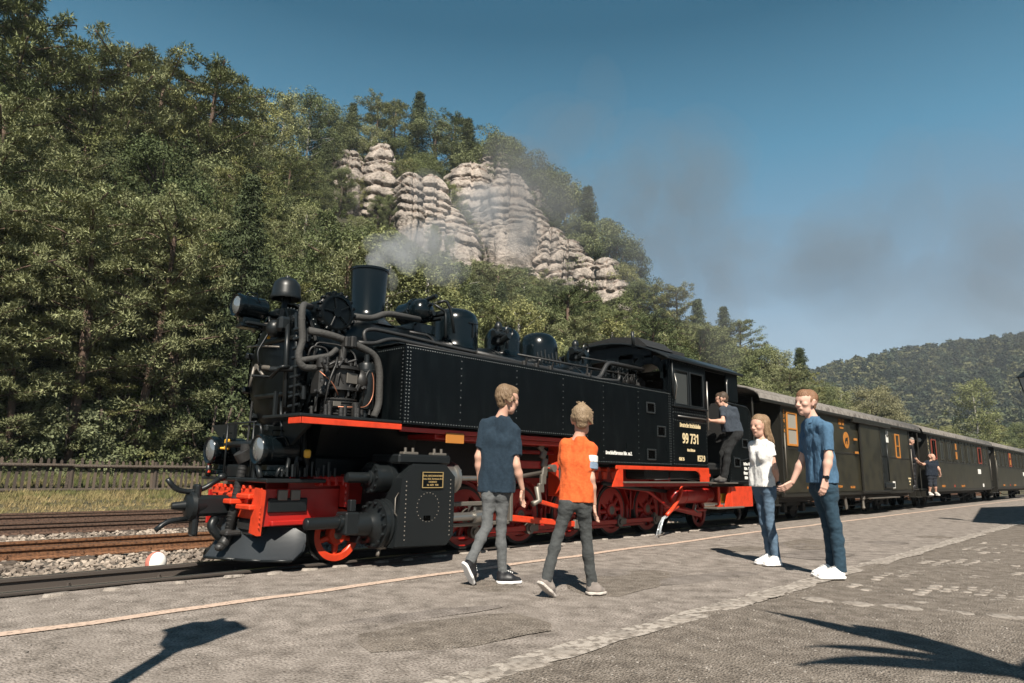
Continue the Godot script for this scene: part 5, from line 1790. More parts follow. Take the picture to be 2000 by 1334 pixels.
	b.box(Vector3(12.76, 0.62, 0), Vector3(0.06, 0.34, 2.4), 0.01)
	b.box(Vector3(12.95, 0.60, 0), Vector3(0.4, 0.16, 0.18), 0.02)
	build("rear_buffer_beam", b, M.red, t)
	# water running from the drain pipe
	var water := mat(Color(0.9, 0.93, 0.95, 0.25), 0.05)
	water.transparency = BaseMaterial3D.TRANSPARENCY_ALPHA
	b = MB.new(LO)
	for i in 16:
		var u0 := rng.randf() * 0.5
		var side := rng.randf_range(-0.03, 0.03)
		var pts := []
		for k in 5:
			var u := u0 + k * 0.13
			pts.append(Vector3(9.92 - u * 0.26 + side * u, 0.33 - u * u * 0.30, 1.12 + side * 0.6))
		b.tube(pts, rng.randf_range(0.003, 0.008), 5)
	for i in 40:
		var u := rng.randf()
		b.ball(Vector3(9.92 - u * 0.28 + rng.randf_range(-0.05, 0.05) * u, 0.32 - u * u * 0.31, 1.12 + rng.randf_range(-0.04, 0.04)), Vector3.ONE * rng.randf_range(0.004, 0.009), 6, 4)
	o = build("water_spout", b, water)
	o.position = Vector3(8, 0, ZC)
	tag(o, "thin stream of water running from the orange drain pipe onto the rail", "water")

func coach(called: String, label: String, xr0: float, xb0: float, xb1: float, xr1: float) -> Array:
	var O := Vector3((xb0 + xb1) * 0.5, 0, 0)
	var t := thing(called, label, "railway coach", Vector3(O.x, 0, ZC), "")
	var b := MB.new(O)
	var L := xb1 - xb0
	var cx := O.x
	# body shell: sides slightly proud boards, ends, floor
	for s in [1.0, -1.0]:
		b = MB.new(O)
		b.box(Vector3(cx, 1.11, s * 1.135), Vector3(L, 0.98, 0.03), 0.004)
		b.box(Vector3(cx, 2.06, s * 1.13), Vector3(L, 0.92, 0.03), 0.004)
		build("side_wall", b, M.coach, t)
		b = MB.new(O)
		b.box(Vector3(cx, 1.585, s * 1.145), Vector3(L, 0.045, 0.04), 0.006)
		b.box(Vector3(cx, 0.60, s * 1.12), Vector3(L + 0.02, 0.10, 0.06), 0.006)
		b.box(Vector3(cx, 2.50, s * 1.15), Vector3(L, 0.05, 0.05), 0.006)
		for x in [xb0 + 0.03, xb1 - 0.03]:
			b.box(Vector3(x, 1.55, s * 1.14), Vector3(0.07, 1.95, 0.05), 0.006)
		build("body_moulding", b, M.coachtrim, t)
	for x in [xb0 + 0.015, xb1 - 0.015]:
		b = MB.new(O)
		b.box(Vector3(x, 1.58, 0), Vector3(0.03, 1.95, 2.24), 0.004)
		build("end_wall", b, M.coachtrim, t)
	b = MB.new(O)
	b.box(Vector3((xr0 + xr1) * 0.5, 0.56, 0), Vector3(xr1 - xr0 - 0.3, 0.10, 2.0), 0.01)
	for s in [1.0, -1.0]:
		b.box(Vector3((xr0 + xr1) * 0.5, 0.52, s * 0.72), Vector3(xr1 - xr0 - 0.3, 0.20, 0.06), 0.01)
		b.tube([Vector3(xb0 + 2.2, 0.42, s * 0.72), Vector3(cx - 1.2, 0.24, s * 0.72), Vector3(cx + 1.2, 0.24, s * 0.72), Vector3(xb1 - 2.2, 0.42, s * 0.72)], 0.02, 6)
	build("underframe", b, M.matt, t)
	# roof: arched, overhanging the end platforms
	b = MB.new(O)
	b.soft()
	var prev: Array = []
	for i in 15:
		var a := PI * i / 14.0
		var z := -1.24 * cos(a)
		var y := 2.54 + 0.36 * pow(sin(a), 0.8)
		var row := [Vector3(xr0, y, z), Vector3(xr1, y, z)]
		if i > 0:
			b.q(prev[0], prev[1], row[1], row[0])
			var d := Vector3(0, 0.06, 0)
			b.q(prev[0] - d, row[0] - d, row[1] - d, prev[1] - d)
			b.q(prev[0], row[0], row[0] - d, prev[0] - d)
			b.q(prev[1], prev[1] - d, row[1] - d, row[1])
		prev = row
	var roof := build("roof", b, M.roof, t)
	b = MB.new(O)
	for s in [1.0, -1.0]:
		b.box(Vector3((xr0 + xr1) * 0.5, 2.505, s * 1.235), Vector3(xr1 - xr0, 0.06, 0.03), 0.004)
	build("roof_edge", b, M.coachtrim, roof)
	# end platforms: posts, rails, steps
	for e in [[xr0, xb0], [xr1, xb1]]:
		var dirn: float = signf(e[0] - e[1])
		var xe: float = e[0] - dirn * 0.12
		b = MB.new(O)
		for s in [1.0, -1.0]:
			b.cyl(Vector3(xe, 0.6, s * 1.02), Vector3(xe, 2.56, s * 1.02), 0.025, -1, 8)
			b.tube([Vector3(xe, 1.5, s * 1.02), Vector3(xe, 1.5, s * 0.4), Vector3(xe, 0.62, s * 0.4)], 0.02, 6)
			b.cyl(Vector3(xe, 1.05, s * 1.02), Vector3(xe, 1.05, s * 0.4), 0.014, -1, 6)
			b.box(Vector3((e[0] + e[1]) * 0.5, 0.40, s * 1.08), Vector3(0.62, 0.03, 0.22), 0.005)
			b.box(Vector3((e[0] + e[1]) * 0.5 - 0.28, 0.48, s * 1.04), Vector3(0.03, 0.2, 0.2))
			b.box(Vector3((e[0] + e[1]) * 0.5 + 0.28, 0.48, s * 1.04), Vector3(0.03, 0.2, 0.2))
		b.box(Vector3(xe, 1.0, 0), Vector3(0.03, 0.8, 1.2), 0.005)
		b.box(Vector3((e[0] + e[1]) * 0.5, 0.63, 0), Vector3(absf(e[0] - e[1]) + 0.1, 0.05, 2.1), 0.005)
		b.box(Vector3(e[0], 0.58, 0), Vector3(0.5, 0.14, 0.16), 0.03)
		build("end_platform", b, M.coachtrim, t)
		b = MB.new(O)
		for s in [1.0, -1.0]:
			b.tube([Vector3(e[1] - dirn * 0.05, 0.95, s * 1.2), Vector3(e[1] - dirn * 0.05, 1.9, s * 1.2)], 0.014, 6)
		build("grab_rail", b, M.worn, t)
	# bogies
	for bx in [xb0 + 1.7, xb1 - 1.7]:
		for wx in [-0.55, 0.55]:
			for s in [1.0, -1.0]:
				b = MB.new(O)
				var bs := ZB if s > 0 else Basis(Vector3(1, 0, 0), Vector3(0, 0, -1), Vector3(0, 1, 0))
				b.lathe([Vector2(0.28, -0.10), Vector2(0.255, -0.06), Vector2(0.25, 0.02), Vector2(0.20, 0.02), Vector2(0.19, 0.0), Vector2(0.06, 0.0), Vector2(0.05, 0.06), Vector2(0, 0.06)], Vector3(bx + wx, 0.255, s * 0.42), bs, 24)
				build("wheel", b, M.matt, t)
		b = MB.new(O)
		for s in [1.0, -1.0]:
			b.box(Vector3(bx, 0.36, s * 0.62), Vector3(1.5, 0.10, 0.05), 0.01)
			for wx in [-0.55, 0.55]:
				b.box(Vector3(bx + wx, 0.28, s * 0.64), Vector3(0.16, 0.2, 0.12), 0.02)
			for k in 5:
				b.box(Vector3(bx, 0.22 + k * 0.022, s * 0.64), Vector3(0.56 - k * 0.08, 0.016, 0.07))
		build("bogie_frame", b, M.matt, t)
	return [t, O]

func window_in(t: Node3D, O: Vector3, x: float, y0: float, y1: float, w: float, frame: Material, pane: Material, mid := false) -> void:
	var b := MB.new(O)
	var z := 1.152
	for s in [-1.0, 1.0]:
		b.box(Vector3(x + s * w * 0.5, (y0 + y1) * 0.5, z), Vector3(0.05, y1 - y0 + 0.05, 0.03), 0.006)
	for y in [y0, y1]:
		b.box(Vector3(x, y, z), Vector3(w - 0.05, 0.05, 0.029), 0.006)
	if mid:
		b.box(Vector3(x, (y0 + y1) * 0.5, z), Vector3(w - 0.05, 0.04, 0.028), 0.006)
	var o := build("window", b, frame, t)
	b = MB.new(O)
	b.box(Vector3(x, (y0 + y1) * 0.5, z - 0.006), Vector3(w - 0.04, y1 - y0 - 0.04, 0.008))
	build("pane", b, pane, o)

func coaches() -> void:
	var r: Array = coach("baggage_coach", "dark olive baggage coach with orange window frames behind the locomotive", 13.42, 14.62, 24.75, 25.9)
	var t: Node3D = r[0]
	var O: Vector3 = r[1]
	var Z := 1.155
	window_in(t, O, 15.22, 1.66, 2.36, 0.52, M.orange, M.curtain, true)
	window_in(t, O, 23.4, 1.60, 2.28, 0.40, M.orange, M.coach, true)
	var b := MB.new(O)
	b.box(Vector3(20.6, 1.52, 1.19), Vector3(1.75, 1.85, 0.035), 0.006)
	var door := build("sliding_door", b, M.coach, t)
	b = MB.new(O)
	b.box(Vector3(20.7, 2.47, 1.23), Vector3(3.3, 0.14, 0.10), 0.01)
	b.box(Vector3(20.9, 0.62, 1.2), Vector3(2.6, 0.04, 0.05), 0.004)
	for x in [19.72, 21.46]:
		b.box(Vector3(x, 1.52, 1.195), Vector3(0.05, 1.85, 0.05), 0.006)
	build("door_rail", b, M.coachtrim, t)
	b = MB.new(O)
	b.box(Vector3(21.85, 1.50, 1.155), Vector3(0.68, 1.8, 0.02), 0.004)
	for k in 8:
		b.box(Vector3(21.7, 1.0 + (k % 4) * 0.16, 1.17), Vector3(0.16, 0.025, 0.02), 0.003)
	b.tube([Vector3(22.1, 0.9, 1.2), Vector3(22.1, 2.0, 1.2)], 0.016, 6)
	b.box(Vector3(22.0, 0.78, 1.2), Vector3(0.9, 0.13, 0.1), 0.01)
	build("door_recess", b, M.satin, t)
	b = MB.new(O)
	b.box(Vector3(19.35, 1.96, 1.19), Vector3(0.16, 0.06, 0.05), 0.006)
	b.box(Vector3(19.38, 1.62, 1.19), Vector3(0.16, 0.06, 0.05), 0.006)
	build("orange_hasp", b, M.orange, t)
	# signs: upright number beside the window, coach number, round emblem with an animal
	var y := 2.42
	for ch in ["9", "7", "0", "-", "4", "5"]:
		lettering(ch, 0.075, Vector3(14.80 - O.x, y - 0.05, Z), M.orange, t, 0.9)
		y -= 0.105
	lettering("KD 97", 0.15, Vector3(18.45 - O.x, 2.36, Z), M.orange, t, 0.75)
	lettering("Bautzen", 0.055, Vector3(18.45 - O.x, 2.22, Z), M.orange, t, 0.9)
	b = MB.new(O)
	b.cyl(Vector3(18.75, 1.92, 1.147), Vector3(18.75, 1.92, 1.158), 0.21, -1, 28)
	var disc := build("round_emblem", b, M.orange, t)
	b = MB.new(O)
	b.prism(PackedVector2Array([Vector2(-0.10, -0.10), Vector2(-0.06, -0.10), Vector2(-0.05, -0.02), Vector2(0.04, -0.02), Vector2(0.05, -0.10), Vector2(0.09, -0.10), Vector2(0.08, 0.03), Vector2(0.11, 0.08), Vector2(0.05, 0.07), Vector2(-0.08, 0.05), Vector2(-0.12, -0.02)]), 0.006, Vector3(18.75, 1.92, 1.158))
	build("emblem_figure", b, M.coachtrim, disc)
	lettering("Tragf. 10,0 t   Eigengew. 8 560 kg", 0.055, Vector3(16.4 - O.x, 0.74, Z), M.orange, t, 0.85)
	lettering("Ladefl. 15,4 m²", 0.055, Vector3(18.0 - O.x, 0.76, Z), M.orange, t, 0.85)
	lettering("Unt. Zi 12.5", 0.055, Vector3(19.0 - O.x, 0.74, Z), M.orange, t, 0.85)
	b = MB.new(O)
	b.box(Vector3(22.35, 2.18, 1.156), Vector3(0.22, 0.34, 0.01), 0.002)
	b.box(Vector3(22.7, 0.79, 1.156), Vector3(0.22, 0.2, 0.01), 0.002)
	build("white_notice", b, M.white, t)
	lettering("PwP", 0.08, Vector3(22.35 - O.x, 2.2, 1.163), M.coachtrim, t, 0.9)
	lettering("8 m", 0.05, Vector3(22.7 - O.x, 0.79, 1.163), M.coachtrim, t, 0.9)
	for k in 3:
		lettering(["LüP 12,4 m", "Kkt Br", "v 30"][k], 0.05, Vector3(24.45 - O.x, 0.98 - k * 0.09, Z), M.cream, t, 0.8)
	# brake gear and sand box under the floor, seen from the platform
	b = MB.new(O)
	b.box(Vector3(21.6, 0.44, 1.12), Vector3(2.6, 0.03, 0.24), 0.006)
	build("footboard", b, M.worn, t)
	b = MB.new(O)
	b.lathe([Vector2(0.02, 0.16), Vector2(0.05, 0.20), Vector2(0.035, 0.26), Vector2(0.03, 0.4), Vector2(0.06, 0.42), Vector2(0.06, 0.5), Vector2(0.02, 0.52)], Vector3(19.9, 0, 1.1), Basis(), 12)
	b.box(Vector3(18.7, 0.34, 1.05), Vector3(0.12, 0.3, 0.04), 0.01, Basis(Vector3(0, 0, 1), 0.3))
	build("brake_handle", b, M.worn, t)
	# second and third coaches: passengers, brown-black boards with many windows
	var red := mat(lin(0.20, 0.035, 0.02), 0.5)
	for c in 2:
		var x0 := 27.0 if c == 0 else 39.7
		var r2 := coach("passenger_coach", ["dark passenger coach with open red-framed windows, next to the baggage coach", "farthest passenger coach of the train, at the right edge"][c], x0 - 0.75, x0, x0 + 11.2, x0 + 11.75)
		var t2: Node3D = r2[0]
		var O2: Vector3 = r2[1]
		for i in 9:
			var wx := x0 + 0.95 + i * 1.17
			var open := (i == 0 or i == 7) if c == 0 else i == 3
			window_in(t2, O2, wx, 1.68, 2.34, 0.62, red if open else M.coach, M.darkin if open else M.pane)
		b = MB.new(O2)
		for i in 19:
			b.box(Vector3(x0 + 0.4 + i * 0.585, 2.02, 1.152), Vector3(0.035, 0.84, 0.022), 0.004)
		build("batten", b, M.coachtrim, t2)
		b = MB.new(O2)
		b.box(Vector3(x0 + 4.45, 2.22, 1.165), Vector3(0.22, 0.24, 0.012), 0.002)
		b.box(Vector3(x0 + 4.45, 1.88, 1.165), Vector3(0.26, 0.28, 0.012), 0.002)
		build("yellow_sign", b, M.orange, t2)
		b = MB.new(O2)
		b.box(Vector3(x0 + 8.7, 1.32, 1.158), Vector3(0.6, 0.2, 0.01), 0.002)
		b.box(Vector3(x0 + 9.3, 0.74, 1.158), Vector3(0.24, 0.14, 0.01), 0.002)
		build("white_notice", b, M.white, t2)
		var yv := 2.42
		for ch in ["9", "7", "0", "-", "3"]:
			lettering(ch, 0.075, Vector3(x0 + 0.2 - O2.x, yv - 0.05, Z), M.cream, t2, 0.9)
			yv -= 0.105
		lettering("KB 970-311", 0.075, Vector3(x0 + 1.9 - O2.x, 0.73, Z), M.orange, t2, 0.9)
		lettering("Zi", 0.08, Vector3(x0 + 3.7 - O2.x, 0.73, Z), M.redlight, t2, 0.9)
		lettering("Eigengew. 9,1 t", 0.07, Vector3(x0 + 5.2 - O2.x, 0.73, Z), M.orange, t2, 0.9)
		b = MB.new(O2)
		b.cyl(Vector3(x0 - 0.4, 2.28, 1.0), Vector3(x0 - 0.3, 2.28, 1.0), 0.07, -1, 12)
		build("end_lamp", b, M.white, t2)

func hill_h(x: float, z: float) -> float:
	var h := 62.0 * exp(-(pow(x - 95.0, 2) / 5000.0 + pow(z + 128.0, 2) / 3528.0)) + 26.0 * exp(-(pow(x + 12.0, 2) / 4608.0 + pow(z + 92.0, 2) / 1922.0))
	return 0.2 + (h - 0.2) * smoothstep(24.5, 38.5, -z) if -z > 24.5 else 0.2

func far_h(x: float, z: float) -> float:
	return 103.0 * exp(-pow(x - 690.0, 2) / 45000.0) / (1.0 + exp((-z - 330.0) / 60.0)) - 0.5

func hillside() -> void:
	var n := noise(0.06, 4, 8)
	var b := MB.new()
	b.soft()
	var f := func(i: int, k: int) -> Vector3:
		var x := -70.0 + i * 4.0
		var z := -24.3 - k * 3.4
		return Vector3(x, hill_h(x, z) + n.get_noise_2d(x, z) * 0.7 * minf(1.0, k * 0.25), z)
	for i in 64:
		for k in 46:
			b.q(f.call(i, k), f.call(i + 1, k), f.call(i + 1, k + 1), f.call(i, k + 1))
	var m := mat(lin(0.045, 0.042, 0.024), 0.95)
	m.albedo_texture = M.soil.albedo_texture
	tri_map(m, 0.1)
	structure(build("wooded_hill", b, m))

# leaf faces scattered through clumps [centre, radii, count, leaf size, colour, spread]
func foliage(clumps: Array, seed_: int, needle := 0.55) -> ArrayMesh:
	var r := RandomNumberGenerator.new()
	r.seed = seed_
	var v := PackedVector3Array()
	var nn := PackedVector3Array()
	var cc := PackedColorArray()
	for c in clumps:
		var ce: Vector3 = c[0]
		var ra: Vector3 = c[1]
		var base: Color = c[4] * r.randf_range(0.72, 1.22)
		for i in c[2]:
			var d := Vector3(r.randfn(), r.randfn(), r.randfn()).normalized()
			var p := ce + d * ra * pow(r.randf(), 0.33)
			var n := (d * 0.55 + Vector3(0, 0.35, 0) + Vector3(r.randfn(), r.randfn(), r.randfn()) * 0.62).normalized()
			var t := n.cross(Vector3(r.randfn(), r.randfn(), r.randfn())).normalized()
			if c[5] == 1:   # needles radiate from the tuft and face the sky
				t = (d + Vector3(r.randfn(), r.randfn() + 0.5, r.randfn()) * 0.35).normalized()
				n = Vector3(r.randfn() * 0.5, 1.0, r.randfn() * 0.5)
				n = (n - t * n.dot(t)).normalized()
			var s: float = c[3] * r.randf_range(0.6, 1.35)
			var w := n.cross(t) * s * needle
			v.append(p + t * s)
			v.append(p - t * s * 0.8 + w)
			v.append(p - t * s * 0.8 - w)
			nn.append(n)
			nn.append(n)
			nn.append(n)
			var k: Color = base * r.randf_range(0.75, 1.3)
			cc.append(k)
			cc.append(k)
			cc.append(k)
	# wind each face so that its front is the side of its normal
	for i in range(0, v.size(), 3):
		if (v[i + 1] - v[i]).cross(v[i + 2] - v[i]).dot(nn[i]) > 0.0:
			var q := v[i + 1]
			v[i + 1] = v[i + 2]
			v[i + 2] = q
	var A := []
	A.resize(Mesh.ARRAY_MAX)
	A[Mesh.ARRAY_VERTEX] = v
	A[Mesh.ARRAY_NORMAL] = nn
	A[Mesh.ARRAY_COLOR] = cc
	var m := ArrayMesh.new()
	m.add_surface_from_arrays(Mesh.PRIMITIVE_TRIANGLES, A)
	return m

# prototypes are built at height 10 and scaled; each returns [trunk mesh, crown mesh, bark]
func proto(kind: String, seed_: int) -> Array:
	var r := RandomNumberGenerator.new()
	r.seed = seed_
	var b := MB.new()
	var cl := []
	if kind == "pine" or kind == "low_pine":
		var low := 0.05 if kind == "low_pine" else 0.30
		var col := Color(0.189, 0.200, 0.102)
		var lean := Vector3(r.randf_range(-0.6, 0.6), 0, r.randf_range(-0.6, 0.6))
		var P := func(u: float) -> Vector3:
			return Vector3(lean.x * u * u, u * 10.0, lean.z * u * u) + Vector3(sin(u * 5.0 + seed_) * 0.12, 0, cos(u * 4.0) * 0.12)
		b.tube([P.call(0.0), P.call(0.2), P.call(0.4), P.call(0.6)], 0.15, 7)
		b.tube([P.call(0.6), P.call(0.8), P.call(0.97)], 0.085, 6)
		for i in 33:
			var u := low + (0.98 - low) * pow(float(i) / 32.0, 0.85)
			var a := i * 2.4 + r.randf_range(-0.4, 0.4)
			var len := (2.0 * pow(sin(clampf((u - low * 0.4 + (0.12 if low < 0.1 else 0.0)) / 0.98, 0, 1) * PI), 0.65) + 0.35) * r.randf_range(0.65, 1.2)
			var o: Vector3 = P.call(u)
			var d := Vector3(cos(a), r.randf_range(0.05, 0.45), sin(a))
			var e := o + d * len
			b.tube([o, o + d * len * 0.5 + Vector3(0, 0.1, 0), e], 0.03, 4)
			for k in 7:
				var w := 0.34 + 0.115 * k
				var cr := r.randf_range(0.22, 0.38) * (0.8 + 0.2 * len)
				cl.append([o + d * len * w + Vector3(r.randfn(0, 0.24), 0.10 + r.randfn(0, 0.08), r.randfn(0, 0.24)), Vector3(cr, cr * 0.62, cr), 95, 0.085, col * lerpf(0.85, 1.1, u), 1])
		cl.append([P.call(0.98), Vector3(0.35, 0.5, 0.35), 160, 0.085, col * 1.1, 1])
		return [b.mesh(), foliage(cl, seed_ + 1, 0.27), M.barkred]
	if kind == "spruce":
		var col := Color(0.084, 0.102, 0.056)
		b.tube([Vector3.ZERO, Vector3(0, 5, 0), Vector3(0, 9.9, 0)], 0.09, 6)
		for i in 30:
			var u := 0.06 + 0.92 * i / 29.0
			var len := 1.75 * pow(1.0 - u, 0.8) + 0.12
			for k in 5:
				var a := k * TAU / 5 + i * 0.7 + r.randf_range(-0.2, 0.2)
				var d := Vector3(cos(a), r.randf_range(-0.45, 0.1) + 0.35 * u, sin(a))
				var q := len * r.randf_range(0.75, 1.12)
				for j in 2:
					var w := 0.45 + 0.42 * j
					cl.append([Vector3(0, u * 10, 0) + d * q * w, Vector3(0.24 + q * 0.16, 0.24, 0.24 + q * 0.16), 60, 0.085, col, 0])
		return [b.mesh(), foliage(cl, seed_ + 1, 0.34), M.bark]
	if kind == "birch":
		var col := Color(0.218, 0.228, 0.113)
		b.tube([Vector3.ZERO, Vector3(0.1, 3, 0), Vector3(-0.05, 6, 0.1), Vector3(0.1, 9.2, 0)], 0.085, 7)
		for i in 42:
			var u := 0.22 + 0.76 * i / 41.0
			var a := i * 2.4 + r.randf_range(-0.5, 0.5)
			var len := (1.95 * pow(sin(clampf((u - 0.08) / 0.96, 0, 1) * PI), 0.6) + 0.25) * r.randf_range(0.6, 1.2)
			var o := Vector3(0, u * 9.6, 0)
			var d := Vector3(cos(a), r.randf_range(0.3, 0.8), sin(a)).normalized()
			b.tube([o, o + d * len * 0.6, o + d * len + Vector3(0, -0.15, 0)], 0.02, 4)
			for k in 3:
				var w := 0.45 + 0.3 * k
				var cr := r.randf_range(0.32, 0.58)
				cl.append([o + d * len * w + Vector3(r.randfn(0, 0.2), -0.1 * k + r.randfn(0, 0.15), r.randfn(0, 0.2)), Vector3(cr, cr * 1.05, cr), 130, 0.066, col, 0])
		return [b.mesh(), foliage(cl, seed_ + 1, 0.6), M.birchbark]
	if kind == "shrub":
		var col: Color = [Color(0.15, 0.185, 0.060), Color(0.14, 0.155, 0.082)][seed_ % 2]
		for i in 7:
			var a := r.randf() * TAU
			b.tube([Vector3.ZERO, Vector3(cos(a) * 1.5, 3, sin(a) * 1.5), Vector3(cos(a) * 3.4, 7, sin(a) * 3.4)], 0.12, 5)
		for i in 75:
			var a := r.randf() * TAU
			var q := sqrt(r.randf()) * 5.2
			var y := r.randf_range(0.8, 9.0) * (1.0 - pow(q / 6.4, 2.0))
			var cr := r.randf_range(0.7, 1.35)
			cl.append([Vector3(cos(a) * q, y, sin(a) * q), Vector3(cr, cr * 0.7, cr), 160, 0.17, col, 0])
		return [b.mesh(), foliage(cl, seed_ + 1, 0.6), M.bark]
	# broadleaf; «pale» has whitish leaf undersides
	var col: Color = {"broadleaf": Color(0.150, 0.168, 0.080), "pale": Color(0.20, 0.20, 0.135)}[kind]
	b.tube([Vector3.ZERO, Vector3(0.1, 2, 0), Vector3(0, 4.5, 0.2), Vector3(0.1, 7.5, 0)], 0.17, 7)
	for i in 62:
		var u := r.randf()
		var a := i * 2.4
		var y := 2.0 + 7.3 * u
		var q := 3.0 * pow(sin(clampf(0.10 + u * 0.88, 0, 1) * PI), 0.55) * sqrt(r.randf_range(0.25, 1.0))
		var p := Vector3(cos(a) * q, y, sin(a) * q)
		if i % 3 == 0:
			b.tube([Vector3(0, y * 0.7, 0), p * Vector3(0.5, 0.92, 0.5), p], 0.04, 4)
		var cr := r.randf_range(0.55, 1.05)
		cl.append([p, Vector3(cr, cr * 0.66, cr), 440, 0.062, col, 0])
	return [b.mesh(), foliage(cl, seed_ + 1, 0.62), M.bark]

var beds := []

func rock(label: String, base: Vector3, h: float, r: float, seed_: int, deep: float, slab := 0.0, top_sharp := 0.5, flat_z := 1.0) -> void:
	var t := thing("sandstone_rock", label, "rock", base)
	var n1 := noise(0.16, 4, seed_)
	var n2 := noise(0.75, 4, seed_ + 7)
	var n3 := noise(0.05, 2, seed_ + 3)
	# the beds of the sandstone run through the whole cliff: each overhangs a weathered notch
	if beds.is_empty():
		var br := RandomNumberGenerator.new()
		br.seed = 21
		var y0 := -8.0
		while y0 < 90.0:
			var th := br.randf_range(0.5, 0.9) if br.randf() < 0.3 else br.randf_range(1.1, 2.7)
			beds.append([y0, th, br.randf_range(0.55, 1.1)])
			y0 += th
	var rows := int((h + deep) / 0.17)
	var seg := 64
	var rings := []
	var cols := []
	for i in rows + 1:
		var y := -deep + (h + deep) * i / rows
		var ring := PackedVector3Array()
		var col := PackedColorArray()
		var u := clampf(y / h, 0.0, 1.0)
		var prof := pow(maxf(0.0, 1.0 - pow(u, 3.6)), top_sharp) * (1.0 + 0.12 * (1.0 - u))
		for s in seg:
			var a := TAU * s / seg
			var dir := Vector3(cos(a), 0, sin(a))
			var box := 1.0 / pow(pow(absf(cos(a + 0.5 + seed_)), 3.0) + pow(absf(sin(a + 0.5 + seed_)), 3.0), 0.3333)
			var wob := n3.get_noise_2d(dir.x * 14.0, dir.z * 14.0)
			var big := n1.get_noise_3d(dir.x * r * 1.1, y * 0.5, dir.z * r * 1.1)
			var yy := base.y + y + big * 1.5 + float(seed_ % 5) * 0.35 + (base.x + dir.x * r) * 0.03 + n2.get_noise_2d(a * 3.0, y * 0.4) * 0.25
			var k := 0
			while k < beds.size() - 2 and beds[k + 1][0] < yy:
				k += 1
			var bu := clampf((yy - beds[k][0]) / beds[k][1], 0.0, 1.0)
			var am: float = beds[k][2] * clampf(1.0 + 0.9 * n1.get_noise_3d(dir.x * r * 0.8 + k * 7.3, 0.0, dir.z * r * 0.8), 0.25, 1.7)
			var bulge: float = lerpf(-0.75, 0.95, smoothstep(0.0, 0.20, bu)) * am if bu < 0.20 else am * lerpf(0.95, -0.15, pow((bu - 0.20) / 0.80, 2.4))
			var inslab := y < h * slab + big * 1.5
			if inslab:
				bulge = bulge * 0.13 + 0.25
			var rad := r * prof * (box if slab > 0.0 else 0.94) * (0.90 + 0.20 * wob + 0.42 * big) + bulge * 0.72 * (0.35 + 0.65 * prof)
			rad -= 1.6 * pow(maxf(0.0, n2.get_noise_2d(dir.x * r * 0.6, dir.z * r * 0.6) - 0.12) * 2.2, 1.4)
			rad += n2.get_noise_3d(dir.x * r * 1.2, y * 1.6, dir.z * r * 1.2) * 0.13
			ring.append(Vector3(dir.x * maxf(rad, 0.02), y, dir.z * maxf(rad, 0.02) * flat_z))
			var st := clampf(0.66 + n1.get_noise_3d(dir.x * r * 2.0, y * 0.25, dir.z * r * 2.0) * 0.85 + n2.get_noise_3d(dir.x * r, y * 2.5, dir.z * r) * 0.4, 0.0, 1.0)
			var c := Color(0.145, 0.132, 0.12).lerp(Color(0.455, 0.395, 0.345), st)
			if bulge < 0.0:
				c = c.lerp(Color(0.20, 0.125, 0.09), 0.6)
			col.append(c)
		rings.append(ring)
		cols.append(col)
	var st := SurfaceTool.new()
	st.begin(Mesh.PRIMITIVE_TRIANGLES)
	st.set_smooth_group(0)
	for i in rows:
		for s in seg:
			var j := (s + 1) % seg
			for q in [[i, s], [i, j], [i + 1, j], [i, s], [i + 1, j], [i + 1, s]]:
				st.set_color(cols[q[0]][q[1]])
				st.add_vertex(rings[q[0]][q[1]])
	st.generate_normals()
	st.index()
	var m := st.commit()
	if not M.has("rockm"):
		M.rockm = mat(Color.WHITE, 0.95, 0.0, 0.2)
		M.rockm.vertex_color_use_as_albedo = true
		M.rockm.albedo_texture = ntex(512, 0.02, 5, 61, [[0.0, Color(0.55, 0.53, 0.52)], [0.5, Color(0.9, 0.9, 0.9)], [1.0, Color(1, 1, 1)]])
		M.rockm.heightmap_enabled = true
		M.rockm.heightmap_texture = ntex(512, 0.03, 5, 62, [])
		M.rockm.heightmap_scale = 10.0
		tri_map(M.rockm, 0.16)
	put("rock_face", m, M.rockm, t)

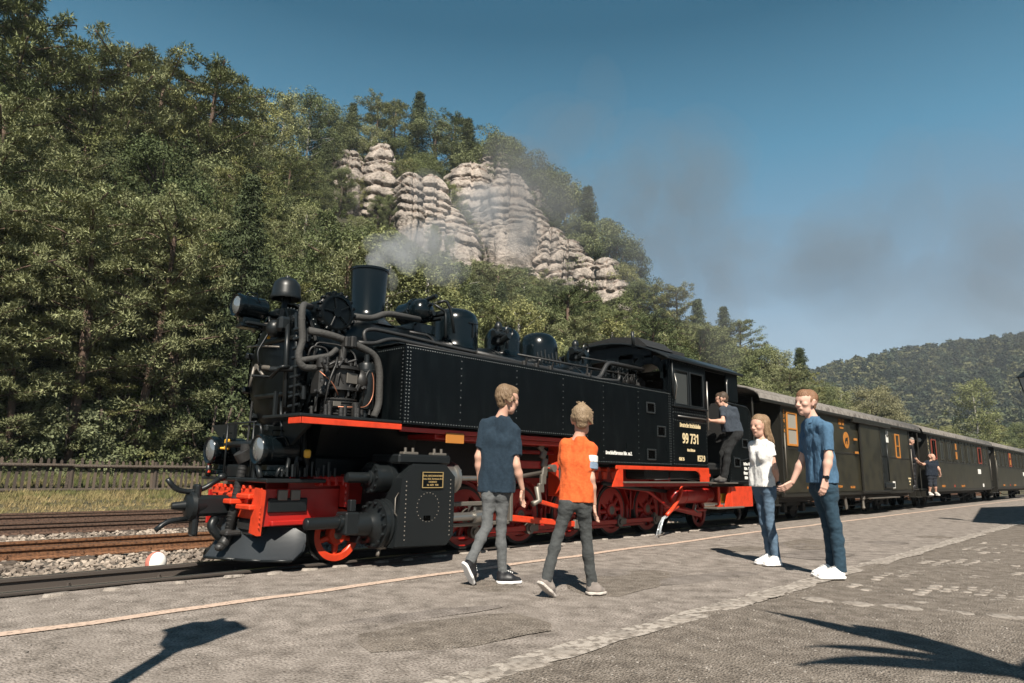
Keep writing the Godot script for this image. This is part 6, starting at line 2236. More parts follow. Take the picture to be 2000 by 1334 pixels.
func rocks() -> void:
	rock("leftmost low sandstone rock, half hidden among the trees", Vector3(58.0, 49.1, -98.9), 5.6, 2.1, 15, 6, 0.0, 0.5)
	rock("broad low pillar left of the slender rock pillar", Vector3(59.1, 46.2, -95.0), 7.6, 3.0, 1, 8, 0.0, 0.4)
	rock("tall slender sandstone pillar of stacked rounded beds", Vector3(63.3, 40.1, -91.2), 15.4, 3.4, 2, 6, 0.0, 0.45)
	rock("left one of the two rounded rock heads on the middle cliff", Vector3(64.0, 39.6, -83.9), 8.6, 2.5, 3, 7, 0.0, 0.35)
	rock("right one of the two rounded rock heads on the middle cliff", Vector3(67.3, 40.4, -82.8), 8.2, 2.3, 4, 7, 0.0, 0.35)
	rock("broad cracked rock wall below the two rounded heads", Vector3(69.9, 32.0, -85.6), 13.0, 6.4, 5, 4, 0.45, 0.5)
	rock("sloping rock shoulder between the two rounded heads and the largest rock", Vector3(71.6, 32.5, -80.3), 8.2, 3.6, 16, 4, 0.3, 0.6)
	rock("layered rock wall set back left of the largest rock", Vector3(79.0, 40.0, -86.0), 15.8, 5.8, 6, 6, 0.0, 0.45)
	rock("weathered rock cap above and behind the largest rock", Vector3(86.4, 50.0, -86.9), 11.0, 5.2, 7, 9, 0.0, 0.5)
	rock("layered dome on top of the largest rock", Vector3(80.6, 38.0, -78.0), 13.8, 5.1, 8, 4, 0.0, 0.4)
	rock("largest sandstone rock, smooth pale slab below a layered dome", Vector3(82.0, 31.0, -79.0), 16.4, 7.3, 17, 4, 0.58, 0.4)
	rock("narrow rock shoulder on the right side of the largest rock", Vector3(86.3, 38.0, -76.9), 13.4, 2.9, 18, 6, 0.0, 0.5)
	rock("first and highest of the rock steps going down to the right", Vector3(85.0, 30.0, -71.8), 12.0, 3.6, 9, 5, 0.0, 0.6)
	rock("second of the rock steps going down to the right", Vector3(85.4, 29.0, -68.4), 10.1, 3.3, 19, 5, 0.0, 0.6)
	rock("third and lowest of the rock steps going down to the right", Vector3(86.3, 27.8, -66.0), 8.2, 2.8, 10, 6, 0.0, 0.5)
	rock("squat rock boulder near the right end of the cliff", Vector3(87.3, 27.4, -62.2), 7.7, 2.7, 11, 8, 0.0, 0.35)
	rock("last small rock at the right end of the cliff", Vector3(86.3, 25.1, -59.0), 5.5, 2.2, 12, 8, 0.0, 0.45)
	rock("rounded boulder by the fence at the left edge", Vector3(1.6, 0.6, -26.5), 2.2, 1.5, 13, 1, 0.3, 0.45)
	rock("pale rock outcrop in the wood above the farthest coaches", Vector3(113, 4.5, -25.5), 2.6, 4.6, 14, 5, 0.0, 0.6)

var trees := {}

func tree(kind: String, at: Vector3, h: float, label: String, group: String, wide := 1.0) -> void:
	var names := {"pine": "pine_tree", "low_pine": "pine_tree", "spruce": "spruce_tree", "birch": "birch_tree", "broadleaf": "broadleaf_tree", "pale": "broadleaf_tree", "shrub": "shrub"}
	if not trees.has(kind):
		trees[kind] = []
		for i in {"pine": 4, "low_pine": 3, "spruce": 2, "birch": 3, "broadleaf": 3, "pale": 1, "shrub": 3}[kind]:
			trees[kind].append(proto(kind, 100 + i * 17 + kind.length()))
	var p: Array = trees[kind][rng.randi() % trees[kind].size()]
	var t := thing(names[kind], label, "shrub" if kind == "shrub" else "tree", at, group)
	put("trunk" if kind != "shrub" else "stems", p[0], p[2], t)
	var tint: Material = [M.leaf, M.leaf, M.leafgold, M.leafmid, M.leafmid, M.leafdark][rng.randi() % 6] if kind != "shrub" else [M.leaf, M.leafmid][rng.randi() % 2]
	put("crown" if kind != "shrub" else "foliage", p[1], tint, t)
	t.rotation.y = rng.randf() * TAU
	t.scale = Vector3(h * 0.1 * wide, h * 0.1, h * 0.1 * wide)

func forest() -> void:
	var K := {"p": "pine", "b": "birch", "o": "broadleaf", "s": "spruce", "w": "pale", "B": "birch"}
	var sky := [[4.5, -51.8, 19.3, "p", "tallest dark pine at the left edge, its top above the picture"], [6.8, -52.5, 18.1, "p", "dark pine just right of the tallest pine at the left edge"], [9.7, -58.1, 15.6, "p", "pine in the dip between the two highest groups of pines"],
		[11.7, -53.8, 15.6, "p", "pine with spiky dead-looking branch tips against the sky"], [14.1, -53.6, 18.0, "p", "highest pine left of the gap to the rocks"], [17.3, -55.8, 17.9, "p", "bushy pine between the highest pine and the rounded one"], [20.2, -55.4, 19.1, "p", "pine with a rounded crown and bare dark trunk below"], [22.7, -55.9, 18.1, "p", "last tall pine before the skyline drops to the rocks"],
		[35.2, -76.4, 17.1, "b", "feathery tree at the left end of the lower skyline"], [43.3, -87.5, 18.2, "b", "second feathery tree of the lower skyline"], [51.4, -95.0, 19.1, "b", "bushy light tree left of the first rock pillar"], [58.5, -99.8, 18.1, "o", "rounded tree above the leftmost rock"], [61.8, -99.1, 18.2, "s", "small pointed spruce above the leftmost rock"], [66.2, -98.5, 19.1, "p", "pine above the slender rock pillar"],
		[72.1, -100.3, 19.8, "p", "pine left of the summit spruce"], [75.9, -98.2, 23.7, "s", "summit spruce, highest tree above the rocks"], [78.5, -96.4, 21.6, "o", "bushy tree right of the summit spruce"], [80.8, -94.4, 21.4, "p", "pine on the ridge behind the rock cap"], [82.0, -90.5, 23.3, "s", "pointed spruce on the ridge above the largest rock"], [85.9, -89.5, 23.9, "o", "rounded tree behind the weathered rock cap"], [88.5, -87.1, 24.7, "o", "dense tree at the right shoulder of the summit"],
		[88.6, -79.7, 25.2, "o", "tree right of the largest rock's dome"], [90.0, -76.4, 24.4, "o", "dense dark tree below the right shoulder"], [90.9, -73.5, 23.4, "b", "hazy light tree behind the drifting smoke"], [90.7, -68.4, 25.4, "s", "lone pointed spruce behind the drifting smoke"], [91.5, -66.0, 22.0, "o", "hazy tree right of the lone spruce"], [91.9, -63.7, 20.2, "o", "hazy tree above the squat boulder"], [87.7, -58.4, 15.9, "b", "small tree at the right end of the rocks"],
		[81.1, -51.9, 15.1, "o", "tree on the falling ridge below the last rock"], [81.4, -49.1, 15.0, "p", "first flat-topped pine on the falling ridge"], [81.5, -46.4, 15.1, "p", "second flat-topped pine on the falling ridge"], [81.9, -43.4, 14.9, "s", "first pointed spruce on the falling ridge"], [82.6, -40.1, 14.8, "s", "second pointed spruce on the falling ridge"], [82.5, -37.9, 13.4, "p", "pine low on the falling ridge above the cab"],
		[82.8, -35.4, 12.2, "o", "rounded tree near the foot of the ridge"], [82.6, -33.1, 12.1, "b", "light tree at the foot of the ridge"], [84.3, -31.2, 13.9, "s", "dark spruce at the right end of the ridge against the sky"], [97.8, -33.7, 10.4, "o", "tree in the gap before the far hill"], [100.0, -31.8, 10.3, "b", "birch in the gap before the far hill"], [99.5, -27.7, 13.2, "w", "whitish-leaved tree above the baggage coach"], [102.1, -25.8, 10.4, "w", "lower whitish-leaved tree above the passenger coach"], [130.4, -21.2, 16.3, "B", "birch with a white forked trunk above the farthest coaches"]]
	for s in sky:
		tree(K[s[3]], Vector3(s[0], hill_h(s[0], s[1]) - 0.3, s[1]), s[2] + 0.5, s[4], "", 1.0)
	# the wood on the slope; the rocks stand clear above the trees before them
	var lim := [[87.3, 0.64], [83.9, 0.566], [82.0, 0.554], [79.5, 0.485], [77.5, 0.512], [74.6, 0.553], [70.1, 0.547], [67.3, 0.529], [65.1, 0.505], [61.8, 0.48], [60.5, 0.42], [59.5, 0.385], [54.0, 0.37], [52.6, 0.331], [48.1, 0.323], [40.9, 0.306], [36.5, 0.274], [33.3, 0.249], [30.5, 0.247], [25.6, 0.213], [23.4, 0.174], [20.4, 0.151], [18.4, 0.114], [12.4, 0.084], [6.7, 0.051]]
	var top := func(x: float, z: float) -> float:
		var az := rad_to_deg(atan2(-z, x))
		for i in lim.size() - 1:
			if az <= lim[i][0] and az >= lim[i + 1][0]:
				return lerpf(lim[i][1], lim[i + 1][1], (lim[i][0] - az) / (lim[i][0] - lim[i + 1][0])) * Vector2(x, z).length() * ((0.84 if Vector2(x, z).length() < 58.0 else 0.95) if az > 62.0 else 0.95 if az < 36.0 else 1.0) + 1.0
		return 14.0
	var lab := {"pine": "pine", "birch": "light feathery tree", "broadleaf": "broadleaf tree", "spruce": "dark spruce"}
	var taken := []
	var made := 0
	for i in 14000:
		if made > 700:
			break
		var u := rng.randf()
		var z := -28.0 - pow(u, 1.15) * 78.0
		var x := rng.randf_range(-6.0, 112.0)
		var az := rad_to_deg(atan2(-z, x))
		if az < 14.0 or az > 92.0:
			continue
		var y := hill_h(x, z)
		var gap := lerpf(2.3, 3.9, clampf((-z - 28.0) / 50.0, 0, 1))
		var ok := true
		for q in taken:
			if absf(q.x - x) < gap and absf(q.y - z) < gap and q.distance_to(Vector2(x, z)) < gap:
				ok = false
				break
		if not ok:
			continue
		var room: float = top.call(x, z) - y
		if Vector2(x - 75, z + 83).length() < 15.0 and room < 6.0:
			continue
		var h := minf(room * rng.randf_range(0.66, 0.99), rng.randf_range(9.0, 19.0))
		if h < 3.5:
			continue
		taken.append(Vector2(x, z))
		made += 1
		var f := rng.randf()
		var kind := "pine" if f < (0.62 if az > 62 else 0.25) else "birch" if f < (0.80 if az > 62 else 0.66) else "broadleaf" if f < 0.93 else "spruce"
		if h < 6.0 and kind == "pine":
			kind = "birch"
		tree(kind, Vector3(x, y - 0.3, z), h, where_label(lab[kind], x, z, h), "trees of the mixed wood on the slope", rng.randf_range(0.85, 1.15) * (1.2 if h < 9.0 else 1.0))
	# rock-top and ledge greenery
	for p in [[58.5, -95.5, 5.5], [60.0, -91.5, 4.0], [64.8, -88.5, 8.0], [66.5, -90.0, 9.0], [69.5, -90.5, 10.0], [72.5, -92.0, 11.0], [74.5, -89.0, 9.0], [71.5, -85.5, 4.0], [77.5, -92.0, 8.0], [88.5, -70.0, 12.0], [87.5, -73.0, 12.0], [89.0, -66.0, 10.0], [55.0, -90.0, 6.0], [53.0, -92.0, 9.0], [56.5, -97.0, 10.0], [63.0, -95.0, 9.0], [68.5, -95.0, 12.0], [59.3, -98.5, 12.0]]:
		tree(["pine", "broadleaf", "birch", "spruce"][rng.randi() % 4], Vector3(p[0], hill_h(p[0], p[1]) - 0.4, p[1]), p[2] + 3.0, "small tree growing among the sandstone rocks", "small trees among the sandstone rocks")
	for p in [[61.8, -86.0, 7.0], [60.5, -87.5, 6.0], [65.6, -79.5, 6.0], [68.4, -79.0, 5.0], [73.8, -78.5, 7.5], [74.6, -81.5, 9.0], [66.0, -84.5, 11.0], [72.6, -84.0, 12.0], [86.5, -68.0, 7.0], [87.8, -64.0, 8.0], [57.0, -92.5, 7.0], [62.9, -94.5, 16.0], [84.0, -66.5, 6.0]]:
		tree(["broadleaf", "birch", "low_pine"][rng.randi() % 3], Vector3(p[0], hill_h(p[0], p[1]) - 0.4, p[1]), p[2], "small tree rooted in a gap between the sandstone rocks", "small trees among the sandstone rocks")
	# pine boughs and shrubs along the fence
	for i in 46:
		var x := -4.0 + i * 1.05 + rng.randf_range(-0.4, 0.4)
		var z := -27.0 - rng.randf() * 3.5
		if Vector2(x - 1.6, z + 26.5).length() < 1.6:
			continue
		tree("shrub", Vector3(x, 0.1, z), rng.randf_range(2.0, 5.4), ["low", "tall"][int(rng.randf() < 0.5)] + " green shrub behind the picket fence, " + ["at its left end", "left of the coupler", "behind the locomotive's front", "hidden mostly by the locomotive"][clampi(int((x + 4.0) / 6.0), 0, 3)], "shrubs behind the picket fence", rng.randf_range(0.8, 1.2))
	for i in 22:
		var x := -1.0 + i * 1.6 + rng.randf_range(-0.6, 0.6)
		tree("low_pine", Vector3(x, 0.2, -28.4 - rng.randf() * 3.5), rng.randf_range(4.5, 10.0), "low bushy pine with drooping boughs behind the fence, " + ["at its left end", "left of the coupler", "behind the smokebox", "behind the tank"][clampi(int(x / 6.0), 0, 3)], "low pines behind the picket fence", 1.35)
	# trees of the valley beyond the coaches
	for i in 70:
		var x := rng.randf_range(105, 300)
		var z := rng.randf_range(-70, -8) - (x - 105) * 0.12
		tree(["broadleaf", "birch", "pine"][rng.randi() % 3], Vector3(x, 0, z), rng.randf_range(8, 12) * clampf(x / 150.0, 0.75, 1.4), "tree in the valley beyond the coaches", "trees in the valley beyond the coaches", 1.25)

func where_label(kind: String, x: float, z: float, h: float) -> String:
	var az := rad_to_deg(atan2(-z, x))
	var d := Vector2(x, z).length()
	var layer := "near the fence" if -z < 34.0 else "low on the slope" if -z < 46.0 else "halfway up the slope" if -z < 66.0 else "high on the slope"
	var place := "at the left edge of the wood"
	for p in [[81.0, "at the far left"], [76.0, "above the picket fence"], [70.5, "left of the upper headlamp"], [64.0, "behind the bell"], [58.0, "left of the chimney"], [52.0, "behind the chimney"], [46.0, "behind the domes"], [40.0, "below the largest rock"], [34.0, "behind the cab roof"], [28.0, "behind the baggage coach"], [20.0, "behind the woman and man"], [0.0, "above the passenger coaches"]]:
		if az > p[0]:
			place = p[1]
			break
	return "%s %s %s, %s" % ["small" if h < 7.0 else "middle-sized" if h < 12.0 else "tall", kind, layer, place]

func far_hill() -> void:
	var b := MB.new()
	b.soft()
	var f := func(i: int, k: int) -> Vector3:
		var x := 240.0 + i * 20.0
		var z := -620.0 + k * 25.0
		return Vector3(x, far_h(x, z), z)
	for i in 40:
		for k in 50:
			b.q(f.call(i, k), f.call(i + 1, k), f.call(i + 1, k + 1), f.call(i, k + 1))
	structure(build("far_hill", b, mat(lin(0.04, 0.045, 0.028), 0.95)))
	for v in 3:
		var cl := []
		var r := RandomNumberGenerator.new()
		r.seed = 40 + v
		var col: Color = [Color(0.075, 0.085, 0.042), Color(0.050, 0.064, 0.038), Color(0.10, 0.10, 0.048)][v]
		for i in 22:
			var u := r.randf()
			var a := r.randf() * TAU
			var q: float = (2.2 * (1.0 - u) + 0.3) if v == 1 else 2.6 * sqrt(sin(clampf(u + 0.08, 0, 1) * PI)) * r.randf_range(0.5, 1.0)
			cl.append([Vector3(cos(a) * q, 1.5 + u * 9.5, sin(a) * q), Vector3(1.1, 0.8, 1.1), 22, 0.55, col, 0])
		var m := foliage(cl, 70 + v, 0.6)
		var mm := MultiMesh.new()
		mm.transform_format = MultiMesh.TRANSFORM_3D
		mm.use_colors = true
		mm.mesh = m
		mm.instance_count = 1900
		for i in 1900:
			var x := rng.randf_range(300, 720)
			var z := rng.randf_range(-330, 60)
			var s := rng.randf_range(0.8, 1.7)
			mm.set_instance_transform(i, Transform3D(Basis(Vector3.UP, rng.randf() * TAU).scaled(Vector3(s * 1.15, s, s * 1.15)), Vector3(x, far_h(x, z) - 1.0, z)))
			mm.set_instance_color(i, Color.WHITE * rng.randf_range(0.45, 1.3))
		var o := MultiMeshInstance3D.new()
		o.name = named("far_wood")
		o.multimesh = mm
		o.material_override = M.leaf
		add_child(o)
		stuff(o)
		tag(o, "dense far-off wood covering the hill on the right", "wood", "far wood on the hill")

func V(x: float, y: float, z: float) -> Vector3:
	return Vector3(x, y, z)

# One smooth skin round a list of bones [a, b, radius at a, radius at b, flat end], meshed by surface nets.
func blob(bones: Array, cell: float, k: float, cuts := [], nz: FastNoiseLite = null, amp := 0.0, stretch := Vector3.ONE, into: MB = null) -> ArrayMesh:
	var lo := Vector3.ONE * 1e6
	var hi := -lo
	for b in bones:
		for e in 2:
			var r: Vector3 = Vector3.ONE * (b[2 + e] + 3.0 * k + cell * 2.0)
			lo = lo.min(b[e] - r)
			hi = hi.max(b[e] + r)
	var nx := int((hi.x - lo.x) / cell) + 2
	var ny := int((hi.y - lo.y) / cell) + 2
	var nzz := int((hi.z - lo.z) / cell) + 2
	var F := PackedFloat32Array()
	F.resize(nx * ny * nzz)
	var ik := 1.0 / k
	for b in bones:
		var a: Vector3 = b[0]
		var ba: Vector3 = b[1] - a
		var l2 := maxf(ba.length_squared(), 1e-9)
		var ra: float = b[2]
		var rb: float = b[3]
		var flat_: bool = b.size() > 4 and b[4]
		var ln := sqrt(l2)
		var R := maxf(ra, rb) + 2.6 * k + cell
		var l := ((a.min(b[1]) - Vector3.ONE * R - lo) / cell).floor()
		var h := ((a.max(b[1]) + Vector3.ONE * R - lo) / cell).ceil()
		for y in range(maxi(0, int(l.y)), mini(ny - 1, int(h.y)) + 1):
			for z in range(maxi(0, int(l.z)), mini(nzz - 1, int(h.z)) + 1):
				var i := (y * nzz + z) * nx
				var pa := lo + Vector3(0, y, z) * cell - a
				for x in range(maxi(0, int(l.x)), mini(nx - 1, int(h.x)) + 1):
					var q := Vector3(pa.x + x * cell, pa.y, pa.z)
					var u := q.dot(ba) / l2
					var t := clampf(u, 0.0, 1.0)
					var d := (q - ba * t).length() - ra - (rb - ra) * t
					if flat_:
						d = maxf(d, (u - 1.0) * ln)
					if d < R:
						F[i + x] += exp(-d * ik)
	var n := F.size()
	for i in n:
		if F[i] > 1e-9:
			var d := -k * log(F[i])
			if (cuts.size() or amp > 0.0) and absf(d) < 0.06:
				var p := lo + Vector3(i % nx, i / (nx * nzz), (i / nx) % nzz) * cell
				if amp > 0.0:
					d += nz.get_noise_3dv(p * stretch) * amp
				for c in cuts:
					d = maxf(d, (p - c[0]).dot(c[1]))
			elif cuts.size():
				var p := lo + Vector3(i % nx, i / (nx * nzz), (i / nx) % nzz) * cell
				for c in cuts:
					d = maxf(d, (p - c[0]).dot(c[1]))
			F[i] = d
		else:
			F[i] = 1.0
	var verts := PackedVector3Array()
	var norms := PackedVector3Array()
	var at := {}
	var sy := nx * nzz
	var off := [0, 1, nx, nx + 1, sy, sy + 1, sy + nx, sy + nx + 1]
	var ed := [[0, 1], [2, 3], [4, 5], [6, 7], [0, 2], [1, 3], [4, 6], [5, 7], [0, 4], [1, 5], [2, 6], [3, 7]]
	for y in ny - 1:
		for z in nzz - 1:
			var row := (y * nzz + z) * nx
			for x in nx - 1:
				var i := row + x
				var f0 := F[i]
				if f0 > cell * 2.5 or f0 < -cell * 2.5:
					continue
				var neg := 0
				for o in off:
					if F[i + o] < 0.0:
						neg += 1
				if neg == 0 or neg == 8:
					continue
				var s := Vector3.ZERO
				var cnt := 0
				for e in ed:
					var fa := F[i + off[e[0]]]
					var fb := F[i + off[e[1]]]
					if (fa < 0.0) != (fb < 0.0):
						var u := fa / (fa - fb)
						var c0 := Vector3(e[0] & 1, e[0] >> 2, (e[0] >> 1) & 1)
						var c1 := Vector3(e[1] & 1, e[1] >> 2, (e[1] >> 1) & 1)
						s += c0.lerp(c1, u)
						cnt += 1
				at[i] = verts.size()
				verts.append(lo + (Vector3(x, y, z) + s / cnt) * cell)
				var g := Vector3(F[i + 1] + F[i + nx + 1] + F[i + sy + 1] + F[i + sy + nx + 1] - F[i] - F[i + nx] - F[i + sy] - F[i + sy + nx],
					F[i + sy] + F[i + sy + 1] + F[i + sy + nx] + F[i + sy + nx + 1] - F[i] - F[i + 1] - F[i + nx] - F[i + nx + 1],
					F[i + nx] + F[i + nx + 1] + F[i + sy + nx] + F[i + sy + nx + 1] - F[i] - F[i + 1] - F[i + sy] - F[i + sy + 1])
				norms.append(g.normalized())
	var idx := PackedInt32Array()
	for i in at:
		for ax in 3:
			var st: int = [1, sy, nx][ax]
			var a1: int = [sy, nx, 1][ax]
			var a2: int = [nx, 1, sy][ax]
			var fa := F[i]
			var fb := F[i + st]
			if (fa < 0.0) == (fb < 0.0):
				continue
			if not (at.has(i - a1) and at.has(i - a2) and at.has(i - a1 - a2)):
				continue
			var q := [at[i], at[i - a1], at[i - a1 - a2], at[i - a2]]
			if fa < 0.0:
				q.reverse()
			idx.append_array([q[0], q[1], q[2], q[0], q[2], q[3]])
	if into != null:
		return null
	var A := []
	A.resize(Mesh.ARRAY_MAX)
	A[Mesh.ARRAY_VERTEX] = verts
	A[Mesh.ARRAY_NORMAL] = norms
	A[Mesh.ARRAY_INDEX] = idx
	var m := ArrayMesh.new()
	m.add_surface_from_arrays(Mesh.PRIMITIVE_TRIANGLES, A)
	return m

func joined(meshes: Array) -> ArrayMesh:
	var st := SurfaceTool.new()
	for m in meshes:
		st.append_from(m, 0, Transform3D())
	return st.commit()

func hand_bones(wr: Vector3, ha: Vector3, side: Vector3, s: float, curl: float) -> Array:
	# palm and five fingers: d runs down the hand, side across the palm, n is the way the fingers curl
	var d := (ha - wr).normalized()
	side = (side - d * side.dot(d)).normalized()
	var n := d.cross(side)
	var o := []
	var palm0 := wr + d * 0.015 * s
	for i in 4:
		var w := (i - 1.5) * 0.019 * s
		var k := wr + d * 0.088 * s + side * w
		o.append([palm0 + side * w * 0.7, k, 0.014 * s, 0.012 * s])
		var l: float = [0.038, 0.044, 0.041, 0.032][i] * s
		var p := k
		var dir := d
		for j in 3:
			dir = dir.rotated(side, -curl * (0.6 if j == 0 else 1.0)).normalized()
			var e: Vector3 = p + dir * l * [1.0, 0.66, 0.5][j]
			o.append([p, e, 0.0095 * s * (1.0 - j * 0.1), 0.009 * s * (1.0 - j * 0.12)])
			p = e
	var t0 := wr + d * 0.03 * s - side * 0.022 * s
	var t1 := t0 + (d * 0.7 - side * 0.6 + n * 0.25).normalized() * 0.042 * s
	var t2 := t1 + (d * 0.95 - side * 0.15 + n * 0.35).normalized() * 0.034 * s
	o.append([t0, t1, 0.014 * s, 0.0115 * s])
	o.append([t1, t2, 0.0115 * s, 0.009 * s])
	return o

func head_bones(c: Vector3, f: Vector3, s: float) -> Array:
	# skull, face, jaw, nose, ears, lips, brow; f is where the face points
	var up := Vector3.UP
	var r := f.cross(up).normalized()
	up = r.cross(f).normalized()
	var P := func(x: float, y: float, z: float) -> Vector3:
		return c + (r * x + up * y + f * z) * s
	var o := [
		[P.call(0, 0.035, -0.030), P.call(0, 0.035, 0.018), 0.083 * s, 0.079 * s],
		[P.call(0, 0.0, 0.015), P.call(0, -0.045, 0.030), 0.070 * s, 0.058 * s],
		[P.call(-0.02, -0.075, 0.030), P.call(0.02, -0.075, 0.030), 0.040 * s, 0.040 * s],
		[P.call(0, -0.092, 0.060), P.call(0, -0.088, 0.066), 0.022 * s, 0.020 * s],
		[P.call(-0.03, 0.030, 0.074), P.call(0.03, 0.030, 0.074), 0.018 * s, 0.018 * s],
		[P.call(0, 0.020, 0.088), P.call(0, -0.018, 0.108), 0.010 * s, 0.0135 * s],
		[P.call(-0.014, -0.024, 0.094), P.call(0.014, -0.024, 0.094), 0.009 * s, 0.009 * s],
		[P.call(-0.045, -0.012, 0.060), P.call(-0.04, -0.02, 0.058), 0.026 * s, 0.024 * s],
		[P.call(0.045, -0.012, 0.060), P.call(0.04, -0.02, 0.058), 0.026 * s, 0.024 * s],
		[P.call(-0.018, -0.052, 0.086), P.call(0.018, -0.052, 0.086), 0.010 * s, 0.010 * s],
	]
	for e in [-1.0, 1.0]:
		o.append([P.call(e * 0.083, 0.018, -0.012), P.call(e * 0.078, -0.022, -0.004), 0.013 * s, 0.010 * s])
		o.append([P.call(e * 0.086, 0.022, -0.022), P.call(e * 0.083, -0.005, -0.024), 0.008 * s, 0.007 * s])
	return o

func garment(b: MB) -> void:
	pass

# J: joints; o: options (face, body, skin, hair, shirt, sleeve, trousers, shoes, s = size of head and hands, girth, fine)
func person(called: String, label: String, at: Vector3, J: Dictionary, o: Dictionary) -> Node3D:
	var t := thing(called, label, "person", at)
	t.rotation.y = deg_to_rad(-46.5)
	var cell: float = o.get("cell", 0.0105)
	var s: float = o.get("s", 1.0)
	var g: float = o.get("girth", 1.0)
	var leg: float = o.get("leg", 1.0)
	var f: Vector3 = o.face.normalized()
	var body: Vector3 = o.body.normalized()
	var acr: Vector3 = (J.shB - J.shA).normalized()
	var head: Vector3 = J.head + Vector3(0, -0.012, 0)
	var hs: float = s * 1.10
	var neck: Vector3 = J.neck
	# the skin: head, neck, trunk, arms, legs as one figure
	var pel: Vector3 = (J.hipA + J.hipB) * 0.5
	var sk := [
		[head - Vector3(0, 0.06 * s, 0) - f * 0.02, neck + Vector3(0, 0.0, 0), 0.057 * s * g, 0.050 * s * g],
		[neck, J.chest, 0.05 * g, 0.07 * g], [J.chest, pel, 0.07 * g, 0.06 * g],
		[neck - Vector3(0, 0.03, 0), J.shA, 0.045 * g, 0.034 * g], [neck - Vector3(0, 0.03, 0), J.shB, 0.045 * g, 0.034 * g],
	]
	for e in ["A", "B"]:
		sk.append([J["sh" + e], J["el" + e], 0.036 * s * g, 0.036 * s * g])
		sk.append([J["el" + e], J["el" + e].lerp(J["wr" + e], 0.35), 0.037 * s * g, 0.038 * s * g])
		sk.append([J["el" + e].lerp(J["wr" + e], 0.35), J["wr" + e], 0.038 * s * g, 0.025 * s * g])
		sk.append([J["hip" + e], J["kn" + e], 0.045 * s, 0.030 * s])
		sk.append([J["kn" + e], J["kn" + e].lerp(J["an" + e], 0.35), 0.030 * s, (0.030 if o.get("shorts", 1.0) >= 1.0 else 0.05) * s])
		sk.append([J["kn" + e].lerp(J["an" + e], 0.35), J["an" + e], (0.030 if o.get("shorts", 1.0) >= 1.0 else 0.05) * s, 0.026 * s])
	var ms := [blob(sk, cell, 0.012), blob(head_bones(head, f, hs), cell * 0.55, 0.006)]
	for e in ["A", "B"]:
		var across: Vector3 = body if not o.has("palm" + e) else o["palm" + e]
		ms.append(blob(hand_bones(J["wr" + e], J["ha" + e], across, s, o.get("curl", 0.35)), cell * 0.5, 0.003))
	var skin: MeshInstance3D = put("body", joined(ms), o.skin, t)
	# eyes, brows and lips
	var r := f.cross(Vector3.UP).normalized()
	var up := r.cross(f)
	var b := MB.new()
	for e in [-1.0, 1.0]:
		b.ball(head + (r * 0.031 * e + up * 0.012 + f * 0.090) * hs, Vector3.ONE * 0.0075 * hs, 8, 6)
	build("eyes", b, mat(lin(0.05, 0.04, 0.03), 0.2), skin)
	b = MB.new()
	for e in [-1.0, 1.0]:
		b.tube([head + (r * 0.014 * e + up * 0.034 + f * 0.093) * hs, head + (r * 0.032 * e + up * 0.039 + f * 0.089) * hs, head + (r * 0.048 * e + up * 0.033 + f * 0.077) * hs], 0.0045 * s, 5)
	build("eyebrows", b, o.hair, skin)
	b = MB.new()
	b.tube([head + (r * -0.024 + up * -0.049 + f * 0.084) * hs, head + (up * -0.053 + f * 0.0985) * hs, head + (r * 0.024 + up * -0.049 + f * 0.084) * hs], 0.0052 * s, 6)
	build("lips", b, mat(lin(0.36, 0.13, 0.11), 0.5), skin)
	# hair
	var hn := noise(38.0, 3, 3)
	var P := func(x: float, y: float, z: float) -> Vector3:
		return head + (r * x + up * y + f * z) * hs
	var hb := []
	if o.get("hairstyle", "short") == "short":
		hb = [[P.call(0, 0.062, -0.038), P.call(0, 0.070, 0.022), 0.084 * hs, 0.072 * hs], [P.call(0, 0.02, -0.055), P.call(0, -0.03, -0.05), 0.068 * hs, 0.05 * hs],
			[P.call(-0.045, 0.03, -0.03), P.call(-0.05, 0.02, 0.0), 0.05 * hs, 0.04 * hs], [P.call(0.045, 0.03, -0.03), P.call(0.05, 0.02, 0.0), 0.05 * hs, 0.04 * hs], [P.call(-0.03, 0.095, 0.05), P.call(0.035, 0.095, 0.05), 0.034 * hs, 0.03 * hs]]
	elif o.hairstyle == "crop":
		hb = [[P.call(0, 0.052, -0.034), P.call(0, 0.064, 0.020), 0.086 * hs, 0.072 * hs], [P.call(0, 0.02, -0.05), P.call(0, -0.02, -0.045), 0.068 * hs, 0.055 * hs], [P.call(-0.05, 0.03, -0.02), P.call(-0.05, 0.025, 0.005), 0.04 * hs, 0.036 * hs], [P.call(0.05, 0.03, -0.02), P.call(0.05, 0.025, 0.005), 0.04 * hs, 0.036 * hs]]
	elif o.hairstyle == "long":
		hb = [[P.call(0, 0.055, -0.045), P.call(0, 0.068, 0.002), 0.092 * hs, 0.080 * hs], [P.call(0, 0.0, -0.06), P.call(0, -0.13, -0.075), 0.078 * hs, 0.062 * hs], [P.call(0, -0.12, -0.075), P.call(0.0, -0.21, -0.085), 0.062 * hs, 0.035 * hs],
			[P.call(-0.07, 0.04, -0.015), P.call(-0.078, -0.09, -0.02), 0.032 * hs, 0.022 * hs], [P.call(0.07, 0.04, -0.02), P.call(0.078, -0.13, -0.04), 0.034 * hs, 0.024 * hs], [P.call(0.045, 0.09, 0.03), P.call(0.072, 0.03, 0.03), 0.022 * hs, 0.012 * hs], [P.call(-0.03, 0.10, 0.03), P.call(-0.068, 0.04, 0.03), 0.022 * hs, 0.012 * hs]]
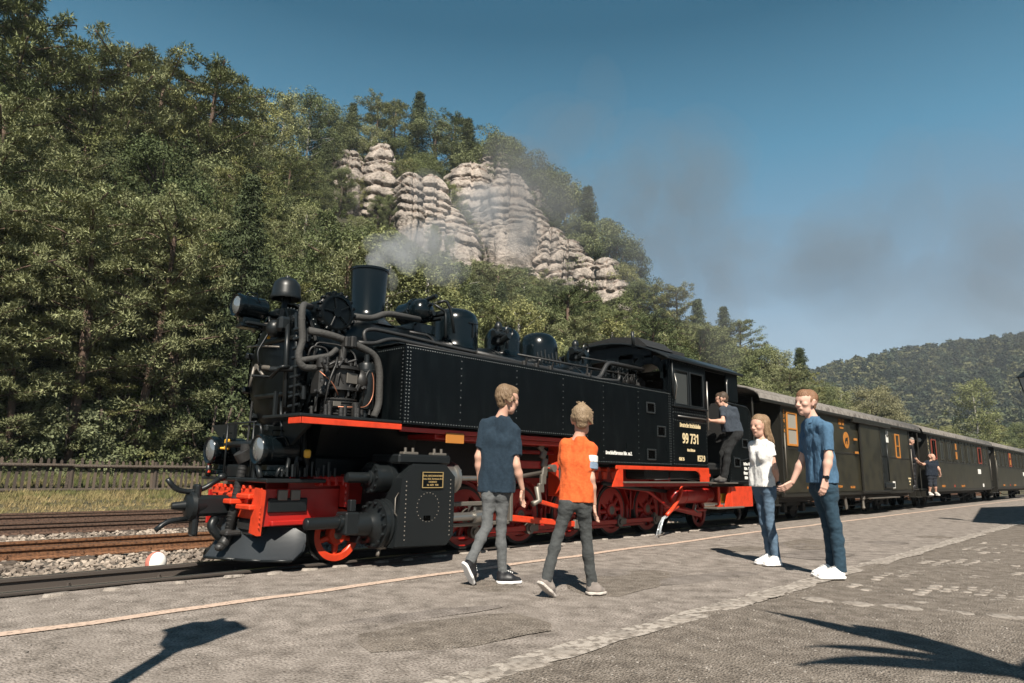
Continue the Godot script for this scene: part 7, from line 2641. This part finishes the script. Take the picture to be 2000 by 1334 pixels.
	if hb.size():
		var hr := RandomNumberGenerator.new()
		hr.seed = 5
		for i in (46 if o.hairstyle != "crop" else 0):   # locks of hair
			var a := hr.randf() * TAU
			var q := hr.randf()
			if o.hairstyle == "long":
				var sx := hr.randf_range(-0.075, 0.075)
				hb.append([P.call(sx, 0.05 - q * 0.1, -0.085 + absf(sx) * 0.3), P.call(sx * 1.05 + hr.randf_range(-0.02, 0.02), -0.14 - q * 0.09, -0.115 + hr.randf_range(-0.02, 0.02)), 0.011 * hs, 0.006 * hs])
			else:
				var d0 := Vector3(cos(a) * 0.075, 0.095 - q * 0.10, sin(a) * 0.085 - 0.02)
				hb.append([P.call(d0.x, d0.y, d0.z), P.call(d0.x * 1.12 + 0.012, d0.y - 0.026 + o.get("tuft", 0.0) * (1.0 - q), d0.z * 1.05 + 0.012), 0.013 * hs, 0.005 * hs])
		if o.get("tuft", 0.0) > 0.0:
			for i in 9:
				hb.append([P.call(hr.randf_range(-0.03, 0.03), 0.12, hr.randf_range(-0.06, 0.0)), P.call(hr.randf_range(-0.05, 0.04), 0.150 + hr.randf() * 0.022, hr.randf_range(-0.08, 0.0)), 0.014 * hs, 0.003 * hs])
		put("hair", blob(hb, cell * 0.55, 0.004, [], hn, 0.006, Vector3(2.4, 0.5, 2.4)), o.hair, t)
	# shirt
	var wn := noise(5.0, 3, 11 + int(at.x * 10.0))
	var wa: Vector3 = J.waist
	var hem: Vector3 = wa - Vector3(0, o.get("drop", 0.04), 0)
	var fat: float = o.get("fat", 1.0)
	var w := 0.122 * s * g * fat
	var hipr: Vector3 = acr * 0.075 * s * g
	var chr: Vector3 = acr * 0.10 * s * g
	var sb := [
		[neck - Vector3(0, 0.025, 0) - acr * 0.02, J.shA - Vector3(0, 0.012, 0), 0.056 * s * g, 0.046 * s * g], [neck - Vector3(0, 0.025, 0) + acr * 0.02, J.shB - Vector3(0, 0.012, 0), 0.056 * s * g, 0.046 * s * g],
		[neck - Vector3(0, 0.03, 0), neck - Vector3(0, 0.10, 0), 0.071 * s * g, 0.088 * s * g],
		[J.chest - chr * 0.8, J.chest + chr * 0.8, 0.098 * s * g, 0.098 * s * g], [J.chest, hem - Vector3(0, 0.08, 0), 0.10 * s * g, w],
		[neck - Vector3(0, 0.09, 0), J.chest, 0.078 * s * g, 0.10 * s * g],
		[J.chest - chr * 0.9, hem - hipr * 1.12 - Vector3(0, 0.08, 0), 0.092 * s * g, w * 0.98], [J.chest + chr * 0.9, hem + hipr * 1.12 - Vector3(0, 0.08, 0), 0.092 * s * g, w * 0.98],
		[J.shA, J.chest - chr, 0.052 * s * g, 0.08 * s * g], [J.shB, J.chest + chr, 0.052 * s * g, 0.08 * s * g],
	]
	if o.get("bust", false):
		for e in [-1.0, 1.0]:
			sb.append([J.chest + body * 0.05 + acr * 0.065 * e + Vector3(0, 0.03, 0), J.chest + body * 0.055 + acr * 0.065 * e - Vector3(0, 0.03, 0), 0.058, 0.056])
	var hemcut := [[hem, (pel - J.chest).normalized() * 0.25 + Vector3(0, -1, 0)]]
	hemcut[0][1] = hemcut[0][1].normalized()
	hemcut.append([neck + Vector3(0, 0.030, 0) * s, (Vector3.UP + body * 0.35).normalized()])
	var sl: float = o.get("sleeve", 0.75)
	var second := []
	for e in ["A", "B"]:
		var sh: Vector3 = J["sh" + e]
		var el: Vector3 = J["el" + e]
		var en := sh.lerp(el, sl)
		var bone := [sh, en, 0.052 * s * g, 0.056 * s * g, true]
		if o.has("cuff") and e == "B":
			second.append([sh.lerp(el, 0.26), en, 0.0760 * s * g, 0.0790 * s * g, true])
		sb.append(bone)
	var shirt := put(o.get("shirt_name", "t_shirt"), blob(sb, cell * 0.95, 0.013, hemcut, wn, 0.020, Vector3(1.5, 0.6, 1.5)), o.shirt, t)
	if o.has("cuff"):
		var c0: Vector3 = second[0][0]
		var c1: Vector3 = second[0][1]
		var mid := c0.lerp(c1, 0.5)
		var dd := (c1 - c0).normalized()
		put("sleeve_band", blob(second, cell * 0.7, 0.004, [[c0 + dd * 0.0, -dd], [mid, dd]], wn, 0.006), o.cuff[0], shirt)
		put("sleeve_end", blob(second, cell * 0.7, 0.004, [[mid, -dd]], wn, 0.006), o.cuff[1], shirt)
	if o.get("collar", false):
		b = MB.new()
		b.soft()
		var cf := neck + Vector3(0, 0.0, 0)
		var pr: Array = []
		for i in 17:
			var a := 0.5 + (TAU - 1.0) * i / 16.0
			var dv := body * cos(a) + acr * sin(a)
			var row := [cf + dv * 0.064 + Vector3(0, 0.035, 0) - body * 0.01, cf + dv * 0.092 + Vector3(0, -0.012 - 0.03 * maxf(0, cos(a)), 0)]
			if i > 0:
				b.q(pr[0], row[0], row[1], pr[1])
			pr = row
		build("collar", b, o.shirt, shirt)
	# trousers
	var tn := noise(7.0, 3, 5 + int(at.z * 10.0))
	var lb := [[J.hipA, J.hipB, 0.090 * s * leg * fat, 0.090 * s * leg * fat], [wa - hipr * 0.8 + Vector3(0, 0.03, 0), J.hipA, 0.086 * s * g * fat, 0.096 * s * leg], [wa + hipr * 0.8 + Vector3(0, 0.03, 0), J.hipB, 0.086 * s * g * fat, 0.096 * s * leg]]
	var low: float = o.get("shorts", 1.0)
	for e in ["A", "B"]:
		var hp: Vector3 = J["hip" + e]
		var kn: Vector3 = J["kn" + e]
		var an: Vector3 = J["an" + e]
		lb.append([hp - body * 0.022, hp - body * 0.022 + (kn - hp) * 0.2, 0.092 * s * leg, 0.088 * s * leg])
		lb.append([hp, kn, 0.090 * s * leg, 0.062 * s * leg])
		if low >= 1.0:
			lb.append([kn, kn.lerp(an, 0.35) - body * 0.012, 0.062 * s * leg, 0.061 * s * leg])
			var en := an + (an - kn).normalized() * 0.045
			lb.append([kn.lerp(an, 0.35) - body * 0.01, en, 0.061 * s * leg, o.get("hem", 0.050) * s, true])
		else:
			lb.append([kn, kn.lerp(an, 0.25), 0.068 * s * leg, 0.07 * s * leg, true])
	put(o.get("legwear", "jeans"), blob(lb, cell * 0.95, 0.010, [[hem + Vector3(0, 0.02, 0), Vector3.UP]], tn, 0.010, Vector3(0.9, 1.5, 0.9)), o.trousers, t)
	# shoes
	for e in ["A", "B"]:
		var he: Vector3 = J["heel" + e]
		var to: Vector3 = J["toe" + e]
		var an: Vector3 = J["an" + e]
		var d := (to - he).normalized()
		var upn := (an - he - d * (an - he).dot(d)).normalized()
		var up2 := (upn + Vector3.UP * 0.4).normalized()
		up2 = (up2 - d * up2.dot(d)).normalized()
		var sd := d.cross(up2)
		var L := he.distance_to(to)
		var z := 0.036 * s
		var ub := []
		for m in [-0.5, 0.5]:
			ub.append([he + d * 0.055 * s + up2 * 0.045 * s + sd * m * 0.03 * s, he + d * L * 0.55 + up2 * 0.045 * s + sd * m * 0.05 * s, z, z])
			ub.append([he + d * L * 0.55 + up2 * 0.042 * s + sd * m * 0.05 * s, to - d * 0.035 * s + up2 * 0.030 * s + sd * m * 0.035 * s, z, z * 0.75])
		ub.append([he + d * 0.05 * s + up2 * 0.05 * s, an - Vector3(0, 0.015, 0), z * 1.1, 0.044 * s])
		ub.append([an - Vector3(0, 0.02, 0), he + d * L * 0.55 + up2 * 0.06 * s, 0.042 * s, z * 0.9])
		put("shoe", blob(ub, cell * 0.75, 0.008, [[he + up2 * 0.018 * s, -up2]]), o.shoes, t)
		var so := []
		for m in [-0.5, 0.5]:
			so.append([he + d * 0.04 * s + up2 * 0.016 * s + sd * m * 0.034 * s, he + d * L * 0.6 + up2 * 0.016 * s + sd * m * 0.055 * s, z * 0.98, z * 1.0])
			so.append([he + d * L * 0.6 + up2 * 0.016 * s + sd * m * 0.055 * s, to - d * 0.03 * s + up2 * 0.018 * s + sd * m * 0.035 * s, z, z * 0.9])
		var shoe := t.get_child(t.get_child_count() - 1)
		put("sole", blob(so, cell * 0.75, 0.006, [[he + up2 * 0.027 * s, up2], [he, -up2]]), o.sole, shoe)
		if o.has("laces"):
			b = MB.new()
			for i in 4:
				var c := an.lerp(he + d * L * 0.7 + up2 * 0.07 * s, 0.35 + i * 0.16) + up2 * 0.018 * s
				b.tube([c - sd * 0.024 * s, c + up2 * 0.008 * s, c + sd * 0.024 * s], 0.0035, 5)
			build("laces", b, o.laces, shoe)
	if o.has("watch"):
		var wv: Vector3 = J["wr" + o.watch]
		var dv: Vector3 = (J["ha" + o.watch] - J["el" + o.watch]).normalized()
		b = MB.new()
		b.cyl(wv - dv * 0.028, wv - dv * 0.002, 0.031 * s, 0.030 * s, 16)
		var wt := build("wristwatch", b, o.get("strap", M.satin), t)
		b = MB.new()
		var ov: Vector3 = o.get("watch_out", Vector3(0, 0, 1))
		b.cyl(wv - dv * 0.015 + ov * 0.024, wv - dv * 0.015 + ov * 0.037, 0.021, -1, 16)
		build("watch_face", b, M.gloss, wt)
	return t

func cloth(c: Color, rough := 0.9, sheen := 0.2) -> StandardMaterial3D:
	var m := mat(c, rough, 0.0, 0.25)
	m.rim_enabled = true
	m.rim = sheen
	m.albedo_texture = M.weave
	m.normal_enabled = true
	m.normal_texture = M.weave_n
	m.normal_scale = 0.35
	tri_map(m, 3.0, false)
	return m

func people() -> void:
	M.weave = ntex(256, 0.03, 4, 51, [[0.0, Color(0.86, 0.86, 0.87)], [0.5, Color(0.95, 0.95, 0.95)], [1.0, Color(1, 1, 1)]])
	M.weave_n = ntex(256, 0.05, 3, 52, [], 4.0)
	var skin := mat(lin(0.50, 0.295, 0.22), 0.55, 0.0, 0.35)
	skin.subsurf_scatter_enabled = true
	skin.subsurf_scatter_strength = 0.08
	var pale := mat(lin(0.56, 0.345, 0.27), 0.55, 0.0, 0.35)
	var hair := func(c: Color) -> StandardMaterial3D:
		var m := mat(c, 0.6, 0.0, 0.4)
		m.albedo_texture = ntex(256, 0.08, 3, 53, [[0.0, Color(0.35, 0.33, 0.3)], [0.5, Color(0.85, 0.85, 0.85)], [1.0, Color(1, 1, 1)]])
		tri_map(m, 6.0, false)
		return m
	var fair: StandardMaterial3D = hair.call(lin(0.26, 0.175, 0.105))
	var blond: StandardMaterial3D = hair.call(lin(0.34, 0.245, 0.155))
	var greyj := cloth(lin(0.115, 0.12, 0.122))
	var darkj := cloth(lin(0.060, 0.064, 0.064))
	var denim := cloth(lin(0.095, 0.145, 0.205))
	var denim2 := cloth(lin(0.030, 0.058, 0.084))
	var black := mat(lin(0.012, 0.012, 0.014), 0.5)
	var white := mat(lin(0.78, 0.77, 0.75), 0.7)
	var G := {
		"teen": [Vector3(4.60, 0, -4.42), {"head": V(0.005, 1.655, 0.00), "neck": V(-0.045, 1.480, 0.00), "shA": V(-0.195, 1.420, -0.02), "elA": V(-0.248, 1.120, 0.00), "wrA": V(-0.234, 0.885, -0.06), "haA": V(-0.220, 0.799, -0.08), "shB": V(0.080, 1.368, 0.02), "elB": V(0.100, 1.049, 0.06), "wrB": V(0.161, 0.831, 0.00), "haB": V(0.157, 0.753, -0.03), "chest": V(-0.064, 1.267, 0.00), "waist": V(-0.080, 0.951, 0.00), "hipA": V(-0.134, 0.830, 0.00), "hipB": V(-0.017, 0.831, 0.00), "knA": V(-0.157, 0.492, 0.04), "anA": V(-0.276, 0.244, 0.16), "heelA": V(-0.352, 0.204, 0.20), "toeA": V(-0.277, 0.010, 0.10), "knB": V(-0.027, 0.475, -0.02), "anB": V(-0.007, 0.112, -0.02), "heelB": V(-0.064, 0.005, 0.00), "toeB": V(0.165, 0.005, -0.06)}],
		"boy": [Vector3(4.62, 0, -3.66), {"head": V(0.084, 1.440, 0.00), "neck": V(0.060, 1.283, 0.00), "shA": V(-0.052, 1.225, -0.03), "elA": V(-0.072, 1.023, -0.08), "wrA": V(-0.058, 0.847, -0.16), "haA": V(-0.050, 0.773, -0.18), "shB": V(0.160, 1.199, 0.03), "elB": V(0.156, 0.947, 0.06), "wrB": V(0.191, 0.735, 0.00), "haB": V(0.196, 0.649, -0.03), "chest": V(0.050, 1.087, 0.00), "waist": V(0.036, 0.833, 0.00), "hipA": V(-0.028, 0.734, 0.00), "hipB": V(0.096, 0.737, 0.00), "knA": V(-0.113, 0.480, 0.02), "anA": V(-0.208, 0.171, 0.12), "heelA": V(-0.283, 0.125, 0.17), "toeA": V(-0.156, -0.004, 0.08), "knB": V(0.125, 0.452, -0.03), "anB": V(0.171, 0.118, -0.06), "heelB": V(0.123, 0.006, -0.04), "toeB": V(0.291, 0.006, -0.10)}],
		"woman": [Vector3(7.875, 0, -3.405), {"head": V(-0.025, 1.570, 0.00), "neck": V(-0.008, 1.405, 0.00), "shA": V(-0.067, 1.342, -0.13), "elA": V(-0.008, 1.095, -0.24), "wrA": V(0.027, 0.892, -0.26), "haA": V(0.032, 0.810, -0.26), "shB": V(0.045, 1.330, 0.12), "elB": V(0.071, 1.068, 0.15), "wrB": V(0.125, 0.905, 0.06), "haB": V(0.225, 0.850, 0.02), "chest": V(-0.029, 1.227, 0.02), "waist": V(-0.030, 0.940, 0.00), "hipA": V(-0.040, 0.840, -0.07), "hipB": V(0.018, 0.843, 0.07), "knA": V(-0.001, 0.451, -0.06), "anA": V(0.042, 0.112, -0.06), "heelA": V(0.075, 0.004, -0.07), "toeA": V(-0.143, 0.004, -0.02), "knB": V(0.021, 0.435, 0.06), "anB": V(0.071, 0.101, 0.06), "heelB": V(0.127, 0.004, 0.05), "toeB": V(-0.095, 0.004, 0.12)}],
		"man": [Vector3(7.41, 0, -2.588), {"head": V(-0.122, 1.760, 0.00), "neck": V(-0.062, 1.583, 0.00), "shA": V(-0.044, 1.530, -0.18), "elA": V(-0.100, 1.190, -0.20), "wrA": V(-0.225, 0.930, -0.22), "haA": V(-0.315, 0.872, -0.22), "shB": V(-0.011, 1.488, 0.18), "elB": V(-0.024, 1.199, 0.22), "wrB": V(-0.079, 0.974, 0.24), "haB": V(-0.109, 0.851, 0.24), "chest": V(-0.021, 1.349, 0.00), "waist": V(-0.003, 0.970, 0.00), "hipA": V(-0.006, 0.875, -0.09), "hipB": V(-0.005, 0.881, 0.09), "knA": V(0.065, 0.505, -0.08), "anA": V(0.083, 0.125, -0.09), "heelA": V(0.106, 0.004, -0.10), "toeA": V(-0.139, 0.004, -0.07), "knB": V(0.053, 0.518, 0.09), "anB": V(0.075, 0.114, 0.09), "heelB": V(0.122, 0.006, 0.09), "toeB": V(-0.176, 0.006, 0.13)}],
		"driver": [Vector3(11.30, 0, -5.62), {"head": V(0.035, 2.306, 0.00), "neck": V(0.100, 2.171, 0.00), "shA": V(0.026, 2.120, 0.05), "elA": V(-0.007, 1.902, 0.16), "wrA": V(-0.198, 1.919, 0.08), "haA": V(-0.279, 1.928, 0.02), "shB": V(0.234, 2.126, 0.02), "elB": V(0.327, 1.902, -0.10), "wrB": V(0.243, 1.859, -0.30), "haB": V(0.201, 1.879, -0.34), "chest": V(0.155, 2.008, 0.00), "waist": V(0.227, 1.774, 0.00), "hipA": V(0.194, 1.716, -0.05), "hipB": V(0.260, 1.712, 0.05), "knA": V(0.046, 1.366, -0.10), "anA": V(0.025, 1.002, -0.06), "heelA": V(0.061, 0.87, -0.02), "toeA": V(-0.131, 0.87, -0.10), "knB": V(0.071, 1.378, 0.08), "anB": V(0.014, 0.987, 0.06), "heelB": V(0.046, 0.87, 0.08), "toeB": V(-0.136, 0.87, 0.00)}],
		"passenger": [Vector3(26.52, 0, -5.80), {"head": V(0.141, 1.70, 0.00), "neck": V(0.119, 1.57, 0.00), "shA": V(-0.027, 1.532, -0.02), "elA": V(-0.162, 1.453, 0.02), "wrA": V(-0.290, 1.459, 0.05), "haA": V(-0.347, 1.481, 0.06), "shB": V(0.256, 1.519, 0.02), "elB": V(0.264, 1.329, 0.10), "wrB": V(0.308, 1.198, 0.10), "haB": V(0.309, 1.130, 0.10), "chest": V(0.103, 1.401, 0.00), "waist": V(0.074, 1.118, 0.00), "hipA": V(0.001, 1.041, 0.00), "hipB": V(0.148, 1.044, 0.00), "knA": V(-0.021, 0.796, 0.03), "anA": V(-0.044, 0.539, 0.00), "heelA": V(-0.101, 0.44, 0.03), "toeA": V(0.043, 0.44, 0.08), "knB": V(0.140, 0.799, 0.03), "anB": V(0.169, 0.538, 0.00), "heelB": V(0.143, 0.44, 0.0), "toeB": V(0.256, 0.44, 0.08)}],
		"conductor": [Vector3(25.15, 0, -6.02), {"head": V(0.082, 2.176, 0.00), "neck": V(0.038, 2.044, 0.00), "shA": V(0.042, 1.985, -0.12), "elA": V(0.073, 1.764, -0.15), "wrA": V(0.071, 1.579, -0.10), "haA": V(0.079, 1.542, -0.08), "shB": V(0.025, 1.969, 0.12), "elB": V(0.057, 1.648, 0.16), "wrB": V(0.234, 1.506, 0.12), "haB": V(0.308, 1.464, 0.10), "chest": V(0.040, 1.852, 0.00), "waist": V(0.058, 1.548, 0.00), "hipA": V(0.066, 1.431, -0.05), "hipB": V(0.075, 1.431, 0.05), "knA": V(0.084, 1.109, -0.05), "anA": V(0.082, 0.785, -0.05), "heelA": V(0.113, 0.67, -0.05), "toeA": V(-0.081, 0.67, -0.05), "knB": V(0.074, 1.109, 0.05), "anB": V(0.074, 0.786, 0.05), "heelB": V(0.106, 0.67, 0.05), "toeB": V(-0.088, 0.67, 0.05)}],
	}
	person("person", "teenage boy in navy t-shirt and grey jeans walking towards the locomotive, seen from behind", G.teen[0], G.teen[1], {"face": V(0.80, -0.12, -0.55), "body": V(0.45, 0, -0.9), "skin": skin, "hair": fair, "hairstyle": "short", "shirt": cloth(lin(0.020, 0.034, 0.050)), "trousers": greyj, "shoes": black, "sole": white, "s": 0.95, "girth": 0.92, "leg": 0.78, "sleeve": 0.72, "drop": 0.15, "laces": white, "hem": 0.046})
	person("person", "younger boy in bright orange t-shirt and dark grey jeans walking beside the painted line", G.boy[0], G.boy[1], {"face": V(0.10, -0.04, -1.0), "body": V(0.25, 0, -1.0), "skin": skin, "hair": blond, "hairstyle": "short", "tuft": 0.03, "shirt": cloth(lin(0.66, 0.125, 0.035)), "cuff": [cloth(lin(0.72, 0.70, 0.66)), cloth(lin(0.20, 0.27, 0.36))], "trousers": darkj, "shoes": cloth(lin(0.23, 0.20, 0.18)), "sole": cloth(lin(0.55, 0.50, 0.45)), "s": 0.90, "girth": 0.84, "leg": 0.80, "sleeve": 0.72, "drop": 0.085, "hem": 0.052})
	person("person", "woman with long blonde hair in white t-shirt and blue jeans", G.woman[0], G.woman[1], {"face": V(-0.88, -0.04, 0.46), "body": V(-0.78, 0, 0.62), "skin": skin, "hair": hair.call(lin(0.33, 0.215, 0.125)), "hairstyle": "long", "shirt": cloth(lin(0.74, 0.73, 0.71)), "trousers": denim, "shoes": white, "sole": white, "s": 0.93, "girth": 0.88, "leg": 0.82, "sleeve": 0.40, "bust": true, "drop": 0.07, "watch": "B", "watch_out": V(0.3, 0.3, 0.9), "laces": white, "hem": 0.048})
	person("person", "tall man in blue polo shirt and dark jeans holding the woman's hand", G.man[0], G.man[1], {"face": V(-0.93, -0.03, 0.36), "body": V(-0.92, 0, 0.25), "skin": pale, "hair": hair.call(lin(0.30, 0.16, 0.09)), "hairstyle": "crop", "shirt": cloth(lin(0.070, 0.140, 0.225)), "shirt_name": "polo_shirt", "trousers": denim2, "shoes": white, "sole": white, "s": 1.0, "girth": 1.02, "leg": 0.95, "sleeve": 0.82, "collar": true, "watch": "B", "laces": white, "hem": 0.062})
	person("person", "engine driver in dark blue work shirt climbing the steps to the cab", G.driver[0], G.driver[1], {"face": V(-0.85, -0.25, -0.5), "body": V(-0.75, 0, -0.6), "skin": skin, "hair": hair.call(lin(0.10, 0.07, 0.05)), "hairstyle": "crop", "shirt": cloth(lin(0.045, 0.055, 0.070)), "shirt_name": "work_shirt", "trousers": cloth(lin(0.022, 0.023, 0.024)), "legwear": "work_trousers", "shoes": cloth(lin(0.09, 0.085, 0.08)), "sole": black, "s": 0.95, "girth": 1.0, "leg": 0.95, "sleeve": 0.62, "hem": 0.06, "cell": 0.013, "curl": 0.7})
	person("person", "bald stout passenger in navy shirt and shorts standing on the coach step", G.passenger[0], G.passenger[1], {"face": V(0.4, 0.2, 0.85), "body": V(0.1, 0, 1.0), "skin": skin, "hair": fair, "hairstyle": "none", "shirt": cloth(lin(0.018, 0.024, 0.035)), "trousers": cloth(lin(0.03, 0.035, 0.045)), "legwear": "shorts", "shorts": 0.5, "shoes": cloth(lin(0.5, 0.48, 0.45)), "sole": white, "s": 0.95, "girth": 1.05, "fat": 1.15, "sleeve": 0.7, "cell": 0.016})
	person("person", "grey-haired conductor in dark jacket leaning out of the coach platform", G.conductor[0], G.conductor[1], {"face": V(0.5, -0.25, 0.8), "body": V(0.4, 0, 0.9), "skin": skin, "hair": hair.call(lin(0.28, 0.26, 0.24)), "hairstyle": "crop", "shirt": cloth(lin(0.014, 0.015, 0.018)), "shirt_name": "jacket", "trousers": black, "legwear": "trousers", "shoes": black, "sole": black, "s": 0.97, "girth": 1.0, "sleeve": 1.0, "cell": 0.016})

func street_lamp(at: Vector3, h: float, label: String, turn := 0.0) -> void:
	var t := thing("street_lamp", label, "street lamp", at)
	t.rotation.y = turn
	var b := MB.new()
	b.lathe([Vector2(0.14, 0), Vector2(0.14, 0.25), Vector2(0.09, 0.35), Vector2(0.07, 0.5), Vector2(0.05, 1.0), Vector2(0.045, h - 0.5), Vector2(0.06, h - 0.42), Vector2(0.06, h - 0.36), Vector2(0.09, h - 0.30), Vector2(0.11, h - 0.28)], Vector3.ZERO, Basis(), 14)
	build("post", b, M.satin, t)
	b = MB.new()
	var f := func(y: float, r: float) -> Array:
		var o := []
		for k in 6:
			var a := TAU * k / 6.0
			o.append(Vector3(cos(a) * r, y, sin(a) * r))
		return o
	var lo: Array = f.call(h - 0.28, 0.12)
	var hi: Array = f.call(h + 0.10, 0.21)
	for k in 6:
		b.tube([lo[k], hi[k]], 0.011, 5)
		b.tube([lo[k], lo[(k + 1) % 6]], 0.012, 5)
		b.tube([hi[k], hi[(k + 1) % 6]], 0.014, 5)
	var A := PackedVector3Array(f.call(h + 0.10, 0.26))
	var B := PackedVector3Array(f.call(h + 0.24, 0.09))
	var C := PackedVector3Array(f.call(h + 0.32, 0.07))
	b.flat()
	b.band(A, B)
	b.band(B, C)
	b.cap(A)
	b.cap(C, true)
	b.cyl(Vector3(0, h + 0.32, 0), Vector3(0, h + 0.36, 0), 0.05, 0.03, 10)
	b.ball(Vector3(0, h + 0.40, 0), Vector3(0.028, 0.04, 0.028), 8, 6)
	build("lantern_frame", b, M.satin, t)
	b = MB.new()
	b.flat()
	for k in 6:
		b.q(lo[k], lo[(k + 1) % 6], hi[(k + 1) % 6], hi[k])
	build("lantern_glass", b, mat(lin(0.32, 0.34, 0.34), 0.3), t)

func extras() -> void:
	street_lamp(Vector3(18.63, 0, -1.97), 3.12, "black lantern at the right edge above the last coaches")
	street_lamp(Vector3(0.12, 0, -2.42), 2.85, "black lantern post just left of the camera casting its shadow on the asphalt", 0.4)
	# fouling-point marker between the tracks
	var o := thing("track_marker", "white and red round marker lying in the ballast between the tracks", "marker", Vector3(3.06, -0.16, -8.3))
	var b := MB.new()
	b.ball(Vector3(0, 0.08, 0), Vector3(0.11, 0.12, 0.11), 20, 14)
	build("body", b, mat(lin(0.50, 0.16, 0.12), 0.8), o)
	b = MB.new()
	b.ball(Vector3(0.025, 0.079, 0.02), Vector3(0.097, 0.117, 0.097), 20, 14)
	build("white_face", b, M.white, o)
	o.rotation.y = -0.9
	# station building and a long-leaved plant outside the frame to the right, whose shadows fall on the platform
	var t := thing("station_building", "gabled station building outside the right edge, throwing a pointed shadow on the platform", "building", Vector3(25.0, 0, 4.2))
	b = MB.new()
	b.prism(PackedVector2Array([Vector2(-8.6, 4.9), Vector2(9, 4.9), Vector2(9, 5.1), Vector2(0.3, 7.3), Vector2(-8.6, 5.1)]), 9.0, Vector3(0, 0, -4.2))
	build("roof", b, M.roof, t)
	b = MB.new()
	b.box(Vector3(0.5, 2.45, 1.2), Vector3(15.0, 4.9, 6.8))
	build("wall", b, M.kerb, t)
	t = thing("yucca_plant", "tall plant with long pointed leaves outside the right edge, throwing a spiky shadow", "plant", Vector3(2.1, 0, 2.1))
	b = MB.new()
	b.tube([Vector3(0, 0, 0), Vector3(0.05, 2, 0), Vector3(0, 4, 0)], 0.11, 10)
	build("trunk", b, M.bark, t)
	for d in [[0.54, -1.59, 0.10, 0.1], [0.60, -1.02, 0.17, 0.05], [0.42, -0.75, 0.14, -0.05], [-0.75, -0.9, 0.13, 0.0], [-0.35, -0.95, 0.09, 0.1], [0.9, 0.5, 0.14, 0.0], [-0.5, 0.9, 0.14, 0.1], [-0.2, 1.0, 0.14, 0.1], [0.3, 0.9, 0.12, 0.0]]:
		b = MB.new()
		b.soft()
		var e := Vector3(d[0], 0, d[1])
		var sd := e.cross(Vector3.UP).normalized()
		var prev: Array = []
		for i in 9:
			var u := i / 8.0
			var c: Vector3 = Vector3(0, 4.0, 0) + e * u + Vector3(0, sin(u * 2.6) * 0.25 - 0.1 * u + d[3], 0)
			var w: float = d[2] * (0.55 + 0.45 * sin(u * PI)) * (1.0 - pow(u, 4.0)) + 0.004
			var row := [c - sd * w, c + Vector3(0, -0.03, 0), c + sd * w]
			if i > 0:
				b.q(prev[0], prev[1], row[1], row[0])
				b.q(prev[1], prev[2], row[2], row[1])
			prev = row
		build("leaf", b, mat(lin(0.06, 0.09, 0.03), 0.6), t)

func smoke() -> void:
	var r := RandomNumberGenerator.new()
	r.seed = 3
	var mats := {}
	var puff := func(at: Vector3, size: Vector3, density: float, shade: float, label: String) -> void:
		var f := FogVolume.new()
		f.name = named("smoke")
		f.shape = RenderingServer.FOG_VOLUME_SHAPE_ELLIPSOID
		f.size = size
		var key := "%.3f/%.2f" % [density, shade]
		if not mats.has(key):
			var m := FogMaterial.new()
			m.density = density
			m.albedo = lin(shade * 0.94, shade * 0.98, shade * 1.03)
			mats[key] = m
		f.material = mats[key]
		add_child(f, true)
		f.position = at
		f.rotation = Vector3(r.randf() * 3, r.randf() * 3, r.randf() * 3)
		stuff(f)
		tag(f, label, "smoke", "smoke from the chimney")
	# path: from the chimney top, drifting away along the train and rising
	var path := [Vector3(4.82, 3.5, -7.05), Vector3(5.4, 3.88, -7.25), Vector3(6.7, 4.6, -8.0), Vector3(9.0, 6.0, -9.6), Vector3(13.0, 8.3, -11.5), Vector3(18, 10, -13.0), Vector3(26, 12.0, -14.0), Vector3(36, 13.5, -13.0), Vector3(48, 14.5, -9.0), Vector3(62, 15, -4)]
	var rad := [0.22, 0.40, 0.70, 1.05, 1.6, 2.4, 3.6, 4.6, 6.0, 8.0]
	var den := [0.95, 0.58, 0.32, 0.15, 0.07, 0.048, 0.030, 0.023, 0.017, 0.012]
	for k in path.size() - 1:
		var n: int = [12, 14, 14, 14, 16, 17, 17, 16, 12][k]
		for i in n:
			var u := (i + r.randf()) / n
			var R := lerpf(rad[k], rad[k + 1], u)
			var p: Vector3 = path[k].lerp(path[k + 1], u) + Vector3(r.randfn(0, 0.6), r.randfn(0, 0.5), r.randfn(0, 0.6)) * R * (0.55 if k < 2 else 1.0)
			var sz: Vector3 = Vector3(r.randf_range(0.5, 2.0), r.randf_range(0.4, 1.1), r.randf_range(0.5, 1.7)) * R if k > 2 else Vector3(r.randf_range(0.7, 1.3), r.randf_range(0.6, 1.1), r.randf_range(0.7, 1.3)) * R
			puff.call(p, sz, den[k if u < 0.5 else k + 1], 0.72 if k < 3 else 0.34, "grey smoke trailing from the chimney over the train")
